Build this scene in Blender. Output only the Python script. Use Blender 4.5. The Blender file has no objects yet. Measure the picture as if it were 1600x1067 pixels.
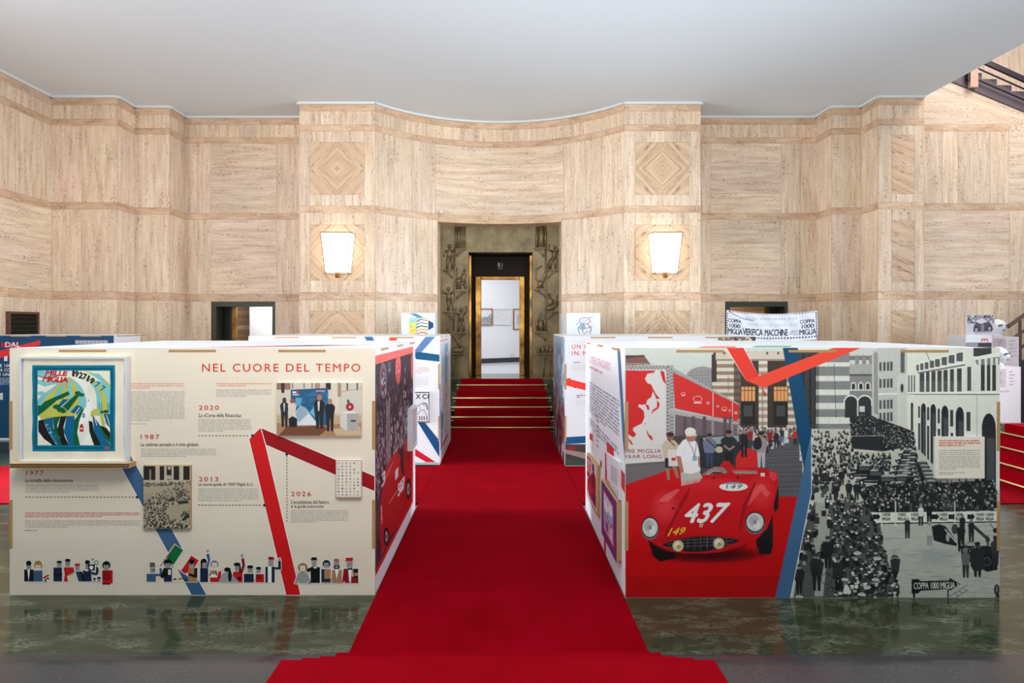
import bpy, bmesh, math, random
import numpy as np
from mathutils import Vector, Matrix
from mathutils.geometry import tessellate_polygon

S = bpy.context.scene
COL = S.collection
random.seed(7)
RNG = np.random.default_rng(7)

# ------------------------------------------------------------------ camera, light, exposure
# The camera stands at the origin of the plan, 2 m above the hall floor, and looks along +Y.
F = 1000.0          # focal length in photo pixels
CX, CY, HC = 784.0, 507.0, 2.0
cd = bpy.data.cameras.new('camera')
cam = bpy.data.objects.new('camera', cd)
COL.objects.link(cam)
cam.location = (0, 0, HC)
cam.rotation_euler = (math.pi / 2, 0, 0)
cd.sensor_width = 36.0
cd.lens = F / 1600 * 36.0
cd.shift_x = (800 - CX) / 1600
cd.shift_y = -(533.5 - CY) / 1600
cd.clip_start = 0.05
S.camera = cam

S.view_settings.view_transform = 'Standard'
S.view_settings.look = 'None'
S.view_settings.gamma = 1.0
S.view_settings.use_curve_mapping = False
S.view_settings.exposure = 0.44

w = bpy.data.worlds.new('world')
S.world = w
w.use_nodes = True
w.node_tree.nodes['Background'].inputs[0].default_value = (0.80, 0.90, 1.0, 1)
w.node_tree.nodes['Background'].inputs[1].default_value = 0.30


def area(name, loc, target, sx, sy, power, color, spread=math.pi):
    l = bpy.data.lights.new(name, 'AREA')
    l.shape = 'RECTANGLE'
    l.size, l.size_y = sx, sy
    l.energy = power
    l.color = color
    l.spread = spread
    o = bpy.data.objects.new(name, l)
    COL.objects.link(o)
    o.location = loc
    o.rotation_euler = (Vector(target) - Vector(loc)).to_track_quat('-Z', 'Z').to_euler()
    return o


area('daylight_left', (-8.8, 5.6, 4.1), (4, 9.0, 1.6), 5.0, 4.2, 375, (0.93, 0.96, 1.0))
area('daylight_right', (12.6, 6.0, 3.6), (0, 9.0, 1.6), 5.0, 5.0, 165, (0.88, 0.94, 1.0))
area('entrance_light_left', (-8.8, 8.0, 1.7), (0, 8.0, 0.2), 2.6, 2.4, 340, (0.80, 0.90, 1.0), 1.5)
area('entrance_light_right', (12.6, 8.0, 3.0), (1.0, 8.0, 0.2), 2.6, 2.4, 400, (0.80, 0.90, 1.0), 1.5)
area('ceiling_fill_wash', (0.2, 2.2, 4.3), (0.2, 2.5, 7.0), 7.0, 2.0, 360, (0.62, 0.85, 1.0), 2.6)  # unseen uplight added to brighten the ceiling as if by bounced daylight
area('upward_fill_front', (0.0, -5.0, 2.0), (0.0, 8.0, 6.6), 9.0, 2.0, 155, (0.96, 0.98, 1.0), 1.0)  # low unseen lamp added behind the camera, aimed up to lift ceiling and upper walls
area('ceiling_light_front', (0.0, 1.4, 6.3), (0.0, 3.2, 0.0), 5.0, 1.6, 165, (1.0, 0.88, 0.72))
area('stairwell_light', (11.0, 10.5, 9.6), (10.2, 11.8, 4.0), 3.0, 3.0, 260, (1.0, 0.95, 0.95))
area('gallery_light', (0.0, 18.0, 4.3), (0, 18.2, 0), 3.0, 3.0, 100, (0.97, 0.98, 1.0))
area('left_room_light', (-5.4, 15.4, 3.3), (-5.4, 16.6, 1.6), 1.0, 1.0, 60, (1.0, 0.97, 0.92))
area('right_room_light', (5.4, 15.4, 3.3), (5.4, 16.6, 1.6), 1.0, 1.0, 14, (1.0, 0.86, 0.66))

# ------------------------------------------------------------------ helpers


def lin(c):
    out = []
    for v in c[:3]:
        v = v / 255.0
        out.append(v / 12.92 if v <= 0.04045 else ((v + 0.055) / 1.055) ** 2.4)
    return tuple(out)


def lin_np(a):
    a = np.clip(a, 0, 255) / 255.0
    return np.where(a <= 0.04045, a / 12.92, ((a + 0.055) / 1.055) ** 2.4)


def link(o, parent=None):
    COL.objects.link(o)
    if parent is not None:
        o.parent = parent
    return o


def empty(name, loc=(0, 0, 0)):
    o = bpy.data.objects.new(name, None)
    o.empty_display_size = 0.1
    o.location = loc
    return link(o)


def tag(o, label=None, cat=None, group=None, kind=None):
    if label:
        o['label'] = label
    if cat:
        o['category'] = cat
    if group:
        o['group'] = group
    if kind:
        o['kind'] = kind
    return o


def thing(name, label, cat, loc=(0, 0, 0), group=None):
    return tag(empty(name, loc), label, cat, group)


def place(o, parent):
    """world-space mesh data becomes local to its parent"""
    if parent is not None:
        off = Vector(parent.location)
        p = parent.parent
        while p is not None:
            off += Vector(p.location)
            p = p.parent
        o.data.transform(Matrix.Translation(-off))
    return o


def mesh_obj(name, verts, faces, mats, parent=None, fm=None, smooth=False):
    me = bpy.data.meshes.new(name)
    me.from_pydata([tuple(v) for v in verts], [], faces)
    for m in (mats if isinstance(mats, (list, tuple)) else [mats]):
        me.materials.append(m)
    if fm:
        me.polygons.foreach_set('material_index', fm)
    if smooth:
        me.polygons.foreach_set('use_smooth', [True] * len(me.polygons))
    me.update()
    o = link(bpy.data.objects.new(name, me), parent)
    return place(o, parent)


class MB:
    """collects shapes into one mesh"""

    def __init__(self):
        self.v, self.f, self.m, self.s = [], [], [], []
        self.mi = 0

    def add(self, vs, fs, smooth=False):
        b = len(self.v)
        self.v += [tuple(x) for x in vs]
        self.f += [tuple(i + b for i in f) for f in fs]
        self.m += [self.mi] * len(fs)
        self.s += [smooth] * len(fs)

    def box(self, x0, x1, y0, y1, z0, z1):
        vs = [(x, y, z) for z in (z0, z1) for y in (y0, y1) for x in (x0, x1)]
        self.add(vs, [(0, 2, 3, 1), (4, 5, 7, 6), (0, 1, 5, 4), (2, 6, 7, 3), (0, 4, 6, 2), (1, 3, 7, 5)])

    def prism(self, pts, ext):
        """closed polygon pts (3D) extruded by vector ext"""
        n = len(pts)
        ext = Vector(ext)
        vs = [Vector(p) for p in pts] + [Vector(p) + ext for p in pts]
        nrm = Vector((0, 0, 0))
        for i in range(n):
            nrm += Vector(pts[i]).cross(Vector(pts[(i + 1) % n]))
        tris = tessellate_polygon([[Vector(p) for p in pts]])
        fs = []
        flip = nrm.dot(ext) > 0
        for t in tris:
            a, b, c = t
            nn = (vs[b] - vs[a]).cross(vs[c] - vs[a])
            if nn.dot(ext) > 0:
                a, c = c, a
            fs.append((a, b, c))
            fs.append((c + n, b + n, a + n))
        for i in range(n):
            j = (i + 1) % n
            fs.append((j, i, i + n, j + n) if flip is False else (i, j, j + n, i + n))
        self.add(vs, fs)

    def tube(self, pts, r, n=8, cap=True):
        pts = [Vector(p) for p in pts]
        rs = r if isinstance(r, (list, tuple)) else [r] * len(pts)
        vs, fs = [], []
        prev = None
        for i, p in enumerate(pts):
            d = (pts[min(i + 1, len(pts) - 1)] - pts[max(i - 1, 0)]).normalized()
            if prev is None:
                a = d.orthogonal().normalized()
            else:
                a = (prev - d * prev.dot(d)).normalized()
            prev = a
            b = d.cross(a)
            for k in range(n):
                t = 2 * math.pi * k / n
                vs.append(p + (a * math.cos(t) + b * math.sin(t)) * rs[i])
        for i in range(len(pts) - 1):
            for k in range(n):
                k2 = (k + 1) % n
                fs.append((i * n + k, i * n + k2, (i + 1) * n + k2, (i + 1) * n + k))
        if cap:
            fs.append(tuple(range(n - 1, -1, -1)))
            fs.append(tuple(range((len(pts) - 1) * n, len(pts) * n)))
        self.add(vs, fs, True)

    def ball(self, c, r, n=14, m=9):
        rx, ry, rz = r if isinstance(r, (tuple, list)) else (r, r, r)
        vs, fs = [], []
        for i in range(m + 1):
            th = math.pi * i / m
            for k in range(n):
                ph = 2 * math.pi * k / n
                vs.append((c[0] + rx * math.sin(th) * math.cos(ph), c[1] + ry * math.sin(th) * math.sin(ph), c[2] + rz * math.cos(th)))
        for i in range(m):
            for k in range(n):
                k2 = (k + 1) % n
                fs.append((i * n + k, (i + 1) * n + k, (i + 1) * n + k2, i * n + k2))
        self.add(vs, fs, True)

    def build(self, name, mats, parent=None, bevel=0.0):
        o = mesh_obj(name, self.v, self.f, mats, parent, self.m)
        o.data.polygons.foreach_set('use_smooth', self.s)
        if bevel:
            b = o.modifiers.new('edge', 'BEVEL')
            b.width = bevel
            b.segments = 2
            b.limit_method = 'ANGLE'
        return o


def box_obj(name, x0, x1, y0, y1, z0, z1, mat, parent=None, bevel=0.0):
    m = MB()
    m.box(x0, x1, y0, y1, z0, z1)
    return m.build(name, mat, parent, bevel)

# ------------------------------------------------------------------ materials


def mat(name, color=(128, 128, 128), rough=0.5, metal=0.0, spec=0.5):
    m = bpy.data.materials.new(name)
    m.use_nodes = True
    b = m.node_tree.nodes['Principled BSDF']
    b.inputs['Base Color'].default_value = (*lin(color), 1)
    b.inputs['Roughness'].default_value = rough
    b.inputs['Metallic'].default_value = metal
    b.inputs['Specular IOR Level'].default_value = spec
    return m


class NT:
    def __init__(self, m):
        self.t = m.node_tree
        self.b = self.t.nodes['Principled BSDF']

    def n(self, typ, **kw):
        x = self.t.nodes.new(typ)
        for k, v in kw.items():
            if k in x.inputs:
                x.inputs[k].default_value = v
            else:
                setattr(x, k, v)
        return x

    def l(self, a, b):
        self.t.links.new(a, b)

    def ramp(self, fac, stops):
        r = self.n('ShaderNodeValToRGB')
        e = r.color_ramp.elements
        while len(e) > 1:
            e.remove(e[-1])
        e[0].position, e[0].color = stops[0][0], (*lin(stops[0][1]), 1)
        for p, c in stops[1:]:
            k = e.new(p)
            k.color = (*lin(c), 1)
        self.l(fac, r.inputs[0])
        return r.outputs[0]

    def mix(self, fac, a, b, blend='MIX'):
        x = self.n('ShaderNodeMix', data_type='RGBA', blend_type=blend)
        for sock, v in ((x.inputs[0], fac), (x.inputs[6], a), (x.inputs[7], b)):
            if hasattr(v, 'links'):
                self.l(v, sock)
            elif isinstance(v, tuple):
                sock.default_value = (*lin(v), 1)
            else:
                sock.default_value = v
        return x.outputs[2]

    def bump(self, h, strength=0.2, dist=0.01):
        b = self.n('ShaderNodeBump', Strength=strength, Distance=dist)
        self.l(h, b.inputs['Height'])
        self.l(b.outputs[0], self.b.inputs['Normal'])


def travertine(name, stops, pit, rough=0.42, us=26.0, vs=0.9, deep=0.75):
    """veined stone: veins run along the V of the slab's UV map, tone per slab from the 'tint' attribute"""
    m = mat(name, rough=rough)
    t = NT(m)
    uv = t.n('ShaderNodeUVMap')

    def noise(su, sv, **k):
        mp = t.n('ShaderNodeMapping')
        mp.inputs['Scale'].default_value = (su, sv, 1)
        t.l(uv.outputs[0], mp.inputs[0])
        nn = t.n('ShaderNodeTexNoise', Scale=1.0, **k)
        t.l(mp.outputs[0], nn.inputs['Vector'])
        return nn.outputs[0]

    def rng(x, a, b, c, d):
        r = t.n('ShaderNodeMapRange')
        for i_, v_ in zip((1, 2, 3, 4), (a, b, c, d)):
            r.inputs[i_].default_value = v_
        t.l(x, r.inputs[0])
        return r.outputs[0]

    def mth(op, a, b):
        x = t.n('ShaderNodeMath', operation=op)
        for i_, v_ in enumerate((a, b)):
            if hasattr(v_, 'links'):
                t.l(v_, x.inputs[i_])
            else:
                x.inputs[i_].default_value = v_
        return x.outputs[0]
    broad = noise(us * 0.45, vs * 0.5, Detail=4.0, Roughness=0.6, Distortion=0.3)
    fine = noise(us * 2.2, vs * 1.8, Detail=6.0, Roughness=0.75, Distortion=0.4)
    grain = noise(us * 5.0, us * 1.6, Detail=3.0, Roughness=0.7)
    f = mth('ADD', mth('MULTIPLY', broad, 0.42), mth('ADD', mth('MULTIPLY', fine, 0.40), mth('MULTIPLY', grain, 0.18)))
    base = t.ramp(f, stops)
    pits = rng(mth('MULTIPLY', noise(us * 3.2, vs * 9.0, Detail=4.0, Roughness=0.65), rng(noise(us * .5, vs * .8, Detail=3.0), 0.35, 0.65, 0.80, 1.16)), 0.56, 0.68, 0.0, deep)
    c = t.mix(pits, base, pit)
    stain = rng(noise(1.1, 0.8, Detail=4.0, Roughness=0.6), 0.3, 0.7, 0.90, 1.06)
    cm = t.n('ShaderNodeCombineColor')
    for i_, kk in enumerate((1.0, 0.99, 0.97)):
        t.l(mth('MULTIPLY', stain, kk), cm.inputs[i_])
    c = t.mix(1.0, c, cm.outputs[0], 'MULTIPLY')
    at = t.n('ShaderNodeAttribute', attribute_name='tint')
    c2 = t.mix(1.0, c, at.outputs[0], 'MULTIPLY')
    t.l(c2, t.b.inputs['Base Color'])
    t.bump(mth('SUBTRACT', 1.0, pits), 0.3, 0.004)
    return m


TRAV = travertine('travertine', [(0.34, (190, 156, 124)), (0.45, (220, 192, 164)), (0.55, (233, 211, 187)), (0.66, (244, 229, 210))], (140, 104, 74), us=24, vs=1.7)
BAND = travertine('travertine_brown_band', [(0.34, (172, 132, 100)), (0.45, (204, 168, 136)), (0.55, (220, 188, 158)), (0.66, (236, 210, 182))], (130, 92, 64), us=16, vs=3.2)
INLAY = travertine('travertine_inlay', [(0.34, (150, 114, 84)), (0.45, (200, 166, 132)), (0.55, (220, 190, 160)), (0.66, (234, 212, 186))], (112, 80, 54), us=17, vs=0.7)
JOINT = mat('stone_joint', (150, 118, 88), 0.8)
PLASTER = mat('white_plaster', (224, 233, 238), 0.75, spec=0.2)
COVE = mat('pale_cove_paint', (214, 218, 216), 0.6)
WHITE_WALL = mat('white_gallery_paint', (236, 236, 238), 0.7)
GREY_FLOOR = mat('pale_grey_floor', (190, 194, 200), 0.25)
DARK = mat('dark_skirting', (52, 54, 60), 0.5)
GRANITE = mat('grey_granite', (96, 92, 94), 0.2)
t = NT(GRANITE)
co = t.n('ShaderNodeTexCoord')
nz = t.n('ShaderNodeTexNoise', Scale=220.0, Detail=3.0)
t.l(co.outputs['Object'], nz.inputs['Vector'])
t.l(t.ramp(nz.outputs[0], [(0.35, (40, 36, 37)), (0.5, (48, 44, 45)), (0.64, (54, 49, 50)), (0.74, (88, 82, 84))]), t.b.inputs['Base Color'])

MARBLE = mat('green_marble', (40, 48, 40), 0.13, spec=0.32)
t = NT(MARBLE)
co = t.n('ShaderNodeTexCoord')
mp = t.n('ShaderNodeMapping')
mp.inputs['Rotation'].default_value = (0, 0, -0.95)
mp.inputs['Scale'].default_value = (1.3, 3.4, 1)
t.l(co.outputs['Object'], mp.inputs[0])
n1 = t.n('ShaderNodeTexNoise', Scale=3.0, Detail=12.0, Roughness=0.78, Distortion=0.8)
t.l(mp.outputs[0], n1.inputs['Vector'])
base = t.ramp(n1.outputs[0], [(0.30, (14, 20, 12)), (0.42, (34, 45, 30)), (0.50, (54, 50, 34)), (0.57, (36, 46, 30)), (0.68, (76, 80, 58))])
n2 = t.n('ShaderNodeTexNoise', Scale=7.0, Detail=12.0, Roughness=0.85, Distortion=0.7)
t.l(mp.outputs[0], n2.inputs['Vector'])
ab = t.n('ShaderNodeMath', operation='SUBTRACT')
t.l(n2.outputs[0], ab.inputs[0])
ab.inputs[1].default_value = 0.5
ab2 = t.n('ShaderNodeMath', operation='ABSOLUTE')
t.l(ab.outputs[0], ab2.inputs[0])
mr = t.n('ShaderNodeMapRange')
mr.inputs[1].default_value, mr.inputs[2].default_value = 0.0, 0.014
mr.inputs[3].default_value, mr.inputs[4].default_value = 1.0, 0.0
t.l(ab2.outputs[0], mr.inputs[0])
n3 = t.n('ShaderNodeTexNoise', Scale=2.3, Detail=5.0)
t.l(mp.outputs[0], n3.inputs['Vector'])
mr2 = t.n('ShaderNodeMapRange')
mr2.inputs[1].default_value, mr2.inputs[2].default_value = 0.47, 0.68
t.l(n3.outputs[0], mr2.inputs[0])
mm = t.n('ShaderNodeMath', operation='MULTIPLY')
t.l(mr.outputs[0], mm.inputs[0])
t.l(mr2.outputs[0], mm.inputs[1])
c = t.mix(mm.outputs[0], base, (158, 160, 136))
br = t.n('ShaderNodeTexBrick', Scale=1.0)
br.offset = 0.0
br.inputs['Mortar Size'].default_value = 0.003
br.inputs['Brick Width'].default_value = 1.8
br.inputs['Row Height'].default_value = 1.8
br.inputs['Color1'].default_value = (0, 0, 0, 1)
br.inputs['Color2'].default_value = (0, 0, 0, 1)
br.inputs['Mortar'].default_value = (1, 1, 1, 1)
t.l(co.outputs['Object'], br.inputs['Vector'])
c = t.mix(br.outputs['Color'], c, (18, 20, 18))
t.l(c, t.b.inputs['Base Color'])

CARPET = mat('red_carpet', (176, 6, 38), 0.95, spec=0.02)
t = NT(CARPET)
co = t.n('ShaderNodeTexCoord')
nz = t.n('ShaderNodeTexNoise', Scale=2.0, Detail=6.0, Roughness=0.7)
t.l(co.outputs['Object'], nz.inputs['Vector'])
t.l(t.ramp(nz.outputs[0], [(0.3, (110, 0, 6)), (0.7, (128, 0, 16))]), t.b.inputs['Base Color'])
nz2 = t.n('ShaderNodeTexNoise', Scale=420.0, Detail=2.0)
t.l(co.outputs['Object'], nz2.inputs['Vector'])
t.bump(nz2.outputs[0], 0.5, 0.004)

BOARD = mat('white_laminated_cardboard', (214, 214, 215), 0.35)
KRAFT = mat('brown_cardboard_edge', (176, 138, 88), 0.8)
BRONZE = mat('bronze_relief', (92, 82, 60), 0.42, 0.4)
t = NT(BRONZE)
co = t.n('ShaderNodeTexCoord')
nz = t.n('ShaderNodeTexNoise', Scale=3.0, Detail=6.0, Roughness=0.65)
t.l(co.outputs['Object'], nz.inputs['Vector'])
t.l(t.ramp(nz.outputs[0], [(0.3, (84, 71, 48)), (0.5, (114, 97, 66)), (0.7, (134, 116, 84))]), t.b.inputs['Base Color'])
GOLD = mat('polished_brass', (196, 146, 62), 0.32, 1.0)
t = NT(GOLD)
co = t.n('ShaderNodeTexCoord')
nz = t.n('ShaderNodeTexNoise', Scale=2.2, Detail=5.0, Roughness=0.6)
t.l(co.outputs['Object'], nz.inputs['Vector'])
t.l(t.ramp(nz.outputs[0], [(0.35, (66, 44, 20)), (0.5, (120, 84, 38)), (0.7, (178, 134, 66))]), t.b.inputs['Base Color'])
DOORMETAL = mat('dark_green_metal', (58, 62, 54), 0.4, 0.6)
BLACKWOOD = mat('dark_recess', (40, 30, 22), 0.6, spec=0.15)
BRASSROD = mat('brass_stair_rod', (222, 196, 136), 0.5, 0.6)
RAILWOOD = mat('brown_handrail', (92, 58, 44), 0.35)
RAILDARK = mat('dark_handrail', (40, 26, 32), 0.35)
STRINGER = mat('grey_stair_stringer', (98, 84, 88), 0.45)
SALMON = mat('salmon_stone_post', (206, 160, 138), 0.5)
OAK = mat('oak_picture_frame', (150, 104, 66), 0.4)
PLASTERCAST = mat('white_plaster_cast', (226, 226, 228), 0.6)
GLOW = mat('lit_lamp_glass', (255, 246, 230), 0.4)
g = GLOW.node_tree.nodes['Principled BSDF']
g.inputs['Emission Color'].default_value = (1.0, 0.96, 0.89, 1)
g.inputs['Emission Strength'].default_value = 2.0

KP = 1.0
PRINT = mat('printed_ink', rough=0.5, spec=0.25)
t = NT(PRINT)
at = t.n('ShaderNodeAttribute', attribute_name='Col')
t.l(at.outputs[0], t.b.inputs['Base Color'])
CLOTH = mat('printed_cloth', rough=0.9, spec=0.1)
t = NT(CLOTH)
at = t.n('ShaderNodeAttribute', attribute_name='Col')
t.l(at.outputs[0], t.b.inputs['Base Color'])

# ------------------------------------------------------------------ print helpers
# A print is laid out in the photo's own pixel grid and carried onto the real plane it is printed on.


def front(D):
    return lambda x, y, off=0.0: Vector(((x - CX) * D / F, D - off, HC - (y - CY) * D / F))


def side(X, s):
    def f(x, y, off=0.0):
        D = X * F / (x - CX)
        return Vector((X + s * off, D, HC - (y - CY) * D / F))
    return f


_fonts = {}


def glyphs(txt, spacing=1.0, bold=0.0, shear=0.0):
    """triangles of a line of lettering, scaled to a unit box"""
    k = (txt, spacing, shear)
    if k in _fonts:
        return _fonts[k]
    cu = bpy.data.curves.new('lettering', 'FONT')
    cu.body = txt
    cu.space_character = spacing
    cu.shear = shear
    cu.resolution_u = 3
    cu.fill_mode = 'FRONT'
    ob = bpy.data.objects.new('lettering', cu)
    me = ob.to_mesh()
    me.calc_loop_triangles()
    v = np.array([x.co[:2] for x in me.vertices])
    tr = [tuple(x.vertices) for x in me.loop_triangles]
    ob.to_mesh_clear()
    bpy.data.objects.remove(ob)
    bpy.data.curves.remove(cu)
    lo, hi = v.min(0), v.max(0)
    v = (v - lo) / (hi - lo)
    _fonts[k] = (v, tr)
    return v, tr


class Vec:
    """flat printed shapes: every shape keeps its own ink colour"""

    def __init__(self):
        self.v, self.f, self.c, self.l = [], [], [], []
        self.k = 0

    def poly(self, pts, c, layer=1, thin=False):
        b = len(self.v)
        pts = [(float(p[0]), float(p[1])) for p in pts]
        self.v += pts
        if not thin:
            self.k += 1
        self.l += [layer + self.k * 0.003] * len(pts)
        if len(pts) <= 3:
            tr = [tuple(range(len(pts)))]
        else:
            tr = tessellate_polygon([[Vector((p[0], p[1], 0)) for p in pts]])
        for q in tr:
            self.f.append(tuple(i + b for i in q))
            self.c.append(c)

    def rect(self, x0, y0, x1, y1, c, layer=1):
        self.poly([(x0, y0), (x1, y0), (x1, y1), (x0, y1)], c, layer)

    def ell(self, cx, cy, rx, ry, c, layer=1, n=20, a0=0.0, a1=360.0):
        k = [math.radians(a0 + (a1 - a0) * i / (n if a1 - a0 == 360 else n - 1)) for i in range(n)]
        self.poly([(cx + rx * math.cos(a), cy + ry * math.sin(a)) for a in k], c, layer)

    def line(self, pts, wd, c, layer=1):
        for (ax, ay), (bx, by) in zip(pts[:-1], pts[1:]):
            d = math.hypot(bx - ax, by - ay) or 1
            nx, ny = -(by - ay) / d * wd / 2, (bx - ax) / d * wd / 2
            self.poly([(ax + nx, ay + ny), (bx + nx, by + ny), (bx - nx, by - ny), (ax - nx, ay - ny)], c, layer)

    def text(self, s, x0, y0, x1, y1, c, layer=2, spacing=1.0, bold=0.0, shear=0.0, quad=None):
        if bold and not quad:
            k = bold * (y1 - y0) * 0.9
            for dx, dy in ((-k, 0), (0, -k), (0, k)):
                self.text(s, x0 + dx, y0 + dy, x1 + dx, y1 + dy, c, layer, spacing, 0, shear)
            x0, x1 = x0 + k, x1 + k
        v, tr = glyphs(s, spacing, 0, shear)
        self.k += 1
        b = len(self.v)
        for px, py in v:
            if quad:
                (ax, ay), (bx, by), (cx_, cy_), (dx, dy) = quad   # tl tr br bl
                qx = (ax * (1 - px) + bx * px) * py + (dx * (1 - px) + cx_ * px) * (1 - py)
                qy = (ay * (1 - px) + by * px) * py + (dy * (1 - px) + cy_ * px) * (1 - py)
                self.v.append((qx, qy))
            else:
                self.v.append((x0 + px * (x1 - x0), y1 - py * (y1 - y0)))
            self.l.append(layer + self.k * 0.003)
        for q in tr:
            self.f.append(tuple(i + b for i in q))
            self.c.append(c)

    def rows(self, x0, y0, x1, y1, n, c, layer=1, quad=None):
        """lines of body text too small to read: words of letter-sized ticks"""
        rnd = random.Random(int(x0 * 13 + y0 * 7))
        pitch = (y1 - y0) / n

        def q(u, v):
            if quad:
                (ax, ay), (bx, by), (cx_, cy_), (dx, dy) = quad
                fu, fv = (u - x0) / (x1 - x0), (v - y0) / (y1 - y0)
                return ((ax * (1 - fu) + bx * fu) * (1 - fv) + (dx * (1 - fu) + cx_ * fu) * fv,
                        (ay * (1 - fu) + by * fu) * (1 - fv) + (dy * (1 - fu) + cy_ * fu) * fv)
            return (u, v)
        for r in range(n):
            y = y0 + r * pitch
            hgt = pitch * 0.58
            end = x1 if r < n - 1 else x0 + (x1 - x0) * rnd.uniform(0.35, 0.8)
            x = x0
            while x < end - 1.5:
                for k in range(rnd.randint(2, 9)):
                    lw = rnd.uniform(0.7, 1.25)
                    if x + lw > end:
                        break
                    tall = rnd.random() < 0.25
                    ya = y - (pitch * 0.12 if tall else 0)
                    self.poly([q(x, ya), q(x + lw, ya), q(x + lw, y + hgt), q(x, y + hgt)], c, layer, True)
                    x += lw + 0.42
                x += 1.0

    def build(self, name, mp, parent=None, base=0.0006, step=0.0004, m=None):
        vs = [mp(x, y, base + step * l) for (x, y), l in zip(self.v, self.l)]
        nv = len(vs)
        fs = []
        ref = None
        for f in self.f:
            fs.append(f)
        me = bpy.data.meshes.new(name)
        me.from_pydata([tuple(v) for v in vs], [], fs)
        me.materials.append(m or PRINT)
        a = me.color_attributes.new('Col', 'FLOAT_COLOR', 'CORNER')
        cc = {}
        arr = []
        for p, c in zip(me.polygons, self.c):
            if c not in cc:
                cc[c] = (*[x * KP for x in lin(c)], 1.0)
            arr += list(cc[c]) * p.loop_total
        a.data.foreach_set('color', np.array(arr, dtype=np.float32))
        me.update()
        o = link(bpy.data.objects.new(name, me), parent)
        return place(o, parent)


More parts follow.
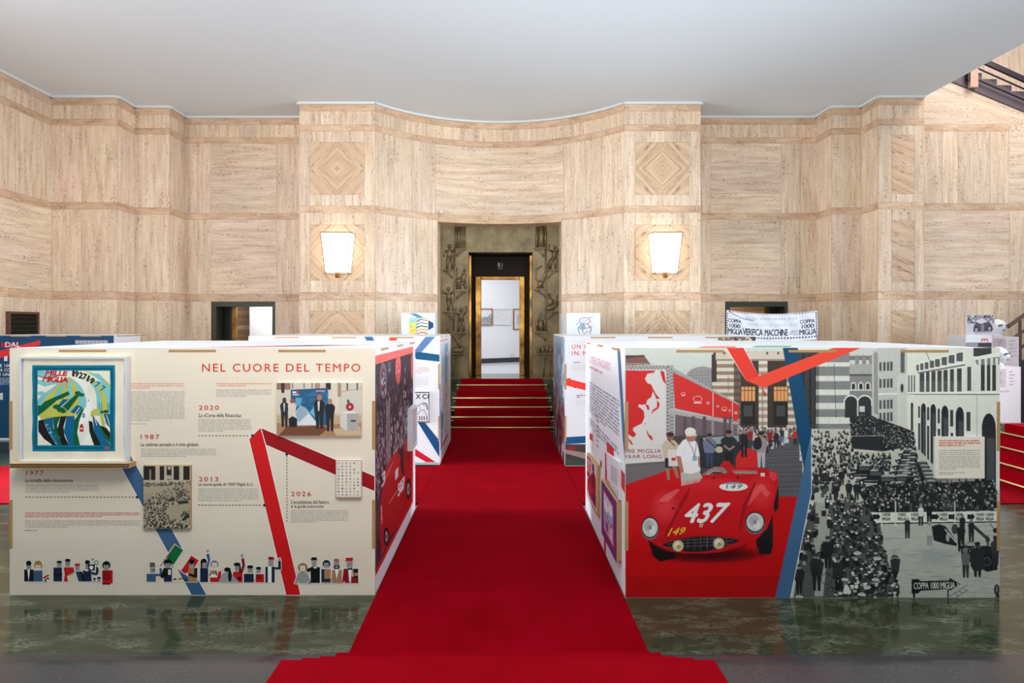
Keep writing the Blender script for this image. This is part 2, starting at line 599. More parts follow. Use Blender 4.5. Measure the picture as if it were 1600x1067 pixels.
class Ras:
    """a printed photograph: painted into an ink grid, built as a fine coloured mesh"""

    def __init__(self, x0, y0, x1, y1, res=1.0, ss=2, bg=(128, 128, 128)):
        self.b = (x0, y0, x1, y1)
        self.ss, self.res = ss, res
        self.w, self.h = int(round((x1 - x0) * res)), int(round((y1 - y0) * res))
        self.s = res * ss
        self.a = np.empty((self.h * ss, self.w * ss, 3), np.float32)
        self.a[:] = bg
        self.rnd = random.Random(int(x0 * 3 + y0))

    def _put(self, ix0, iy0, mask, c, al):
        h, wd = mask.shape
        sub = self.a[iy0:iy0 + h, ix0:ix0 + wd]
        if callable(c):
            ys, xs = np.mgrid[iy0:iy0 + h, ix0:ix0 + wd]
            col = c(xs / self.s + self.b[0], ys / self.s + self.b[1])
        else:
            col = np.array(c, np.float32)
        mm = mask.astype(np.float32)[..., None] * al
        sub[:] = sub * (1 - mm) + col * mm

    def _clip(self, lo, hi):
        ix0, iy0 = max(int(math.floor(lo[0])), 0), max(int(math.floor(lo[1])), 0)
        ix1, iy1 = min(int(math.ceil(hi[0])) + 1, self.a.shape[1]), min(int(math.ceil(hi[1])) + 1, self.a.shape[0])
        return ix0, iy0, ix1, iy1

    def poly(self, pts, c, al=1.0):
        P = (np.array(pts, float) - np.array(self.b[:2])) * self.s
        ix0, iy0, ix1, iy1 = self._clip(P.min(0), P.max(0))
        if ix1 <= ix0 or iy1 <= iy0:
            return
        X = np.arange(ix0, ix1)[None, :] + 0.5
        Y = np.arange(iy0, iy1)[:, None] + 0.5
        m = np.zeros((iy1 - iy0, ix1 - ix0), bool)
        n = len(P)
        for i in range(n):
            (xa, ya), (xb, yb) = P[i], P[(i + 1) % n]
            if ya == yb:
                continue
            cond = (ya > Y) != (yb > Y)
            xi = (xb - xa) * (Y - ya) / (yb - ya) + xa
            m ^= cond & (X < xi)
        self._put(ix0, iy0, m, c, al)

    def rect(self, x0, y0, x1, y1, c, al=1.0):
        self.poly([(x0, y0), (x1, y0), (x1, y1), (x0, y1)], c, al)

    def ell(self, cx, cy, rx, ry, c, al=1.0, soft=False):
        C = (np.array((cx, cy)) - np.array(self.b[:2])) * self.s
        R = np.array((rx, ry)) * self.s
        ix0, iy0, ix1, iy1 = self._clip(C - R, C + R)
        if ix1 <= ix0 or iy1 <= iy0:
            return
        X = np.arange(ix0, ix1)[None, :] + 0.5
        Y = np.arange(iy0, iy1)[:, None] + 0.5
        d = ((X - C[0]) / R[0]) ** 2 + ((Y - C[1]) / R[1]) ** 2
        m = np.clip(1 - d, 0, 1) if soft else (d <= 1)
        self._put(ix0, iy0, m, c, al)

    def line(self, pts, wd, c, al=1.0):
        for (ax, ay), (bx, by) in zip(pts[:-1], pts[1:]):
            d = math.hypot(bx - ax, by - ay) or 1
            nx, ny = -(by - ay) / d * wd / 2, (bx - ax) / d * wd / 2
            self.poly([(ax + nx, ay + ny), (bx + nx, by + ny), (bx - nx, by - ny), (ax - nx, ay - ny)], c, al)

    def ring(self, cx, cy, rx, ry, wd, c, n=28):
        p = [(cx + rx * math.cos(2 * math.pi * i / n), cy + ry * math.sin(2 * math.pi * i / n)) for i in range(n + 1)]
        self.line(p, wd, c)

    def text(self, s, quad, c, spacing=1.0, bold=0.0, shear=0.0, al=1.0):
        if bold:
            k = bold * abs(quad[3][1] - quad[0][1]) * 0.9
            for ex, ey in ((-k, 0), (k, 0), (0, -k), (0, k)):
                self.text(s, [(p[0] + ex, p[1] + ey) for p in quad], c, spacing, 0, shear, al)
        v, tr = glyphs(s, spacing, 0, shear)
        (ax, ay), (bx, by), (cx_, cy_), (dx, dy) = quad
        px, py = v[:, 0], v[:, 1]
        qx = (ax * (1 - px) + bx * px) * py + (dx * (1 - px) + cx_ * px) * (1 - py)
        qy = (ay * (1 - px) + by * px) * py + (dy * (1 - px) + cy_ * px) * (1 - py)
        for q in tr:
            self.poly([(qx[i], qy[i]) for i in q], c, al)

    def grain(self, amp, mul=True, sc=1):
        h, wd = self.a.shape[:2]
        n = RNG.normal(0, amp, (h // sc + 1, wd // sc + 1, 1)).astype(np.float32)
        n = np.repeat(np.repeat(n, sc, 0), sc, 1)[:h, :wd]
        self.a += n

    def person(self, x, y, h, coat=(40, 40, 42), skin=(170, 150, 135), hat=None, legs=(35, 35, 38), wide=0.30):
        """a small standing figure, feet at (x, y)"""
        self.poly([(x - h * .09, y), (x - h * .02, y), (x, y - h * .45), (x + h * .03, y), (x + h * .10, y), (x + h * .12, y - h * .5), (x - h * .12, y - h * .5)], legs)
        b = h * wide / 2
        self.poly([(x - b * .7, y - h * .42), (x + b * .7, y - h * .42), (x + b, y - h * .74), (x + b * .5, y - h * .84), (x - b * .5, y - h * .84), (x - b, y - h * .74)], coat)
        self.ell(x, y - h * .91, h * .07, h * .09, skin)
        if hat:
            self.ell(x, y - h * .96, h * .085, h * .05, hat)

    def crowd(self, pts, n, size, tones, heads, hat=0.5, rnd=None):
        """many heads and shoulders inside a polygon, nearer ones larger"""
        rnd = rnd or self.rnd
        P = np.array(pts, float)
        lo, hi = P.min(0), P.max(0)
        out = []
        tries = 0
        while len(out) < n and tries < n * 20:
            tries += 1
            x, y = rnd.uniform(lo[0], hi[0]), rnd.uniform(lo[1], hi[1])
            ins = False
            for i in range(len(P)):
                (xa, ya), (xb, yb) = P[i], P[(i + 1) % len(P)]
                if (ya > y) != (yb > y) and x < (xb - xa) * (y - ya) / (yb - ya) + xa:
                    ins = not ins
            if ins:
                out.append((y, x))
        out.sort()
        for y, x in out:
            k = (y - lo[1]) / max(hi[1] - lo[1], 1e-6)
            s = size[0] + (size[1] - size[0]) * k
            s *= rnd.uniform(0.85, 1.2)
            tn = rnd.choice(tones)
            self.poly([(x - s * .8, y + s * 2.6), (x + s * .8, y + s * 2.6), (x + s * .85, y + s * .9), (x + s * .4, y + s * .5), (x - s * .4, y + s * .5), (x - s * .85, y + s * .9)], tn)
            self.ell(x, y, s * .46, s * .56, rnd.choice(heads))
            if rnd.random() < hat:
                self.ell(x, y - s * .35, s * .58, s * .30, rnd.choice(tones + heads))

    def build(self, name, mp, parent=None, off=0.0006, m=None):
        a = self.a.reshape(self.h, self.ss, self.w, self.ss, 3).mean((1, 3))
        H, W = self.h, self.w
        x0, y0, x1, y1 = self.b
        xs = x0 + (x1 - x0) * np.arange(W) / (W - 1)
        ys = y0 + (y1 - y0) * np.arange(H) / (H - 1)
        A, B, C, Dq = mp(x0, y0, off), mp(x1, y0, off), mp(x1, y1, off), mp(x0, y1, off)
        probe = mp((x0 + x1) / 2, (y0 + y1) / 2, off)
        if (probe - (A + B + C + Dq) / 4).length < 1e-4:
            U, V = np.meshgrid(np.linspace(0, 1, W), np.linspace(0, 1, H))
            A_, B_, D_ = np.array(A), np.array(B), np.array(Dq)
            co = A_[None, None] + U[..., None] * (B_ - A_) + V[..., None] * (D_ - A_)
            co = co.reshape(-1, 3)
        else:
            co = np.array([mp(x, y, off)[:] for y in ys for x in xs])
        me = bpy.data.meshes.new(name)
        nf = (H - 1) * (W - 1)
        me.vertices.add(H * W)
        if parent is not None:
            p, offv = parent, Vector((0, 0, 0))
            while p is not None:
                offv += Vector(p.location)
                p = p.parent
            co = co - np.array(offv)[None]
        me.vertices.foreach_set('co', co.astype(np.float32).ravel())
        idx = np.arange(H * W).reshape(H, W)
        quads = np.stack([idx[:-1, :-1], idx[1:, :-1], idx[1:, 1:], idx[:-1, 1:]], -1).reshape(-1, 4)
        me.loops.add(nf * 4)
        me.loops.foreach_set('vertex_index', quads.astype(np.int32).ravel())
        me.polygons.add(nf)
        me.polygons.foreach_set('loop_start', np.arange(0, nf * 4, 4, dtype=np.int32))
        me.update(calc_edges=True)
        at = me.color_attributes.new('Col', 'FLOAT_COLOR', 'POINT')
        c = np.ones((H * W, 4), np.float32)
        c[:, :3] = lin_np(a.reshape(-1, 3)) * KP
        at.data.foreach_set('color', c.ravel())
        me.materials.append(m or PRINT)
        return link(bpy.data.objects.new(name, me), parent)

# ------------------------------------------------------------------ stone walls
CEIL = 6.58
ROWS = [(0, 2.505, 'low'), (2.505, 2.665, 'band'), (2.665, 4.31, 'mid'), (4.31, 4.45, 'band'),
        (4.45, 5.99, 'up'), (5.99, 6.12, 'band'), (6.12, 6.40, 'strip'), (6.40, 6.58, 'band')]
R2 = math.sqrt(0.5)


class Slabs:
    def __init__(self, path, seg=99.0):
        self.path, self.seg = path, seg
        self.v, self.f, self.uv, self.m, self.t = [], [], [], [], []
        self.rnd = random.Random(11)

    def slab(self, s0, s1, z0, z1, mi=0, rot='v', gap=0.0022, tint=None):
        r = self.rnd
        ou, ov = r.uniform(0, 60), r.uniform(0, 60)
        if tint is None:
            k = r.uniform(0.90, 1.05)
            tint = (k, k * r.uniform(0.985, 1.01), k * r.uniform(0.965, 1.02))
        n = max(1, int(math.ceil((s1 - s0) / self.seg)))
        sc, zc = (s0 + s1) / 2, (z0 + z1) / 2
        cells = []
        if rot == 'd':
            for a, b in ((s0 + gap, sc), (sc, s1 - gap)):
                for c, d in ((z0 + gap, zc), (zc, z1 - gap)):
                    cells.append((a, b, c, d))
        else:
            for i in range(n):
                a = s0 + (s1 - s0) * i / n + (gap if i == 0 else 0)
                b = s0 + (s1 - s0) * (i + 1) / n - (gap if i == n - 1 else 0)
                cells.append((a, b, z0 + gap, z1 - gap))
        for a, b, c, d in cells:
            q = [(a, c), (b, c), (b, d), (a, d)]
            self._face(q, mi, lambda s, z: self._uv(s, z, rot, sc, zc, ou, ov), tint, 0.0)
            q2 = [(a - gap, c - gap), (b + gap, c - gap), (b + gap, d + gap), (a - gap, d + gap)]
            self._face(q2, 2, lambda s, z: (s, z), tint, -0.005)

    def poly(self, pts, mi=0, rot='v', tint=(1, 1, 1)):
        self._face(pts, mi, lambda s, z: self._uv(s, z, rot, 0, 0, 3.3, 8.1), tint, 0.0)

    def _uv(self, s, z, rot, sc, zc, ou, ov):
        if rot == 'v':
            return (s + ou, z + ov)
        if rot == 'h':
            return (z + ou, s + ov)
        if rot == 'd':
            a, b = abs(s - sc), abs(z - zc)
            return ((a + b) * R2 + ou, (a - b) * R2 + ov)
        return ((s * 0.4 + z) * 0.93 + ou, (s - z * 0.4) * 0.93 + ov)

    def _face(self, q, mi, uvf, tint, off):
        b = len(self.v)
        self.v += [self.path(s, z, off) for s, z in q]
        self.f.append(tuple(range(b, b + len(q))))
        self.uv.append([uvf(s, z) for s, z in q])
        self.m.append(mi)
        self.t.append(tint)

    def field(self, s0, s1, z0, z1, rot='v', wid=0.8, mi=0, **k):
        lo, hi = (s0, s1) if rot == 'v' else (z0, z1)
        n = max(1, int(round((hi - lo) / wid)))
        cuts = [lo] + [lo + (hi - lo) * (i + self.rnd.uniform(-0.18, 0.18)) / n for i in range(1, n)] + [hi]
        for a, b in zip(cuts[:-1], cuts[1:]):
            if rot == 'v':
                self.slab(a, b, z0, z1, mi, rot, **k)
            else:
                self.slab(s0, s1, a, b, mi, rot, **k)

    def band(self, s0, s1, z0, z1):
        n = max(1, int(round((s1 - s0) / 1.3)))
        cuts = [s0] + [s0 + (s1 - s0) * (i + self.rnd.uniform(-0.2, 0.2)) / n for i in range(1, n)] + [s1]
        for a, b in zip(cuts[:-1], cuts[1:]):
            self.slab(a, b, z0, z1, 1, 'h')

    def plain(self, s0, s1, wid=0.75, only=None, skip=()):
        for z0, z1, k in ROWS:
            if k in skip:
                continue
            if k == 'band':
                self.band(s0, s1, z0, z1)
            else:
                self.field(s0, s1, z0, z1, 'v', 0.42 if k == 'strip' else wid)

    def build(self, name, kind='structure'):
        me = bpy.data.meshes.new(name)
        me.from_pydata([tuple(p) for p in self.v], [], self.f)
        for mm in (TRAV, BAND, JOINT, INLAY):
            me.materials.append(mm)
        me.polygons.foreach_set('material_index', self.m)
        u = me.uv_layers.new(name='UVMap')
        u.data.foreach_set('uv', np.array([c for q in self.uv for c in q], np.float32).ravel())
        a = me.color_attributes.new('tint', 'FLOAT_COLOR', 'CORNER')
        arr = []
        for q, tn in zip(self.uv, self.t):
            arr += [*tn, 1.0] * len(q)
        a.data.foreach_set('color', np.array(arr, np.float32))
        me.update()
        o = link(bpy.data.objects.new(name, me))
        o['kind'] = kind
        return o


def straight(ax, ay, bx, by):
    """path along a plan line from A to B; the room lies to the left-hand normal"""
    L = math.hypot(bx - ax, by - ay)
    dx, dy = (bx - ax) / L, (by - ay) / L
    nx, ny = dy, -dx
    return (lambda s, z, off: Vector((ax + dx * s + nx * off, ay + dy * s + ny * off, z))), L


D1, D2, D3, DP = 12.83, 13.43, 14.09, 13.20
XP = [(-4.18, -2.61), (2.52, 4.105)]
NX, NY, NR = -0.045, 11.193, 3.257
XL, XR = -9.03, 8.47

# left side wall
p, L = straight(XL, 4.0, XL, D1)
sl = Slabs(p)
for z0, z1, k in ROWS:
    if k == 'band':
        sl.band(0, L, z0, z1)
    elif k == 'mid':
        sl.field(0, L, z0, z1, 'h', 0.55)
    else:
        sl.field(0, L, z0, z1, 'v', 0.42 if k == 'strip' else 1.0)
sl.build('wall_left')


def merge_runs(name, runs):
    objs = None
    base = None
    for path, L, fn in runs:
        q = Slabs(path)
        q.rnd = random.Random(int(L * 1000) + len(name) + (base is not None and len(base.v) or 0))
        fn(q, L)
        if base is None:
            base = q
        else:
            b = len(base.v)
            base.v += q.v
            base.f += [tuple(i + b for i in f) for f in q.f]
            base.uv += q.uv
            base.m += q.m
            base.t += q.t
    return base.build(name)


def plain_run(w):
    return lambda q, L: q.plain(0, L, w)


def door_run(ma, mb, d0, d1):
    """recessed wall with horizontal centre panels and a door opening below the lowest band"""
    def f(q, L):
        for z0, z1, k in ROWS:
            if k == 'band':
                q.band(0, L, z0, z1)
            elif k == 'strip':
                q.field(0, L, z0, z1, 'v', 0.42)
            elif k == 'low':
                q.field(0, d0, z0, z1, 'v', 0.5)
                q.field(d1, L, z0, z1, 'v', 0.5)
            else:
                q.field(0, ma, z0, z1, 'v', 0.32)
                q.field(ma, mb, z0, z1, 'h', 0.5)
                q.field(mb, L, z0, z1, 'v', 0.32)
    return f


DL0, DL1 = (330 - CX) * D3 / F, (430 - CX) * D3 / F
DR0, DR1 = (1133 - CX) * D3 / F, (1231 - CX) * D3 / F
xa, xb, xc = XL, -7.70, -6.97

def block_run(q, L):
    """front of the right-hand block: narrow inlaid panels between vertical slabs"""
    a, b = L * 0.30, L * 0.79
    for z0, z1, k in ROWS:
        if k == 'band':
            q.band(0, L, z0, z1)
        elif k == 'strip':
            q.field(0, L, z0, z1, 'v', 0.42)
        else:
            q.field(0, a, z0, z1, 'v', 0.3)
            q.field(b, L, z0, z1, 'v', 0.3)
            zs = {'up': [4.45, 4.62, 5.16, 5.80, 5.99], 'mid': [2.665, 2.86, 4.08, 4.31], 'low': [0, 1.0, 2.28, 2.505]}[k]
            for i, (c, d) in enumerate(zip(zs[:-1], zs[1:])):
                inl = (d - c) > 0.4 and not (k == 'low' and i == 0)
                q.slab(a, b, c, d, 3 if inl else 0, 'x' if inl else 'v')


merge_runs('wall_back', [
    (*straight(xa, D1, xb, D1), plain_run(0.85)),
    (*straight(xb, D1, xb, D2), plain_run(0.6)),
    (*straight(xb, D2, xc, D2), plain_run(0.75)),
    (*straight(xc, D2, xc, D3), plain_run(0.66)),
    (*straight(xc, D3, XP[0][0], D3), door_run((330 - 290) * D3 / F, (433 - 290) * D3 / F, DL0 - xc, DL1 - xc)),
    (*straight(XP[1][1], D3, 6.92, D3), door_run((1130 - 1095) * D3 / F, (1240 - 1095) * D3 / F, DR0 - XP[1][1], DR1 - XP[1][1])),
    (*straight(6.92, D3, 6.92, D2), plain_run(0.66)),
    (*straight(6.92, D2, 7.54, D2), plain_run(0.62)),
    (*straight(7.54, D2, 7.54, D1), plain_run(0.6)),
    (*straight(7.54, D1, XR, D1), block_run),
    (*straight(XR, D1, XR, 12.95), plain_run(0.6)),
])


def pilaster(q, L):
    a, b = L / 2 - 0.56, L / 2 + 0.56
    for z0, z1, k in ROWS:
        if k == 'band':
            q.slab(0, L, z0, z1, 1, 'h')
        elif k == 'strip':
            q.field(0, L, z0, z1, 'v', 0.4)
        else:
            q.field(0, a, z0, z1, 'v', 0.3)
            q.field(b, L, z0, z1, 'v', 0.3)
            c, d = {'up': (4.68, 5.76), 'mid': (2.91, 4.06), 'low': (1.15, 2.28)}[k]
            q.field(a, b, z0, c, 'v', 0.28)
            q.field(a, b, d, z1, 'v', 0.28)
            q.slab(a, b, c, d, 3, 'd', tint=(1, 1, 1) if k == 'up' else (1.06, 1.05, 1.03))


for i, (x0, x1) in enumerate(XP):
    runs = [(*straight(x0, DP, x1, DP), pilaster)]
    if i == 0:
        runs.append((*straight(x0, D3, x0, DP), plain_run(0.5)))
    else:
        runs.append((*straight(x1, DP, x1, D3), plain_run(0.5)))
    merge_runs('trim_%d' % (i + 1), runs)

# curved niche between the pilasters
SN = NR * math.asin((2.52 - NX) / NR)
SD0, SD1 = -1.417, 1.407
DOOR_Z = 4.27


def niche_path(s, z, off):
    a = s / NR
    return Vector((NX + (NR - off) * math.sin(a), NY + (NR - off) * math.cos(a), z))


sl = Slabs(niche_path, 0.13)
sl.rnd = random.Random(5)
for z0, z1, k in ROWS:
    if k == 'band' and z0 < 3:
        sl.band(-SN, SD0, z0, z1)
        sl.band(SD1, SN, z0, z1)
    elif k == 'band' and z0 < 4.4:
        sl.band(-SN, SD0, z0, z1)
        sl.band(SD1, SN, z0, z1)
        sl.band(SD0, SD1, DOOR_Z, z1)
    elif k == 'band':
        sl.band(-SN, SN, z0, z1)
    elif k == 'strip':
        sl.field(-SN, SN, z0, z1, 'v', 0.42)
    elif k == 'up':
        sl.field(-SN, SD0 - 0.05, z0, z1, 'v', 0.5)
        sl.field(SD0 - 0.05, SD1 + 0.05, z0, z1, 'h', 0.4)
        sl.field(SD1 + 0.05, SN, z0, z1, 'v', 0.5)
    else:
        sl.field(-SN, SD0 - 0.12, z0, z1, 'v', 0.47)
        sl.slab(SD0 - 0.12, SD0, z0, z1, 0, 'v')
        sl.slab(SD1, SD1 + 0.12, z0, z1, 0, 'v')
        sl.field(SD1 + 0.12, SN, z0, z1, 'v', 0.47)
sl.build('wall_niche')

# door reveal of the niche (jambs and soffit in stone)
JX0, JX1 = -1.418, 1.319
DB = 14.80
yl = NY + math.sqrt(NR ** 2 - (JX0 - NX) ** 2)
pj, Lj = straight(JX0, yl, JX0, DB + 0.3)
sj = Slabs(pj)
sj.field(0, Lj, 0, DOOR_Z, 'v', 0.5)
pj, Lj = straight(JX1, DB + 0.3, JX1, yl)
sk = Slabs(pj)
sk.field(0, Lj, 0, DOOR_Z, 'v', 0.5)
b = len(sj.v)
sj.v += sk.v
sj.f += [tuple(i + b for i in f) for f in sk.f]
sj.uv += sk.uv
sj.m += sk.m
sj.t += sk.t
for i in range(12):
    a0, a1 = JX0 + (JX1 - JX0) * i / 12, JX0 + (JX1 - JX0) * (i + 1) / 12
    b = len(sj.v)
    f0 = NY + math.sqrt(NR ** 2 - (a0 - NX) ** 2)
    f1 = NY + math.sqrt(NR ** 2 - (a1 - NX) ** 2)
    sj.v += [Vector((a0, f0, DOOR_Z)), Vector((a1, f1, DOOR_Z)), Vector((a1, DB + 0.3, DOOR_Z)), Vector((a0, DB + 0.3, DOOR_Z))]
    sj.f.append((b, b + 1, b + 2, b + 3))
    sj.uv.append([(a0, f0), (a1, f1), (a1, DB + .3), (a0, DB + .3)])
    sj.m.append(0)
    sj.t.append((1, 1, 1))
sj.build('trim_3')

# wall under the upper stair on the right, cut by the stair's slope
DS = 12.95
slope = lambda x: 6.88 - 0.415 * (x - 9.14)
p, L = straight(XR, DS, 13.0, DS)
sl = Slabs(p)
c0 = (1577 - CX) * DS / F - XR
for z0, z1, k in ROWS:
    if k == 'band' and z0 < 6:
        if z0 > 5:
            sl.slab(0, c0, 5.91, 6.05, 1, 'h')
        else:
            sl.band(0, L, z0, z1)
    elif k == 'low':
        sl.field(0, L, z0, z1, 'v', 0.6)
    elif k == 'mid':
        sl.field(0, c0, z0, z1, 'h', 0.55)
        sl.field(c0, c0 + 0.6, z0, z1, 'v', 0.6)
        sl.field(c0 + 0.6, L, z0, z1, 'h', 0.6)
    elif k == 'up':
        sl.slab(0, 0.05, z0, 5.91, 0, 'v')
        sl.field(0.05, c0, z0, 5.91, 'v', 0.34)
        for i in range(12):
            a, b_ = c0 + (L - c0) * i / 12, c0 + (L - c0) * (i + 1) / 12
            ta, tb = slope(XR + a) - 0.32, slope(XR + b_) - 0.32
            if min(ta, tb) > z0 + 0.02:
                sl.poly([(a, z0), (b_, z0), (b_, tb), (a, ta)], 0, 'h')
sd = lambda s: slope(XR + s)
sl.poly([(0, 6.05), (c0, 6.05), (c0, sd(c0) - 0.32), (0, sd(0) - 0.32)], 0, 'h')
sl.poly([(0, sd(0) - 0.32), (L, sd(L) - 0.32), (L, sd(L)), (0, sd(0))], 0, 'x', (0.99, 0.97, 0.95))
sl.build('wall_stair')
p, L = straight(XR - 0.4, 15.2, 14.0, 15.2)
sl = Slabs(p)
sl.field(0, L, 5.0, 10.2, 'v', 0.9, tint=(1.12, 1.10, 1.10))
sl.build('wall_stairwell')

# floors, ceiling
tag(box_obj('floor', -9.1, 14.0, 3.0, 15.0, -0.2, 0.0, MARBLE), kind='structure')
tag(box_obj('ceiling', -9.2, 8.5, -6.0, 12.98, CEIL, CEIL + 0.25, PLASTER), kind='structure')
tag(box_obj('ceiling_niche', -9.2, 8.5, 12.98, 14.7, CEIL, CEIL + 0.25, PLASTER), kind='structure')
tag(box_obj('ceiling_stairwell', 8.0, 14.0, 8.0, 16.0, 10.0, 10.2, PLASTER), kind='structure')

# thin white cove line where the wall meets the ceiling
m = MB()


def cove(pts):
    for (ax, ay), (bx, by) in zip(pts[:-1], pts[1:]):
        L = math.hypot(bx - ax, by - ay)
        nx, ny = (by - ay) / L * 0.05, -(bx - ax) / L * 0.05
        m.prism([(ax, ay, CEIL - 0.045), (bx, by, CEIL - 0.045), (bx + nx, by + ny, CEIL - 0.045), (ax + nx, ay + ny, CEIL - 0.045)], (0, 0, 0.06))


cove([(XL, 4.0), (XL, D1), (xb, D1), (xb, D2), (xc, D2), (xc, D3), (XP[0][0], D3), (XP[0][0], DP), (XP[0][1], DP)] +
     [tuple(niche_path(-SN + 2 * SN * i / 40, 0, 0)[:2]) for i in range(1, 40)] +
     [(XP[1][0], DP), (XP[1][1], DP), (XP[1][1], D3), (6.92, D3), (6.92, D2), (7.54, D2), (7.54, D1), (XR, D1)])
tag(m.build('trim_4', COVE), kind='structure')

# ------------------------------------------------------------------ entrance landing and steps in front
NOSE = [(3.58, 0.145), (3.26, 0.29), (2.965, 0.435), (2.67, 0.58)]
m = MB()
prof = [(3.58, -0.05)]
for i, (d, z) in enumerate(NOSE):
    prof.append((d, z))
    nd = NOSE[i + 1][0] if i < 3 else -6.0
    prof.append((nd, z))
prof.append((-6.0, -0.05))
m.prism([(-9.1, y, z) for y, z in prof], (23.1, 0, 0))
tag(m.build('landing_floor', GRANITE), kind='structure')
box_obj('trim_5', -9.1, 14.0, 3.582, 3.876, -0.05, 0.004, GRANITE)['kind'] = 'structure'


def runner(name, label, prof, x0, x1, th=0.014, swap=False, up=1):
    """carpet laid over a stepped profile of (along, height) points"""
    m = MB()
    n = len(prof)
    off = []
    for i in range(n):
        d = Vector((0, 0))
        for j in (i - 1, i):
            if 0 <= j < n - 1:
                e = Vector(prof[j + 1]) - Vector(prof[j])
                e.normalize()
                d += Vector((-e.y, e.x)) * up
        off.append((prof[i][0] + d.x * th * 1.0, prof[i][1] + d.y * th * 1.0))
    P = (lambda x, a, z: (a, x, z)) if swap else (lambda x, a, z: (x, a, z))
    vs, fs = [], []
    for x in (x0, x1):
        for (a, z), (oa, oz) in zip(prof, off):
            vs.append(P(x, a + (oa - a) * 0.12, z + (oz - z) * 0.12))
        for a, z in off:
            vs.append(P(x, a, z))
    k = 2 * n
    for i in range(n - 1):
        fs.append((n + i, n + i + 1, k + n + i + 1, k + n + i))
        fs.append((i, k + i, k + i + 1, i + 1))
        fs.append((i, i + 1, n + i + 1, n + i))
        fs.append((k + i, k + n + i, k + n + i + 1, k + i + 1))
    fs.append((0, n, k + n, k))
    fs.append((n - 1, k + n - 1, k + 2 * n - 1, 2 * n - 1))
    m.add(vs, fs)
    o = m.build(name, CARPET)
    bm = bmesh.new()
    bm.from_mesh(o.data)
    bmesh.ops.recalc_face_normals(bm, faces=bm.faces)
    bm.to_mesh(o.data)
    bm.free()
    return tag(o, label, 'carpet')


WX0, WX1 = -0.926, 0.891
fp = [(-5.0, 0.58), (2.67, 0.58), (2.67, 0.435), (2.965, 0.435), (2.965, 0.29), (3.26, 0.29), (3.26, 0.145), (3.58, 0.145), (3.58, 0.005), (3.86, 0.005)]
runner('carpet_runner', 'red carpet runner coming down the grey stone steps nearest the viewer', fp, WX0, WX1)
runner('carpet_runner', 'long red carpet runner on the green floor between the display boxes', [(3.876, 0.0), (12.235, 0.0)], WX0, WX1)
runner('carpet_runner', 'red carpet on the green floor left of the aisle, crossing towards the left wall', [(-8.6, 0.0), (WX0 - 0.004, 0.0)], 7.12, 8.98, swap=True)
runner('carpet_runner', 'red carpet crossing the aisle to the right and climbing the side steps', [(WX1 + 0.004, 0.0), (6.35, 0.0), (6.35, 0.15), (6.59, 0.15), (6.59, 0.30), (6.85, 0.30), (6.85, 0.45), (7.07, 0.45), (7.07, 0.60), (9.3, 0.60)], 7.12, 8.98, swap=True)

# steps at the back
RS = [(12.25, 0.15), (12.60, 0.30), (12.95, 0.45), (13.25, 0.60), (14.50, 0.75)]
prof = [(12.25, 0.0)]
for i, (d, z) in enumerate(RS):
    prof.append((d, z))
    prof.append((RS[i + 1][0] if i < 4 else 16.3, z))
prof.append((16.3, 0.0))
m = MB()
m.prism([(-1.2, y, z) for y, z in prof], (2.37, 0, 0))
tag(m.build('marble_steps', MARBLE), 'dark green marble steps climbing to the bronze doorway', 'steps')
cp = [(12.25, 0.0), (12.25, 0.15), (12.60, 0.15), (12.60, 0.30), (12.95, 0.30), (12.95, 0.45), (13.25, 0.45), (13.25, 0.60), (14.50, 0.60), (14.50, 0.75), (14.62, 0.75)]
runner('carpet_runner', 'red carpet covering the steps up to the bronze doorway', cp, WX0, 0.93)
m = MB()
prof = [(6.35, 0.0), (6.35, 0.15), (6.59, 0.15), (6.59, 0.30), (6.85, 0.30), (6.85, 0.45), (7.07, 0.45), (7.07, 0.60), (9.5, 0.60), (9.5, 0.0)]
m.prism([(x, 6.9, z) for x, z in prof], (0, 2.25, 0))
tag(m.build('marble_steps', MARBLE), 'dark marble side steps at the far right under a red carpet', 'steps')

names = ['lowest', 'second lowest', 'middle', 'second highest', 'highest']
bases = [(12.25, 0.0), (12.60, 0.15), (12.95, 0.30), (13.25, 0.45), (14.50, 0.60)]
for (d, z), nm in zip(bases, names):
    r = MB()
    y, zz = d - 0.032, z + 0.032
    r.tube([(-1.0, y, zz), (1.0, y, zz)], 0.015)
    r.ball((-1.0, y, zz), 0.022)
    r.ball((1.0, y, zz), 0.022)
    tag(r.build('stair_rod', BRASSROD), 'brass rod holding the carpet on the steps to the bronze doorway, %s of five' % nm, 'stair rod', 'brass rods on the steps to the doorway')
for (x, z), nm in zip([(6.35, 0.0), (6.59, 0.15), (6.85, 0.30), (7.07, 0.45)], ['lowest', 'second lowest', 'second highest', 'highest']):
    r = MB()
    r.tube([(x - 0.032, 7.0, z + 0.032), (x - 0.032, 9.05, z + 0.032)], 0.011)
    r.ball((x - 0.032, 7.0, z + 0.032), 0.022)
    r.ball((x - 0.032, 9.05, z + 0.032), 0.022)
    tag(r.build('stair_rod', BRASSROD), 'brass rod across the red side steps at the far right, %s of four' % nm, 'stair rod', 'brass rods on the right-hand steps')

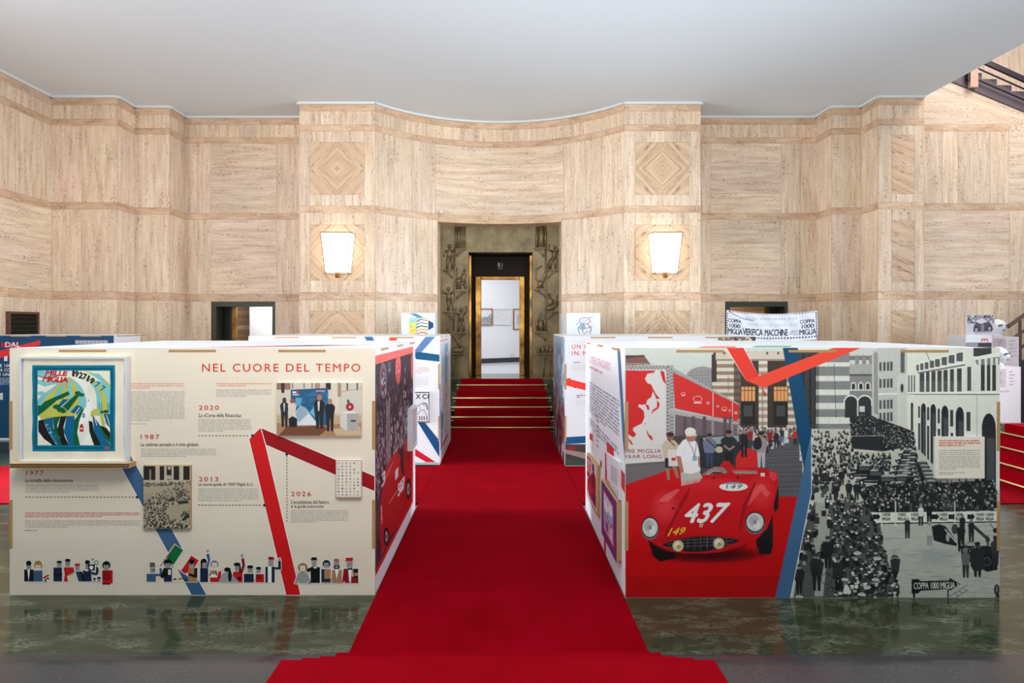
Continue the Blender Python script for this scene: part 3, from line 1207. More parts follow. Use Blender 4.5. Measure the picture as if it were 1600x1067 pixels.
# ------------------------------------------------------------------ bronze portal, brass door frame, gallery beyond
PX = lambda px, D: (px - CX) * D / F
PZ = lambda py, D: HC - (py - CY) * D / F
OX0, OX1, OZ = PX(732, DB), PX(832, DB), PZ(394, DB)
por = thing('bronze_portal', 'dark bronze doorway surround with relief figures at the top of the red steps', 'doorway', (0, DB, 0.75))
box_obj('jamb', JX0, OX0, DB, DB + 0.30, 0.75, DOOR_Z, BRONZE, por)
box_obj('jamb', OX1, JX1, DB, DB + 0.30, 0.75, DOOR_Z, BRONZE, por)
box_obj('lintel', OX0, OX1, DB, DB + 0.30, OZ, DOOR_Z, BRONZE, por)
# relief: figures on bracketed ledges, left then right, laid out on the bronze face
fp_ = front(DB)


def rel(pxs):
    return [fp_(x, y, 0.012) for x, y in pxs]


def relief(o0, sc, ledges, figs, stems):
    q = lambda X, Y: (o0[0] + X / sc, o0[1] + Y / sc)
    for x0, x1, y in ledges:
        m = MB()
        a, b = fp_(*q(x0, y)), fp_(*q(x1, y + 7))
        m.box(a.x, b.x, DB - 0.085, DB + 0.002, b.z, a.z)
        m.build('relief_ledge', BRONZE, por, 0.006)
        m = MB()
        k = 1 if (x0 + x1) / 2 < stems else -1
        outer, inner = (x0 + 6, x1 - 12) if k == 1 else (x1 - 6, x0 + 12)
        arc = [(outer + (inner - outer) * t, y + 8 + 44 * (t ** 1.6)) for t in (0, .2, .4, .6, .8, 1)]
        m.tube([fp_(*q(X, Y), 0.03) for X, Y in arc], 0.026)
        m.build('relief_bracket', BRONZE, por)
    for name, tubes, balls in figs:
        m = MB()
        for pts, r in tubes:
            m.tube([fp_(*q(X, Y), 0.034) for X, Y in pts], [v / sc * DB / F for v in r])
        for X, Y, rx, ry in balls:
            c = fp_(*q(X, Y), 0.012)
            m.ball(c, (rx / sc * DB / F, 0.085, ry / sc * DB / F))
        m.build(name, BRONZE, por)


def fig(x, y, h, lean=0, arm=0):
    """a standing relief figure, feet at (x, y), drawing units"""
    X = x + lean
    return ('relief_figure',
            [([(x - h * .10, y), (x - h * .08, y - h * .28), (X - h * .03, y - h * .5)], [h * .05, h * .06, h * .09]),
             ([(x + h * .12, y), (x + h * .13, y - h * .28), (X + h * .03, y - h * .5)], [h * .05, h * .06, h * .09]),
             ([(X, y - h * .46), (X, y - h * .62), (X + lean * .3, y - h * .78)], [h * .12, h * .10, h * .13]),
             ([(X + lean * .3 - h * .13, y - h * .76), (X - h * .26, y - h * (.62 + arm * .2)), (X - h * .2, y - h * (.5 + arm * .55))], [h * .05, h * .04, h * .035]),
             ([(X + lean * .3 + h * .13, y - h * .76), (X + h * .24, y - h * (.62 + arm * .3)), (X + h * .2, y - h * (.5 + arm * .6))], [h * .05, h * .04, h * .035])],
            [(X + lean * .4, y - h * .92, h * .075, h * .095)])


pipes = ('relief_figure', [([(x, 185), (x, 58)], [7, 7]) for x in (128, 145, 163, 182)] + [([(122, 178), (192, 178)], [8, 8])], [])
seated = ('relief_figure', [([(150, 442), (150, 410), (172, 405)], [10, 11, 14]), ([(172, 405), (176, 370), (180, 345)], [18, 14, 16]), ([(176, 355), (155, 372), (135, 380)], [7, 6, 5]), ([(134, 445), (134, 310)], [3, 3]), ([(190, 440), (186, 410)], [10, 10])], [(181, 328, 10, 13)])
anchor = ('relief_figure', [([(85, 828), (130, 818), (172, 822)], [16, 18, 14]), ([(75, 690), (120, 735), (160, 800)], [5, 8, 10]), ([(112, 838), (175, 800)], [9, 9])], [(166, 812, 14, 14)])
relief((680, 340), 3.955, [(120, 195, 188), (48, 120, 320), (120, 195, 450), (48, 125, 578), (120, 195, 708), (70, 180, 836)],
       [pipes, fig(88, 318, 150), seated, fig(95, 576, 145, -10, 0.6), fig(158, 706, 145, 2, 1.0), anchor,
        ('relief_stem', [([(120, 185), (122, 320), (124, 455), (118, 580), (112, 700)], [5, 5, 5, 5, 4]), ([(108, 845), (108, 985)], [5, 6]), ([(140, 845), (140, 985), (150, 990)], [5, 5, 4])], [])], 120)
tower = ('relief_figure', [([(232, 190), (232, 60)], [10, 8]), ([(285, 190), (285, 58)], [10, 8]), ([(258, 180), (262, 120), (258, 60)], [20, 16, 18])], [(258, 60, 16, 10)])
wheel = ('relief_figure', [([(250, 436), (285, 350), (320, 255)], [9, 9, 8]), ([(232, 436), (270, 400), (292, 330)], [7, 7, 6]), ([(275, 436), (225, 380), (228, 320), (265, 300)], [5, 5, 5, 4])], [(255, 410, 20, 22)])
boat = ('relief_figure', [([(292, 565), (330, 555), (365, 520)], [15, 17, 10]), ([(310, 560), (308, 470)], [12, 10]), ([(340, 550), (352, 500), (362, 480)], [6, 6, 5])], [(318, 520, 20, 24)])
arch = ('relief_figure', [([(235, 700), (232, 640), (255, 600), (282, 640), (285, 700)], [9, 9, 9, 9, 9]), ([(258, 700), (258, 630)], [16, 14])], [(236, 660, 12, 18)])
town = ('relief_figure', [([(245, 832), (245, 805)], [12, 10]), ([(270, 832), (270, 795)], [12, 10]), ([(295, 832), (296, 785)], [10, 8]), ([(318, 832), (318, 800)], [10, 8])], [])
relief((780, 340), 3.955, [(215, 290, 188), (288, 365, 320), (215, 300, 440), (288, 365, 575), (215, 300, 705), (235, 332, 836)],
       [tower, fig(330, 318, 145, 10, 1.0), wheel, boat, arch, town,
        ('relief_stem', [([(286, 190), (288, 320), (290, 440), (284, 575), (288, 705)], [5, 5, 5, 5, 4]), ([(276, 845), (272, 985)], [5, 6]), ([(310, 845), (312, 985)], [5, 5])], [])], 290)

DG = 15.80
gx0, gx1, gz = PX(743, DG), PX(819.6, DG), PZ(432, DG)
ix0, ix1, iz = PX(752, DG), PX(811.6, DG), PZ(437, DG)
door = tag(empty('door_3', (0, DG, 0.75)), kind='structure')
m = MB()
m.box(OX0 - 0.04, OX0, DB + 0.30, DG, 0.75, OZ + 0.04)
m.box(OX1, OX1 + 0.04, DB + 0.30, DG, 0.75, OZ + 0.04)
m.box(OX0, OX1, DB + 0.30, DG, OZ, OZ + 0.04)
m.build('recess_lining', BLACKWOOD, door)
m = MB()
m.box(OX0 - 0.3, gx0, DG, DG + 0.12, 0.75, OZ + 0.3)
m.box(gx1, OX1 + 0.3, DG, DG + 0.12, 0.75, OZ + 0.3)
m.build('side_panel', BLACKWOOD, door)
box_obj('transom', gx0, gx1, DG, DG + 0.12, gz, OZ + 0.3, BLACKWOOD, door)
m = MB()
for s_, a, b_ in ((0, gx0, ix0), (1, ix1, gx1)):
    m.box(a, b_, DG - 0.06, DG + 0.10, 0.75, gz)
m.box(ix0, ix1, DG - 0.06, DG + 0.10, iz, gz)
m.build('brass_frame', GOLD, door, 0.01)
for x in (OX0 + 0.005, OX1 - 0.055):
    box_obj('brass_strip', x, x + 0.05, DB + 0.16, DB + 0.30, 0.75, OZ - 0.06, GOLD, door)
v = Vec()
v.text('1', 778, 410.5, 780, 416.5, (196, 190, 160), bold=0.02)
v.text('11', 780.6, 410.5, 785, 416.5, (196, 190, 160), bold=0.02)
v.ell(781.5, 419, 4.2, 2.2, (96, 92, 78), n=16)
e = v.build('emblem', front(DG), door)

# gallery room beyond
ga, gb = (-2.4, 19.4), (2.6, 22.9)
p, L = straight(*ga, *gb)
m = MB()
m.prism([(*ga, 0.75), (*gb, 0.75), (*gb, 4.6), (*ga, 4.6)], (0, 0.2, 0))
tag(m.build('wall_gallery', WHITE_WALL), kind='structure')
m = MB()
m.prism([(*ga, 0.75), (*gb, 0.75), (*gb, 0.90), (*ga, 0.90)], (0.014, -0.02, 0))
tag(m.build('baseboard_gallery', DARK), kind='structure')
tag(box_obj('floor_gallery', -2.6, 2.8, 16.3, 23.2, 0.65, 0.75, GREY_FLOOR), kind='structure')
tag(box_obj('wall_gallery_left', -2.6, -2.4, 16.0, 20.0, 0.75, 4.6, WHITE_WALL), kind='structure')
tag(box_obj('wall_gallery_right', 2.6, 2.8, 16.0, 23.2, 0.75, 4.6, WHITE_WALL), kind='structure')
tag(box_obj('ceiling_gallery', -2.6, 2.8, 16.0, 23.2, 4.6, 4.7, WHITE_WALL), kind='structure')


def on_gallery(px, py, off=0.0):
    k = (gb[1] - ga[1]) / (gb[0] - ga[0])
    tx = (px - CX) / F
    y = (ga[1] - k * ga[0]) / (1 - k * tx)
    nx, ny = k / math.hypot(1, k), -1 / math.hypot(1, k)
    return Vector((tx * y + nx * off, y + ny * off, HC - (py - CY) * y / F))


def gallery_picture(px0, px1, py0, py1, frame, label, draw):
    c = on_gallery((px0 + px1) / 2, py1)
    t_ = thing('framed_picture', label, 'picture', tuple(c), 'pictures in the white room beyond the doorway')
    f = 1.3
    m = MB()
    th = on_gallery(px0, py0, 0.04) - on_gallery(px0, py0)
    for a, b_, c_, d in ((px0, px0 + f, py0, py1), (px1 - f, px1, py0, py1), (px0 + f, px1 - f, py0, py0 + f), (px0 + f, px1 - f, py1 - f, py1)):
        m.prism([on_gallery(a, d), on_gallery(b_, d), on_gallery(b_, c_), on_gallery(a, c_)], th)
    m.build('frame', frame, t_)
    r = Ras(px0 + f, py0 + f, px1 - f, py1 - f, 3, 1, (226, 226, 226))
    draw(r)
    r.build('picture_sheet', on_gallery, t_, 0.012)


def dr1(r):
    r.poly([(752, 500), (757, 494), (761, 496), (766, 490), (769, 494), (769, 508), (752, 508)], (168, 170, 172))
    for i in range(60):
        x, y = 753 + r.rnd.random() * 14, 495 + r.rnd.random() * 9
        r.ell(x, y, 0.5, 0.7, r.rnd.choice([(70, 72, 76), (110, 112, 118), (200, 200, 200)]))


def dr2(r):
    for i in range(40):
        x, y = 773 + r.rnd.random() * 21, 485 + r.rnd.random() * 19
        r.line([(x, y), (x + r.rnd.uniform(-3, 3), y + r.rnd.uniform(-2, 2))], 0.3, (176, 178, 184))


def dr3(r):
    for i in range(16):
        y = 492 + i
        r.line([(807.5, y), (811.0 + i % 3, y)], 0.6, (90, 90, 96))


gallery_picture(747, 769.2, 482, 508.5, OAK, 'oak framed grey landscape print on the white wall beyond the doorway', dr1)
gallery_picture(771.2, 797.5, 482, 507.5, PLASTERCAST, 'white framed faint map on the white wall beyond the doorway', dr2)
gallery_picture(801.3, 826, 482.5, 515, OAK, 'brown framed tall print at the right edge of the white room beyond', dr3)
c = on_gallery(800, 557)
m = MB()
m.prism([on_gallery(798, 557), on_gallery(802.4, 557), on_gallery(802.4, 552.4), on_gallery(798, 552.4)], on_gallery(798, 557, 0.015) - on_gallery(798, 557))
tag(m.build('wall_socket', BOARD), 'small white socket plate low on the white wall beyond the doorway', 'socket')

# side doors in the recessed walls
for i, (x0, x1, bright) in enumerate(((DL0, DL1, True), (DR0, DR1, False))):
    dr = tag(empty('door_%d' % (i + 1), ((x0 + x1) / 2, D3, 0)), kind='structure')
    m = MB()
    fw = 0.11
    m.box(x0, x0 + fw, D3, D3 + 0.35, 0, 2.505)
    m.box(x1 - fw * 0.6, x1, D3, D3 + 0.35, 0, 2.505)
    m.box(x0 + fw, x1 - fw * 0.6, D3, D3 + 0.35, 2.505 - fw, 2.505)
    m.build('door_frame', DOORMETAL, dr)
    xs = x0 + 0.27 if i == 0 else x1 - 0.30
    box_obj('brass_edge', xs, xs + 0.09, D3 + 0.45, D3 + 0.53, 0, 2.42, GOLD, dr)
    m = MB()
    if i == 0:
        m.box(x0 - 0.2, x0 + 0.27, D3 + 0.46, D3 + 0.53, 0, 2.6)
    else:
        m.box(x1 - 0.21, x1 + 0.2, D3 + 0.46, D3 + 0.53, 0, 2.6)
    m.build('door_leaf', DOORMETAL, dr)
    rm = MB()
    rm.box(x0 - 1.0, x1 + 1.0, 16.6, 16.8, 0, 3.6)
    q = Slabs(straight(x0 - 1.0, 16.58, x1 + 1.0, 16.58)[0])
    Lq = x1 - x0 + 2.0
    q.band(0, Lq, 2.24, 2.36)
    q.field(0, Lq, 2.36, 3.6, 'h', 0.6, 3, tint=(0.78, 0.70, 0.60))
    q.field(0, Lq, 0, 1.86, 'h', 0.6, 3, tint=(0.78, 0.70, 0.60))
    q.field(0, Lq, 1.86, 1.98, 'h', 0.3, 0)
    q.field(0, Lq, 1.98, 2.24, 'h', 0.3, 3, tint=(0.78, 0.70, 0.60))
    q.build('wall_room_%s' % ('left' if i == 0 else 'right'))
    tag(box_obj('ceiling_room_%s' % ('left' if i == 0 else 'right'), x0 - 1.0, x1 + 1.0, D3 + 0.5, 16.8, 3.6, 3.7, PLASTER), kind='structure')
    tag(box_obj('floor_room_%s' % ('left' if i == 0 else 'right'), x0 - 1.0, x1 + 1.0, 15.0, 16.8, -0.1, 0.0, GREY_FLOOR), kind='structure')
xw0, xw1 = PX(390, 16.0), PX(440, 16.0)
tag(box_obj('wall_partition', xw0, xw1, 16.0, 16.1, 0, 3.6, WHITE_WALL), kind='structure')

# ------------------------------------------------------------------ upper stair seen through the ceiling opening
st = thing('upper_staircase', 'grey sided upper stair with stepped edge, seen through the ceiling opening top right', 'staircase', (9.14, 13.0, slope(9.14)))
m = MB()
run, rise = 0.30, 0.1245
xs0 = 8.2
top = []
x = xs0
z = slope(xs0) + 0.24
pts = []
n = 15
for i in range(n):
    pts.append((xs0 + run * i, slope(xs0 + run * i) + 0.30))
    pts.append((xs0 + run * (i + 1), slope(xs0 + run * i) + 0.30))
low = [(xs0 + run * n, slope(xs0 + run * n)), (xs0, slope(xs0))]
m.prism([(a, DS - 0.02, b_ + 0.012) for a, b_ in pts + low], (0, 1.6, 0))
m.build('stepped_side', STRINGER, st)
hr = thing('upper_handrail', 'dark sloping handrail bars above the upper stair at top right', 'handrail', (9.8, DS, slope(9.8) + 0.3))


def bar(par, p0, p1, D, w_, mt, nm='rail', dep=0.05):
    a, b_ = Vector((PX(p0[0], D), D, PZ(p0[1], D))), Vector((PX(p1[0], D), D, PZ(p1[1], D)))
    d = (b_ - a).normalized()
    b_ = b_ + d * 1.6
    m = MB()
    h = Vector((0, 0, w_))
    m.prism([a, b_, b_ + h, a + h], (0, dep, 0))
    return m.build(nm, mt, par)


DH = DS - 0.09
bar(hr, (1535, 97.5), (1600, 127), DH, 0.11, RAILDARK)
bar(hr, (1524, 105), (1600, 139), DH, 0.022, RAILDARK, dep=0.03)
bar(hr, (1524, 123), (1600, 156), DH, 0.022, RAILDARK, dep=0.03)
m = MB()
m.box(PX(1516, DH), PX(1528, DH), DH - 0.01, DH + 0.06, PZ(136, DH), PZ(100, DH))
m.build('post', SALMON, hr)
box_obj('bracket', PX(1512.5, DH), PX(1516, DH), DH, DH + 0.06, PZ(126, DH), PZ(112, DH), RAILDARK, hr)

# lower handrail on the right
DW = 12.6
h2 = thing('side_handrail', 'brown wooden handrail rising along the stone wall at the far right', 'handrail', (PX(1578, DW), DW, 0.6))
for (a, b_, w_) in (((1577, 513), (1600, 496.5), 0.075), ((1586, 529), (1600, 520), 0.05), ((1591, 549), (1600, 543), 0.05)):
    bar(h2, a, b_, DW, w_, RAILWOOD, 'rail')
box_obj('flank', PX(1591, DW), 12.5, DW, DW + 0.3, 0.0, PZ(563, DW), RAILDARK, h2)
mm_ = MB()
mm_.box(PX(1595, DW), PX(1598, DW), DW + 0.02, DW + 0.06, PZ(563, DW), PZ(500, DW))
mm_.build('post', RAILWOOD, h2)

# ------------------------------------------------------------------ sconces, wall vent
DSC = 12.95
for cxp, lab in ((524.8, 'glowing frosted glass wall lantern on the stone pilaster left of the doorway'), (1042.4, 'glowing frosted glass wall lantern on the stone pilaster right of the doorway')):
    cx_ = PX(cxp, DSC)
    s_ = thing('wall_lantern', lab, 'wall lamp', (cx_, DP, 3.04), 'wall lanterns')
    tw, bw, zt, zb = 0.33, 0.25, 3.86, 3.05
    yf_t, yf_b = DP - 0.30, DP - 0.22
    m = MB()
    vs = [(cx_ - bw, DP - .03, zb), (cx_ + bw, DP - .03, zb), (cx_ + bw * .9, yf_b, zb), (cx_ - bw * .9, yf_b, zb),
          (cx_ - tw, DP - .03, zt), (cx_ + tw, DP - .03, zt), (cx_ + tw * .9, yf_t, zt), (cx_ - tw * .9, yf_t, zt)]
    m.add(vs, [(0, 1, 2, 3), (4, 7, 6, 5), (0, 4, 5, 1), (1, 5, 6, 2), (2, 6, 7, 3), (3, 7, 4, 0)])
    m.build('glass_shade', GLOW, s_)
    m = MB()
    for i in range(4):
        m.tube([vs[i], vs[i + 4]], 0.007)
        m.tube([vs[i], vs[(i + 1) % 4]], 0.009)
        m.tube([vs[i + 4], vs[4 + (i + 1) % 4]], 0.009)
    m.build('brass_frame', GOLD, s_)
    m = MB()
    m.tube([(cx_, DP - .12, zb), (cx_, DP - .12, zb - 0.05)], 0.05)
    m.ball((cx_, DP - .12, zb - 0.07), (0.06, 0.06, 0.03))
    m.build('finial', GOLD, s_)
    box_obj('back_plate', cx_ - 0.2, cx_ + 0.2, DP - 0.031, DP - 0.001, zb, zt, GOLD, s_)

vt = thing('wall_vent', 'dark slatted vent grille low on the left stone wall', 'vent', (XL, 11.7, 1.2))
a0, a1 = 9.03 * F / 774, 9.03 * F / 728
z0, z1 = 1.45, 2.21
tb = MB()
tb.box(XL + 0.001, XL + 0.01, a0, a1, z0, z1)
tb.build('back_plate', BLACKWOOD, vt)
m = MB()
for i in range(9):
    z = z0 + 0.05 + (z1 - z0 - 0.1) * i / 8
    m.prism([(XL + 0.01, a0 + 0.03, z), (XL + 0.05, a0 + 0.03, z - 0.03), (XL + 0.05, a0 + 0.03, z - 0.02), (XL + 0.01, a0 + 0.03, z + 0.01)], (0, a1 - a0 - 0.06, 0))
m.build('slats', DOORMETAL, vt)
m = MB()
m.box(XL + 0.001, XL + 0.06, a0 - 0.02, a0 + 0.03, z0 - 0.04, z1 + 0.03)
m.box(XL + 0.001, XL + 0.06, a1 - 0.03, a1 + 0.02, z0 - 0.04, z1 + 0.03)
m.box(XL + 0.001, XL + 0.06, a0 + 0.03, a1 - 0.03, z1 - 0.01, z1 + 0.03)
m.box(XL + 0.001, XL + 0.06, a0 + 0.03, a1 - 0.03, z0 - 0.04, z0)
m.build('frame', RAILWOOD, vt)

# ------------------------------------------------------------------ display boxes of white laminated cardboard
TH = 0.02
CREAM = (236, 221, 198)
RED, DRED, ORED = (216, 22, 26), (158, 10, 20), (240, 70, 50)
BLUE, NAVY, TEAL = (58, 98, 138), (16, 74, 112), (12, 70, 104)
INK, GREY = (40, 40, 44), (184, 176, 163)


def booth(label, x0, x1, D0, D1, h, zb=0.0):
    b = thing('display_box', label, 'display box', ((x0 + x1) / 2, (D0 + D1) / 2, 0), 'white cardboard display boxes')
    P = {'root': b}
    P['front'] = box_obj('front_panel', x0, x1, D0, D0 + TH, zb, h, BOARD, b)
    P['back'] = box_obj('back_panel', x0, x1, D1 - TH, D1, zb, h, BOARD, b)
    P['left'] = box_obj('side_panel', x0, x0 + TH, D0 + TH, D1 - TH, zb, h, BOARD, b)
    P['right'] = box_obj('side_panel', x1 - TH, x1, D0 + TH, D1 - TH, zb, h, BOARD, b)
    P['lid'] = box_obj('lid', x0 + TH, x1 - TH, D0 + TH, D1 - TH, h - TH - 0.004, h - 0.004, BOARD, b)
    W, n = x1 - x0, 3
    # cardboard tongues that lock the panels together, seen as brown slots
    for i in range(n):
        c = x0 + W * (0.20 + 0.30 * i)
        box_obj('locking_tab', c - 0.175, c + 0.175, D0 - 0.002, D0 + 0.006, h - 0.030, h - 0.012, KRAFT, P['front'])
    for i in range(2):
        zc = h * (0.20 + 0.40 * i)
        for x, k in ((x0, 1), (x1, -1)):
            a, c = sorted((x - k * 0.002, x + k * 0.022))
            box_obj('locking_tab', a, c, D0 - 0.002, D0 + 0.006, zc - 0.02, zc + 0.34, KRAFT, P['front'])
    for i in range(3):
        yc = D0 + (D1 - D0) * (0.10 + 0.36 * i)
        for key, x, k in (('left', x0, 1), ('right', x1, -1)):
            a, c = sorted((x - k * 0.002, x + k * 0.006))
            box_obj('locking_tab', a, c, yc, yc + 0.34, h - 0.030, h - 0.012, KRAFT, P[key])
    return P


def mounted(name, label, cat, px, D, th, body=BOARD, group=None):
    """a printed board fixed flat on a front panel; px is its face (x0, y0, x1, y1)"""
    mp = front(D - th)
    a, b_ = mp(px[0], px[3]), mp(px[2], px[1])
    t_ = thing(name, label, cat, ((a.x + b_.x) / 2, D, a.z), group)
    box_obj('board', a.x, b_.x, D - th, D - 0.0026, a.z, b_.z, body, t_)
    return t_, mp


def side_mounted(name, label, cat, quad, X, s, th, body=BOARD, group=None):
    mp = side(X, s)
    q = [mp(x, y) for x, y in quad]
    c = sum(q, Vector()) / len(q)
    t_ = thing(name, label, cat, (X, c.y, min(p.z for p in q)), group)
    m = MB()
    m.prism([p + Vector((s * 0.0026, 0, 0)) for p in q], (s * th, 0, 0))
    m.build('board', body, t_)
    return t_, (lambda x, y, off=0.0: mp(x, y, off + th + 0.0026))


# ---- left front box: timeline panel -------------------------------------------------------------
DF = 4.728
B1 = booth('white timeline display box with a framed scarf, left of the red aisle nearest the viewer', PX(15, DF), PX(586, DF), DF, 6.92, 1.826)
f = front(DF)
v = Vec()
v.rect(15.6, 545, 585.4, 929.4, CREAM, 0)
WB = (246, 244, 240)


def ribbon(pts, c, layer=2, edge=1.6, v=None):
    n = len(pts)
    A = sum(pts[i][0] * pts[(i + 1) % n][1] - pts[(i + 1) % n][0] * pts[i][1] for i in range(n))
    sg = 1 if A > 0 else -1
    out = []
    for i in range(n):
        (x0, y0), (x1, y1), (x2, y2) = pts[i - 1], pts[i], pts[(i + 1) % n]
        a = Vector((y1 - y0, -(x1 - x0))).normalized() * sg
        b_ = Vector((y2 - y1, -(x2 - x1))).normalized() * sg
        d = (a + b_)
        k = edge / max(0.5, 1 + a.dot(b_)) if d.length > 1e-6 else 0
        out.append((x1 + d.x * k, y1 + d.y * k))
    v.poly(out, WB, layer - 1)
    v.poly(pts, c, layer)


def clip_y(pts, ymax):
    return [(x, min(y, ymax)) for x, y in pts]


# blue ribbon zig-zag
ribbon([(166, 686), (190, 686), (286, 859), (263.5, 864)], (70, 104, 142), 2, 1.2, v)
ribbon([(278, 889), (307, 901), (322.5, 929.2), (299.5, 929.2)], (64, 98, 136), 2, 0.8, v)
# red ribbon
ribbon([(407, 668.4), (523.9, 718), (585.2, 744), (585.2, 767), (524, 741.5), (414.4, 694)], DRED, 2, 1.0, v)
ribbon([(389.6, 686), (407, 668.4), (414.4, 694), (469.5, 929.2), (447.5, 929.2)], RED, 3, 1.2, v)
TX = (196, 44, 40)
v.text('NEL CUORE DEL TEMPO', 316, 568.2, 563, 580.6, (220, 48, 40), 2, 1.25, 0.012)
v.rows(339, 598.5, 424, 605, 2, (232, 144, 128))
v.rows(338, 608.5, 424, 621, 4, GREY)
v.rows(203, 598.5, 289, 608.5, 3, (232, 144, 128))
v.rows(203, 611.5, 289, 659, 15, GREY)
v.rows(203, 661.5, 240, 664, 1, (176, 168, 158))
for s_, a, b_, c_, d_ in (('2020', 311, 633.5, 342, 640.3), ('1987', 220, 679, 249, 686), ('1977', 41, 735.3, 68, 741.8), ('2013', 311, 745, 341, 752), ('2026', 455, 768, 486, 775)):
    v.text(s_, a, b_, c_, d_, TX, 2, 1.3, 0.02)
for s_, a, b_, c_, d_ in (('La «Corsa della Rinascita»', 311, 645.8, 377, 651.6), ('La cadenza annuale e il mito globale', 220, 691.6, 310, 698.6),
                          ('La scintilla della rievocazione', 40, 747.6, 114, 753), ('La nuova guida di 1000 Miglia S.r.l.', 310, 754, 396, 760.3),
                          ("L'ecosistema del futuro", 455, 781, 514, 787), ('e la guida autonoma', 455, 788.6, 505.5, 794.6)):
    v.text(s_, a, b_, c_, d_, INK, 2, 1.0, 0.012)
v.rows(310, 655, 393, 675.5, 7, GREY)
v.rows(220, 701, 338, 715, 5, GREY)
v.rows(40, 757, 155, 771, 5, GREY)
v.rows(39, 800.5, 219, 809, 3, (214, 112, 100))
v.rows(39, 813, 219, 825.5, 4, GREY)
v.rows(39, 828, 77, 830.4, 1, (120, 112, 104))
v.rows(310, 763, 404, 784, 8, GREY)
v.rows(455, 797, 545, 817.5, 7, GREY)


def dashes(x0, y0, x1, y1, n, v=v):
    for i in range(n):
        a, b_ = i / n, (i + 0.55) / n
        v.line([(x0 + (x1 - x0) * a, y0 + (y1 - y0) * a), (x0 + (x1 - x0) * b_, y0 + (y1 - y0) * b_)], 1.1, INK, 3)


dashes(310, 680.6, 390, 680.6, 15)
v.ell(394.6, 680.4, 2.2, 2.2, INK, 4)
dashes(40, 776.4, 212, 776.4, 31)
v.ell(214.5, 776.6, 2.2, 2.2, INK, 4)
dashes(310, 789, 410, 789, 19)
v.ell(413.4, 789, 2.2, 2.2, INK, 4)
dashes(448.4, 712, 448.4, 817, 21)
v.ell(448.2, 709.6, 2.2, 2.2, INK, 4)

# row of printed people along the foot of the panel
SK, SK2 = (164, 158, 154), (236, 222, 206)
TAN, BRN = (182, 132, 92), (120, 82, 52)
NV, BK, BL, MR = (28, 40, 66), (18, 18, 22), (62, 92, 126), (150, 18, 24)
RD = (206, 24, 28)
G = {}


def fr(ox, oy, k):
    return lambda x, y: (ox + x / k, oy + y / k)


def grow(pts, e):
    """outline moved outward by e (a convex-ish shape)"""
    n = len(pts)
    A = sum(pts[i][0] * pts[(i + 1) % n][1] - pts[(i + 1) % n][0] * pts[i][1] for i in range(n))
    sg = 1 if A > 0 else -1
    out = []
    for i in range(n):
        (x0, y0), (x1, y1), (x2, y2) = pts[i - 1], pts[i], pts[(i + 1) % n]
        a = Vector((y1 - y0, -(x1 - x0))).normalized() * sg
        b_ = Vector((y2 - y1, -(x2 - x1))).normalized() * sg
        d = a + b_
        k = e / max(0.5, 1 + a.dot(b_))
        out.append((x1 + d.x * k, y1 + d.y * k))
    return out


def people(T, items):
    """flat printed figures, each shape with the thin white edge the panel gives it"""
    for it in items:
        k, c = it[0], it[1]
        lay = 4 + (it[-1] if isinstance(it[-1], int) and k in 'rep' and len(it) > (6 if k != 'p' else 3) else 0)
        if k == 'r':
            a, b_ = T(it[2], it[3]), T(it[4], it[5])
            v.rect(a[0] - .8, a[1] - .8, b_[0] + .8, b_[1] + .8, WB, 3)
            v.rect(a[0], a[1], b_[0], b_[1], c, lay)
        elif k == 'e':
            a, b_ = T(it[2], it[3]), T(it[2] + it[4], it[3] + it[5])
            v.ell(a[0], a[1], b_[0] - a[0] + .8, b_[1] - a[1] + .8, WB, 3)
            v.ell(a[0], a[1], b_[0] - a[0], b_[1] - a[1], c, lay)
        else:
            pts = [T(*q) for q in it[2]]
            v.poly(grow(pts, 0.8), WB, 3)
            v.poly(pts, c, lay)


def face(T, x0, y0, x1, y1, c, hair=None, hh=0.3, eyes=True, lay=1):
    items = [('r', c, x0, y0, x1, y1, lay)]
    w_, h_ = x1 - x0, y1 - y0
    if hair:
        items.append(('e', hair, (x0 + x1) / 2, y0 + h_ * hh * .5, w_ * .56, h_ * hh, lay + 1))
    if eyes:
        for ex in (0.32, 0.68):
            items.append(('e', BK, x0 + w_ * ex, y0 + h_ * .48, w_ * .06, h_ * .05, lay + 2))
        items.append(('r', (120, 108, 104), x0 + w_ * .46, y0 + h_ * .5, x0 + w_ * .54, y0 + h_ * .68, lay + 2))
    people(T, items)


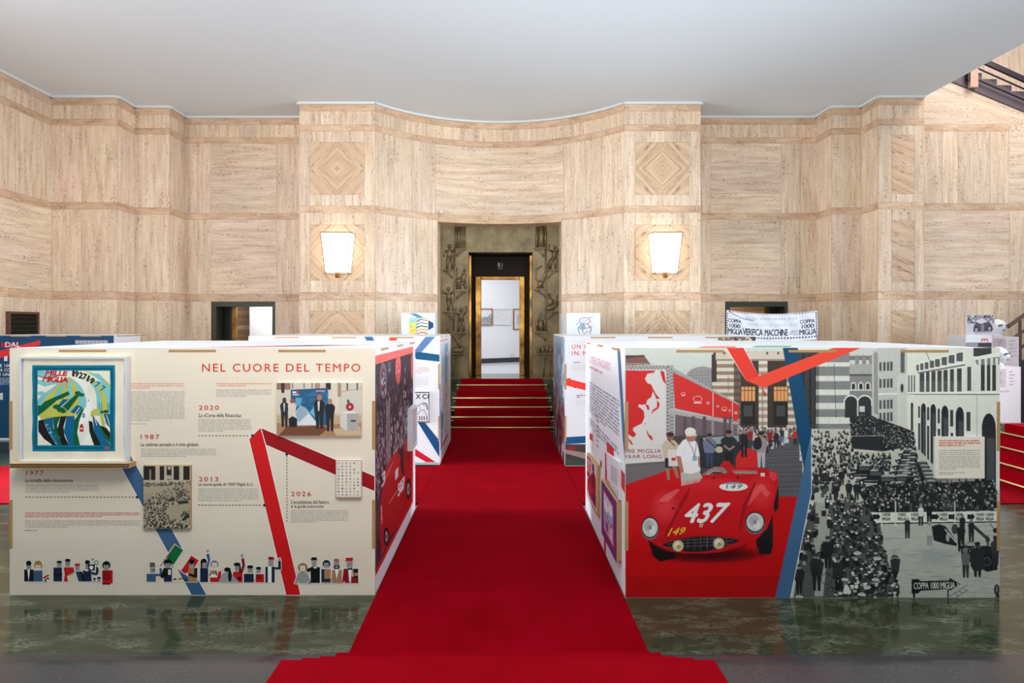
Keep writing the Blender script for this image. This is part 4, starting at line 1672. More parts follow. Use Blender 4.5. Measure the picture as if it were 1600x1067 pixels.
T = fr(0, 840, 8)
people(T, [('r', BK, 305, 395, 365, 545), ('r', BK, 365, 395, 420, 545), ('p', WB, [(345, 395), (378, 395), (362, 545)], 1), ('r', BL, 420, 408, 535, 545),
           ('e', (176, 126, 70), 480, 345, 52, 62), ('p', RD, [(530, 500), (600, 458), (625, 470), (560, 510)]), ('e', BK, 600, 515, 20, 16), ('p', BK, [(555, 510), (580, 520), (585, 555), (570, 555)]), ('r', WB, 585, 520, 622, 548, 1),
           ('r', NV, 670, 370, 778, 545), ('p', BK, [(672, 400), (700, 460), (780, 440), (785, 465), (700, 490), (672, 470)], 1),
           ('p', RD, [(800, 368), (925, 368), (930, 420), (840, 480), (855, 545), (800, 545), (812, 470)]), ('p', (150, 110, 80), [(850, 460), (935, 420), (935, 432), (855, 475)], 1),
           ('r', RD, 938, 320, 1002, 352, 2), ('p', (40, 60, 90), [(945, 420), (1005, 420), (1060, 545), (985, 545)]), ('p', BK, [(1000, 420), (1030, 420), (1075, 545), (1040, 545)], 1),
           ('p', NV, [(1040, 400), (1085, 420), (1140, 400), (1150, 545), (1055, 545), (1040, 470)]), ('p', NV, [(1140, 420), (1200, 440), (1205, 350), (1235, 380), (1235, 440), (1212, 470), (1150, 460)]),
           ('r', BK, 1106, 330, 1190, 405, 3), ('e', WB, 1146, 370, 26, 26, 4), ('e', BK, 1208, 308, 27, 27, 3), ('e', WB, 1208, 308, 17, 17, 4),
           ('p', (150, 100, 60), [(1163, 245), (1170, 262), (1186, 268), (1170, 274), (1163, 292), (1156, 274), (1140, 268), (1156, 262)]),
           ('e', BK, 1332, 345, 52, 56), ('r', MR, 1280, 405, 1385, 530), ('r', RD, 1385, 405, 1412, 570), ('r', RD, 1280, 530, 1385, 570), ('r', BK, 1280, 570, 1385, 585),
           ('e', BK, 1183, 515, 20, 16), ('r', SK, 1166, 520, 1200, 545, 1), ('e', BK, 1240, 505, 26, 18), ('r', SK, 1218, 510, 1262, 545, 1)])
face(T, 332, 300, 394, 392, SK, BK, 0.34)
face(T, 446, 318, 512, 408, SK2, (176, 126, 70), 0.18)
face(T, 714, 292, 776, 366, SK, BK, 0.22)
face(T, 818, 270, 882, 362, SK, BK, 0.22)
face(T, 942, 350, 998, 412, SK)
face(T, 1068, 290, 1126, 392, SK, BK, 0.26)
face(T, 1300, 325, 1364, 392, SK, BK, 0.16)

T = fr(200, 840, 6.154)
people(T, [('r', BL, 180, 345, 270, 422), ('r', BL, 270, 345, 320, 368), ('r', BRN, 212, 236, 262, 272, 3), ('r', BRN, 206, 268, 270, 276, 3),
           ('p', (18, 110, 58), [(456, 66), (532, 118), (436, 264), (372, 195)], 0), ('p', (176, 128, 84), [(450, 62), (460, 68), (312, 280), (303, 274)], 1),
           ('e', BK, 384, 245, 40, 42), ('p', NV, [(345, 290), (425, 290), (425, 422), (345, 422)]), ('p', BK, [(345, 290), (310, 370), (330, 392), (420, 340), (410, 310)], 1), ('p', BL, [(303, 290), (332, 296), (320, 360), (308, 370)]), ('r', WB, 388, 305, 414, 355, 2),
           ('e', RD, 432, 278, 9, 8, 1), ('e', BK, 453, 402, 18, 14), ('r', SK2, 440, 405, 468, 424, 1), ('e', (176, 140, 120), 505, 400, 24, 20), ('r', SK2, 490, 404, 524, 424, 1),
           ('p', RD, [(610, 170), (682, 216), (590, 368), (510, 318)], 0), ('p', BL, [(482, 308), (580, 372), (590, 425), (552, 425), (530, 400)], 0),
           ('r', TAN, 583, 290, 668, 425), ('r', BK, 640, 290, 668, 380, 1), ('p', BK, [(583, 338), (668, 360), (650, 385), (580, 362)], 2), ('e', SK2, 572, 346, 12, 14, 2), ('e', NV, 556, 404, 14, 12),
           ('e', BK, 730, 240, 32, 42), ('r', BK, 700, 235, 722, 292), ('r', NV, 695, 292, 772, 425), ('p', BL, [(752, 160), (784, 150), (792, 215), (772, 290), (752, 292), (770, 220)]), ('e', SK, 768, 128, 14, 18),
           ('e', (140, 136, 132), 832, 256, 40, 42), ('r', RD, 790, 380, 880, 425), ('p', RD, [(870, 330), (900, 312), (895, 380), (865, 425), (845, 425)]), ('r', TAN, 790, 314, 856, 350, 1), ('r', WB, 797, 350, 862, 380, 1), ('e', BK, 790, 355, 8, 8, 2), ('r', BK, 848, 330, 858, 362, 2),
           ('p', (168, 164, 160), [(905, 350), (990, 340), (1040, 380), (1070, 428), (872, 428)]), ('e', BK, 958, 305, 32, 22, 2), ('e', BK, 982, 365, 18, 58, 2), ('p', (168, 164, 160), [(920, 335), (960, 325), (970, 350), (930, 360)], 1), ('r', BK, 912, 344, 926, 350, 2),
           ('e', BK, 1050, 254, 34, 18, 2), ('e', BK, 1076, 300, 12, 40, 1), ('r', RD, 1010, 326, 1104, 428), ('p', (168, 164, 160), [(1000, 350), (1070, 428), (1000, 428)], 1), ('p', MR, [(1090, 200), (1118, 194), (1128, 262), (1106, 335), (1080, 338), (1100, 262)]), ('e', SK, 1098, 172, 15, 20), ('e', BK, 1074, 390, 16, 18, 2),
           ('r', NV, 1115, 345, 1210, 428), ('r', RD, 1228, 348, 1310, 428), ('p', MR, [(1232, 348), (1285, 348), (1288, 408), (1240, 395)], 1), ('e', SK, 1216, 406, 8, 16, 1),
           ('r', NV, 1322, 278, 1346, 430), ('r', WB, 1346, 278, 1382, 430, 1), ('r', NV, 1382, 278, 1412, 430), ('r', NV, 1412, 282, 1474, 304), ('r', NV, 1445, 222, 1472, 304), ('e', SK, 1458, 208, 14, 14, 1), ('r', MR, 1352, 182, 1402, 210, 3), ('r', MR, 1396, 198, 1412, 208, 3)])
face(T, 212, 275, 262, 338, SK)
v.rect(*T(240, 303), *T(264, 314), BK, 7)
face(T, 356, 232, 412, 290, SK, BK, 0.16)
face(T, 590, 215, 636, 290, SK, BK, 0.34)
face(T, 716, 238, 758, 292, SK)
face(T, 808, 240, 858, 310, SK2)
face(T, 1028, 262, 1072, 322, SK)
face(T, 1150, 270, 1204, 336, SK, BK, 0.24)
face(T, 1234, 284, 1280, 340, SK, BK, 0.24)
face(T, 1350, 212, 1402, 274, SK)

T = fr(440, 840, 10)
people(T, [('e', (164, 116, 70), 332, 466, 78, 76), ('p', (158, 154, 150), [(262, 540), (402, 540), (470, 715), (430, 728), (405, 660), (405, 705), (262, 705), (262, 660), (240, 722), (200, 712)]),
           ('r', BK, 455, 456, 600, 705), ('p', BK, [(390, 525), (410, 480), (470, 456), (480, 490), (430, 535)], 1), ('r', BK, 468, 302, 550, 334, 3), ('r', BK, 453, 330, 562, 346, 3), ('r', WB, 502, 456, 550, 478, 1),
           ('e', (24, 34, 58), 702, 406, 62, 62), ('r', NV, 622, 488, 770, 690), ('r', TAN, 670, 488, 768, 638, 1), ('r', TAN, 622, 690, 770, 708), ('e', SK, 778, 664, 18, 22, 2),
           ('r', (172, 128, 92), 785, 500, 945, 705), ('p', WB, [(835, 500), (895, 500), (865, 650)], 1), ('e', (172, 112, 74), 862, 350, 46, 28, 2),
           ('p', MR, [(972, 482), (1115, 482), (1100, 640), (1065, 700), (1000, 705), (985, 680), (945, 705)]), ('r', BK, 1120, 482, 1198, 705), ('p', MR, [(1105, 600), (1180, 640), (1210, 705), (1080, 705)], 1), ('p', WB, [(1040, 495), (1105, 495), (1085, 660), (1060, 690)], 2), ('r', TAN, 1130, 545, 1198, 595, 2),
           ('p', BK, [(1040, 458), (1072, 476), (1104, 458), (1104, 502), (1072, 486), (1040, 502)], 4), ('p', RD, [(1000, 310), (1120, 310), (1108, 362), (1010, 362)], 3), ('r', RD, 980, 350, 1012, 362, 3)])
face(T, 292, 435, 372, 520, SK2)
face(T, 470, 348, 548, 455, SK)
face(T, 665, 388, 738, 470, SK)
face(T, 818, 370, 906, 478, SK)
people(T, [('r', BK, 818, 432, 908, 480, 4), ('r', WB, 842, 448, 884, 462, 5)])
face(T, 1015, 364, 1112, 462, SK)
v.build('printed_graphic', f, B1['front'])

# lid print and right-hand side mural
v = Vec()

def lid_strip(P, x0, x1, ya, yb, z, c, skew=0.0):
    m = MB()
    m.add([(x0, ya, z), (x1, ya, z), (x1 + skew, yb, z), (x0 + skew, yb, z)], [(0, 1, 2, 3)])
    m.build('printed_ribbon', mat('ribbon_ink', c, 0.4), P)


lid_strip(B1['lid'], -2.40, -1.95, 5.0, 5.5, 1.8225, (226, 90, 84), 0.7)
lid_strip(B1['lid'], -1.95, -1.55, 5.25, 5.6, 1.8225, (226, 90, 84), 0.5)

XS1 = PX(586, DF)
sdm = side(XS1, 1)
edge_t = lambda x: CY + (543.8 - CY) * (CX - x) / (CX - 586)
edge_b = lambda x: CY + (930 - CY) * (CX - x) / (CX - 586)
k_ = lambda y, x: CY + (y - CY) * (CX - x) / (CX - 586)     # height y read at the near edge, carried to column x


def Q(x, y):
    return (x, k_(y, x))


r = Ras(586.4, 540, 645.2, 926, 2.0, 1, (58, 40, 50))
rnd = random.Random(3)
for i in range(900):                      # dim street full of onlookers
    x = rnd.uniform(586, 646)
    y = rnd.uniform(565, 800)
    tone = rnd.choice([(40, 26, 36), (64, 44, 54), (90, 64, 74), (120, 92, 100), (48, 30, 42)])
    r.ell(*Q(x, y), rnd.uniform(0.5, 1.8), rnd.uniform(3, 11), tone, 0.8)
r.poly([(586, 540), (646, 540), Q(646, 640), Q(586, 600)], (66, 54, 62), 0.75)
for i in range(190):
    x, y = rnd.uniform(588, 640), rnd.gauss(715, 45)
    r.ell(*Q(x, y), rnd.uniform(0.4, 1.0), rnd.uniform(2, 6), rnd.choice([(206, 180, 184), (170, 142, 150), (150, 118, 128), (226, 206, 208)]), 0.8)
r.poly([Q(603, 640), Q(609, 640), Q(612, 800), Q(604, 800)], (164, 134, 144), 0.75)
r.poly([Q(586, 800), Q(646, 760), Q(646, 930), Q(586, 930)], (84, 52, 62))
r.poly([Q(600, 830), Q(646, 780), Q(646, 930), Q(600, 930)], (104, 22, 44), 0.8)
for i in range(26):
    x = rnd.uniform(588, 640)
    r.poly([Q(x, 850 + rnd.uniform(-20, 40)), Q(x + 5, 846 + rnd.uniform(-20, 30)), Q(x + 4, 880), Q(x + 1, 890)], rnd.choice([(176, 128, 124), (140, 92, 96), (60, 18, 30)]), 0.7)
car = [(593, 800), (597, 770), (601, 735), (611, 716), (622, 702), (629, 740), (631, 700), (634, 686), (640, 688), (645.5, 700), (645.5, 790), (640, 800), (631, 812), (612, 834), (602, 856), (596, 862)]
r.poly(car, (186, 10, 18))
r.poly([(601, 735), (611, 716), (620, 706), (624, 730), (608, 752)], (208, 24, 26))
r.poly([(624, 702), (629, 700), (632, 744), (627, 738)], (60, 18, 30))
r.line([(603, 746), (614, 722)], 0.8, (240, 170, 160))
r.line([(608, 786), (626, 758)], 0.9, (236, 150, 140))
r.line([(596, 790), (597, 818)], 1.3, (236, 190, 170))
for cx_, cy_, a_, b_ in ((604, 838, 4.6, 15), (638, 764, 4.4, 17)):
    r.ell(cx_, cy_, a_, b_, (34, 16, 24))
    r.ell(cx_, cy_, a_ * .5, b_ * .55, (170, 150, 154))
    r.ell(cx_, cy_, a_ * .2, b_ * .25, (60, 40, 46))
r.text('3', ((596.5, 742), (602, 733), (602, 752), (596.5, 762)), (226, 214, 214), bold=.03)
r.text('1', ((618, 736), (622, 730), (622, 744), (618, 750)), (232, 220, 220), bold=.03)
r.text('507', ((622, 757), (632, 744), (632, 762), (622, 776)), (236, 226, 226), bold=.03)
r.ell(*Q(599, 601), 5.5, 28, (132, 118, 130), 0.9)
r.ell(*Q(599, 601), 3.8, 20, (74, 60, 70), 0.9)
for i in range(34):
    r.ell(*Q(599 + rnd.uniform(-4, 4), 601 + rnd.uniform(-24, 24)), 0.7, 2.4, rnd.choice([(206, 196, 204), (190, 60, 70), (120, 108, 120)]))
r.ell(*Q(622, 590), 4.2, 25, (226, 92, 92))
for i in range(16):
    r.ell(*Q(622 + rnd.uniform(-3, 3), 590 + rnd.uniform(-18, 18)), 0.6, 1.8, (240, 150, 146))
r.ell(*Q(644, 600), 2.2, 20, (206, 90, 96))
for s_, x, y in (('XX', 607, 578),):
    r.text(s_, (Q(606, 573), Q(611, 573), Q(611, 590), Q(606, 590)), (150, 136, 146))
r.poly([(586, 540), (646, 540), Q(646, 557), Q(586, 557)], (232, 232, 238))
r.poly([Q(585, 556), Q(646, 556), Q(646, 570), Q(585, 570)], (236, 108, 100))
r.poly([Q(585, 893), Q(646, 893), Q(646, 903), Q(585, 903)], (206, 20, 28))
r.poly([Q(585, 902), Q(646, 902), (646, 930), (585, 940)], (232, 230, 236))
r.grain(7)
# only the part of the painted sheet that lies on the panel is kept
mask_map = lambda x, y, off=0.0: sdm(x, min(max(y, edge_t(x) + 2.4), edge_b(x) - 0.6), off)
r.build('printed_mural', mask_map, B1['right'])

# ---- right front box: photo mural panel ----------------------------------------------------------
DR = 4.684
B2 = booth('display box with a red race car mural, right of the aisle nearest the viewer', PX(977, DR), PX(1562, DR), DR, 6.90, 1.826)
r = Ras(977.4, 543.4, 1561.6, 933.6, 1.6, 2, (206, 204, 194))
rnd = random.Random(21)
A = lambda x, y: (960 + x / 4.64, 530 + y / 4.64)
AP = lambda pts: [A(*p) for p in pts]
Bm = lambda x, y: (970 + x / 4.741, 720 + y / 4.741)
BP = lambda pts: [Bm(*p) for p in pts]


def grad_y(y0, y1, c0, c1):
    a, b_ = np.array(c0, float), np.array(c1, float)
    return lambda X, Y: a + (b_ - a) * np.clip((Y - y0) / (y1 - y0), 0, 1)[..., None]


r.rect(970, 540, 1260, 690, grad_y(544, 640, (206, 208, 196), (178, 188, 186)))
r.poly(AP([(60, 120), (215, 118), (265, 185), (60, 190)]), (122, 84, 74))
r.poly(AP([(60, 118), (215, 116), (225, 126), (90, 140), (60, 142)]), (86, 62, 58))
r.line(AP([(60, 178), (250, 178)]), 2, (150, 136, 128))
# dome
r.ell(*A(640, 310), 29, 24, (150, 148, 144))
for i in range(9):
    r.line(AP([(540 + 25 * i, 370), (560 + 20 * i, 215)]), 0.5, (112, 110, 108))
for i in range(6):
    r.line(AP([(530, 240 + 22 * i), (740, 240 + 22 * i)]), 0.5, (112, 110, 108))
# striped stone palace
r.poly(AP([(735, 85), (1320, 85), (1320, 640), (705, 640), (705, 120)]), (66, 54, 48))
for k in range(24):
    y = 155 + k * 26
    c = (212, 200, 182) if k % 2 == 0 else (146, 122, 102)
    r.rect(*A(742 if y < 300 else 708, y), *A(866, y + 26), c)
    r.rect(*A(1046, y), *A(1110, y + 26), (216, 206, 190) if k % 2 == 0 else (170, 148, 128))
    r.rect(*A(1250, y), *A(1330, y + 26), c)
for k in range(24):
    y = 155 + k * 26
    r.rect(*A(866, y), *A(918, y + 26), (92, 76, 66) if k % 2 else (112, 94, 80))
r.rect(*A(735, 85), *A(1320, 155), (206, 194, 174))
r.rect(*A(735, 145), *A(1320, 158), (150, 132, 114))
for x in (790, 870, 905, 950, 1100, 1180):
    r.rect(*A(x, 92), *A(x + 16, 112), (120, 84, 70))
for x0 in (918, 1154):
    r.rect(*A(x0, 345), *A(x0 + 104, 450), (226, 158, 96))
    for i in range(5):
        r.line(AP([(x0 + 26 * i, 340), (x0 + 26 * i, 450)]), 0.9, (60, 44, 38))
    r.line(AP([(x0, 372), (x0 + 104, 372)]), 0.9, (60, 44, 38))
    r.rect(*A(x0, 450), *A(x0 + 104, 620), (40, 36, 34))
    r.rect(*A(x0 + 20, 480), *A(x0 + 84, 560), (70, 72, 68))
r.line(AP([(1072, 240), (1076, 660)]), 0.9, (80, 70, 64))
r.poly(AP([(1074, 352), (1104, 408), (1084, 414)]), (206, 40, 30))
r.line(AP([(826, 270), (826, 380)]), 0.7, (96, 80, 70))
# light wall with red map
r.rect(*A(60, 222), *A(392, 915), (212, 206, 202))
RM = (200, 34, 32)
r.poly(AP([(60, 226), (300, 228), (285, 244), (240, 250), (222, 290), (240, 318), (268, 330), (280, 380), (268, 420), (240, 440), (230, 470), (200, 478), (192, 500), (214, 520), (220, 565), (200, 610), (165, 628), (140, 640), (135, 660), (160, 690), (140, 712), (105, 690), (60, 640)]), RM)
r.poly(AP([(332, 228), (362, 236), (376, 330), (352, 300)]), RM)
r.poly(AP([(262, 318), (300, 395), (330, 430), (308, 436), (282, 380)]), RM)
r.poly(AP([(310, 440), (330, 470), (322, 500), (285, 525), (272, 545), (276, 515), (310, 492)]), RM)
r.poly(AP([(180, 470), (205, 478), (195, 500), (172, 490)]), (212, 206, 202))
r.poly(AP([(225, 470), (250, 480), (256, 515), (240, 510)]), RM)
r.poly(AP([(92, 710), (120, 735), (138, 768), (120, 760)]), RM)
r.poly(AP([(234, 648), (250, 690), (270, 700), (282, 735), (262, 725), (240, 690)]), RM)
r.poly(AP([(222, 600), (230, 612), (226, 622)]), RM)
r.text('1000 MIGLIA', (A(52, 796), A(340, 796), A(340, 824), A(52, 824)), (150, 52, 58), 1.1, 0.015)
r.text('YEAR LONG', (A(72, 836), A(344, 836), A(344, 862), A(72, 862)), (150, 52, 58), 1.1, 0.015)
# trusses
r.rect(*A(60, 190), *A(410, 222), (176, 172, 166))
for i in range(14):
    r.line(AP([(70 + 25 * i, 220), (84 + 25 * i, 192)]), 0.7, (84, 80, 78))
    r.line(AP([(84 + 25 * i, 192), (95 + 25 * i, 220)]), 0.7, (84, 80, 78))
r.rect(*A(376, 190), *A(432, 700), (150, 146, 142))
for i in range(20):
    r.line(AP([(380, 200 + 25 * i), (428, 222 + 25 * i)]), 0.8, (78, 74, 74))
    r.line(AP([(428, 200 + 25 * i), (380, 222 + 25 * i)]), 0.8, (206, 202, 198))
r.poly(AP([(395, 190), (905, 468), (905, 486), (425, 240)]), (170, 166, 162))
for i in range(24):
    x = 410 + 20 * i
    y = 200 + (x - 395) * 0.545
    r.line(AP([(x, y), (x + 12, y + 26)]), 0.6, (90, 86, 86))
r.poly(AP([(425, 240), (905, 478), (900, 600), (440, 502)]), (206, 44, 38))
for x in (716, 856):
    y0 = 240 + (x - 425) * 0.496
    r.line(AP([(x, y0), (x, 502 + (x - 440) * 0.213)]), 1.3, (206, 196, 190))
for x, w_ in ((500, 16), (605, 36), (680, 12), (750, 9), (798, 20), (836, 7), (880, 12)):
    y = (240 + (x - 425) * .496 + 502 + (x - 440) * .213) / 2
    r.ring(*A(x, y), w_ / 4.64 * .9, w_ / 4.64 * .55, 0.7, (232, 206, 200), 14)
    r.rect(*A(x - w_ * .8, y + w_ * .65), *A(x + w_ * .8, y + w_ * .9), (232, 206, 200))
r.poly(AP([(395, 505), (900, 600), (900, 622), (400, 540)]), (184, 178, 172))
for i in range(22):
    x = 410 + 22 * i
    r.line(AP([(x, 512 + (x - 395) * .19), (x + 14, 534 + (x - 395) * .175)]), 0.7, (96, 90, 88))
r.poly(AP([(440, 545), (905, 622), (905, 700), (440, 730)]), (112, 96, 100))
for x in (500, 560, 640, 790, 830):
    r.rect(*A(x, 560), *A(x + 26, 700), (92, 76, 84))
for x in (704, 845, 890):
    r.rect(*A(x, 580), *A(x + 18, 700), (160, 152, 150))
    for i in range(5):
        r.line(AP([(x, 590 + i * 22), (x + 18, 604 + i * 22)]), 0.6, (70, 64, 66))
# ground
r.poly(AP([(60, 905), (420, 880), (460, 960), (60, 1010)]), (104, 98, 98))
r.poly(AP([(420, 700), (1340, 690), (1345, 1100), (380, 1100)]), (72, 66, 66))
r.poly(AP([(1120, 740), (1330, 720), (1380, 1350), (1000, 1350)]), (88, 86, 88))
for i in range(12):
    y = 760 + i * 42
    r.line(AP([(1080, y + 8), (1400, y - 4)]), 0.7, (64, 62, 64))
    r.line(AP([(1080, y + 14), (1400, y + 2)]), 0.6, (118, 114, 114))
r.poly(AP([(900, 800), (1040, 780), (1100, 740), (1240, 715), (1260, 725), (1120, 770), (1050, 870), (1020, 960), (860, 960)]), (206, 34, 34))
# far crowd
CT = [(34, 32, 36), (60, 58, 64), (110, 104, 104), (190, 184, 180), (226, 222, 218), (150, 30, 34), (70, 76, 96), (44, 42, 46)]
CH = [(90, 66, 56), (150, 116, 98), (60, 46, 42), (176, 140, 122)]
r.crowd(AP([(900, 628), (1310, 628), (1310, 690), (1240, 730), (1080, 790), (905, 760)]), 190, (1.6, 3.2), CT, CH, 0.1)
for x, y, h, c, l_ in ((1310, 770, 26, (206, 36, 34), (40, 40, 46)), (1245, 755, 25, (216, 210, 206), (190, 190, 190)), (1215, 752, 24, (50, 52, 58), (96, 110, 140)), (1175, 785, 27, (40, 40, 44), (40, 40, 44)), (1130, 780, 27, (140, 34, 36), (52, 40, 44)),
                       (940, 855, 44, (34, 34, 38), (30, 30, 34)), (1000, 800, 33, (196, 186, 182), (70, 70, 80)), (985, 790, 32, (150, 36, 40), (60, 60, 66))):
    r.person(*A(x, y), h, c, (156, 118, 100), None, l_)
# cars behind, dark
r.poly(AP([(620, 720), (900, 690), (920, 800), (880, 850), (880, 960), (620, 930)]), (44, 46, 50))
r.poly(AP([(640, 715), (900, 695), (905, 740), (660, 770)]), (150, 156, 156))
r.ell(*A(760, 800), 6, 5, (190, 180, 156))
r.person(*A(690, 925), 52, (110, 116, 134), (150, 112, 96), (46, 46, 52), (58, 66, 88), .42)
r.line(AP([(665, 720), (735, 790)]), 1.4, (34, 34, 40))
r.person(*A(830, 930), 58, (40, 46, 50), (150, 104, 88), (40, 34, 34), (34, 32, 34), .44)
r.line(AP([(795, 770), (835, 800), (870, 775)]), 2.6, (176, 128, 108))
r.person(*A(1065, 930), 56, (150, 140, 140), (150, 112, 96), (40, 36, 36), (176, 176, 178), .36)
r.ell(*A(1040, 755), 6.5, 10, (38, 36, 40))
# man at the left with a bag, man in the white cap
r.person(*A(405, 1020), 74, (200, 178, 152), (150, 96, 74), (62, 44, 38), (150, 104, 84), .36)
r.rect(*A(372, 860), *A(425, 925), (44, 42, 46))
r.line(AP([(385, 720), (440, 775)]), 1.3, (50, 44, 44))
r.rect(*A(388, 800), *A(455, 915), (222, 208, 202))
r.rect(*A(415, 858), *A(445, 880), (200, 50, 44))
r.poly(AP([(60, 1060), (300, 975), (395, 945), (480, 960), (600, 1100), (60, 1400)]), (200, 14, 20))
r.rect(977, 760, 1250, 934, (196, 8, 14))
r.poly(BP([(1085, 0), (1345, 0), (1345, 262), (1165, 262)]), (88, 86, 88))
for i in range(7):
    r.line(BP([(1090, 20 + i * 36), (1345, 14 + i * 36)]), 0.7, (64, 62, 64))
    r.line(BP([(1090, 26 + i * 36), (1345, 20 + i * 36)]), 0.6, (120, 116, 116))
r.poly(BP([(30, 40), (360, 20), (380, 60), (30, 178)]), (112, 104, 104))
r.poly(BP([(30, 180), (370, 62), (460, 62), (640, 110), (30, 600)]), (200, 12, 18))
r.poly(AP([(372, 930), (400, 930), (404, 1020), (384, 1020)]), (160, 112, 92))
r.poly(AP([(425, 930), (455, 930), (470, 1005), (448, 1005)]), (160, 112, 92))
r.rect(*A(368, 862), *A(420, 932), (44, 42, 46))
r.rect(*A(392, 815), *A(462, 920), (222, 208, 202))
r.rect(*A(415, 858), *A(445, 880), (200, 50, 44))
r.poly(AP([(480, 965), (615, 955), (640, 1000), (600, 1100), (490, 1100)]), (188, 178, 168))
r.poly(AP([(447, 845), (460, 780), (500, 730), (545, 712), (600, 745), (618, 830), (625, 955), (560, 975), (490, 965), (480, 860)]), (232, 226, 226))
r.poly(AP([(447, 845), (482, 850), (505, 960), (480, 970)]), (176, 116, 96))
r.poly(AP([(606, 850), (622, 850), (622, 930), (610, 920)]), (176, 116, 96))
r.ell(*A(556, 706), 8, 8, (176, 112, 94))
r.ell(*A(552, 672), 8.6, 7.0, (226, 220, 208))
r.poly(AP([(520, 690), (598, 688), (600, 702), (560, 700), (520, 705)]), (214, 206, 192))
r.line(AP([(530, 730), (570, 800), (580, 850)]), 0.9, (60, 70, 96))
r.line(AP([(598, 735), (590, 800), (582, 850)]), 0.9, (60, 70, 96))
r.rect(*A(568, 845), *A(598, 882), (120, 170, 180))
# the red car
r.ell(*Bm(640, 690), 100, 16, (96, 2, 8), 0.75, True)
r.ell(*Bm(650, 690), 88, 13, (58, 2, 6), 0.85, True)
r.poly(BP([(1005, 500), (1125, 400), (1128, 640), (1108, 690), (1030, 690), (1005, 620)]), (26, 22, 24))
r.poly(BP([(1120, 280), (1168, 180), (1168, 350), (1140, 380)]), (26, 22, 24))
r.poly(BP([(205, 590), (420, 650), (400, 720), (290, 745), (240, 700)]), (24, 14, 16))
CARR = (196, 14, 22)
body = [(150, 490), (165, 445), (200, 410), (230, 360), (255, 320), (300, 268), (360, 225), (430, 190), (520, 170), (585, 155), (600, 128), (640, 100), (720, 92), (800, 95), (850, 50), (1000, 48), (1090, 60), (1150, 82), (1168, 120), (1162, 200), (1140, 290), (1125, 390), (1085, 500), (1010, 575), (900, 635), (760, 672), (600, 685), (470, 684), (360, 668), (290, 640), (215, 592), (170, 550)]
r.poly(BP(body), CARR)
r.poly(BP([(720, 60), (760, 0), (800, 0), (850, 50), (810, 90)]), (186, 22, 30))
r.poly(BP([(600, 105), (655, 60), (700, 42), (760, 48), (795, 85), (720, 95), (640, 105)]), (150, 120, 118))
r.poly(BP([(645, 96), (690, 72), (750, 72), (775, 88), (720, 96)]), (72, 52, 58))
r.line(BP([(640, 100), (690, 74), (745, 78), (775, 92)]), 1.1, (206, 190, 176))
r.poly(BP([(820, 66), (1010, 68), (1020, 98), (840, 96)]), (176, 92, 92))
r.poly(BP([(840, 78), (1000, 80), (1005, 94), (850, 92)]), (150, 140, 138))
r.rect(*Bm(1036, 88), *Bm(1066, 116), (228, 220, 210))
# body shading printed in the picture
r.ell(*Bm(700, 170), 62, 10, (232, 70, 74), 0.55, True)
r.poly(BP([(460, 180), (560, 168), (700, 140), (900, 150), (980, 175), (900, 380), (700, 300), (520, 320), (400, 420)]), (206, 24, 34), 0.6)
r.ell(*Bm(330, 340), 26, 30, (224, 70, 76), 0.7, True)
r.poly(BP([(330, 250), (420, 205), (440, 215), (350, 300), (280, 300)]), (232, 130, 130), 0.55)
r.poly(BP([(440, 300), (480, 240), (520, 180), (500, 260), (400, 440), (340, 560), (320, 560)]), (150, 6, 16), 0.75)
r.ell(*Bm(1040, 230), 24, 30, (226, 60, 62), 0.7, True)
r.poly(BP([(1000, 190), (1050, 170), (1105, 240), (1080, 270), (1040, 220), (950, 330), (910, 350)]), (236, 120, 116), 0.5)
r.poly(BP([(900, 340), (990, 160), (1000, 165), (920, 380), (880, 520), (870, 520)]), (146, 6, 14), 0.75)
r.line(BP([(905, 350), (1000, 150)]), 0.6, (96, 2, 10))
r.poly(BP([(1100, 70), (1150, 90), (1160, 130), (1130, 150), (1100, 120)]), (232, 110, 106), 0.5)
r.ell(*Bm(600, 580), 80, 8, (140, 4, 12), 0.6, True)
r.poly(BP([(230, 610), (420, 680), (700, 682), (950, 610), (900, 660), (600, 692), (330, 668)]), (120, 2, 10), 0.7)
r.ell(*Bm(390, 350), 2, 2, (90, 4, 10))
r.ell(*Bm(692, 128), 2, 1.6, (60, 20, 26))
r.ell(*Bm(868, 122), 2, 1.6, (60, 20, 26))
# lamps
for cx_, cy_, a_, b_, tilt in ((218, 492, 14.0, 17.5, 0), (995, 452, 15.6, 17.0, 0)):
    r.ell(*Bm(cx_, cy_ + 8), a_, b_, (120, 116, 116))
    r.ell(*Bm(cx_, cy_), a_ * .98, b_ * .96, (44, 34, 36))
    r.ell(*Bm(cx_, cy_), a_ * .86, b_ * .84, (206, 202, 198))
    r.ell(*Bm(cx_ - 10, cy_ - 12), a_ * .5, b_ * .5, (176, 172, 170))
    r.ell(*Bm(cx_ + 16, cy_ + 20), a_ * .36, b_ * .4, (226, 222, 216))
    r.ell(*Bm(cx_, cy_), a_ * .2, b_ * .2, (140, 136, 134))
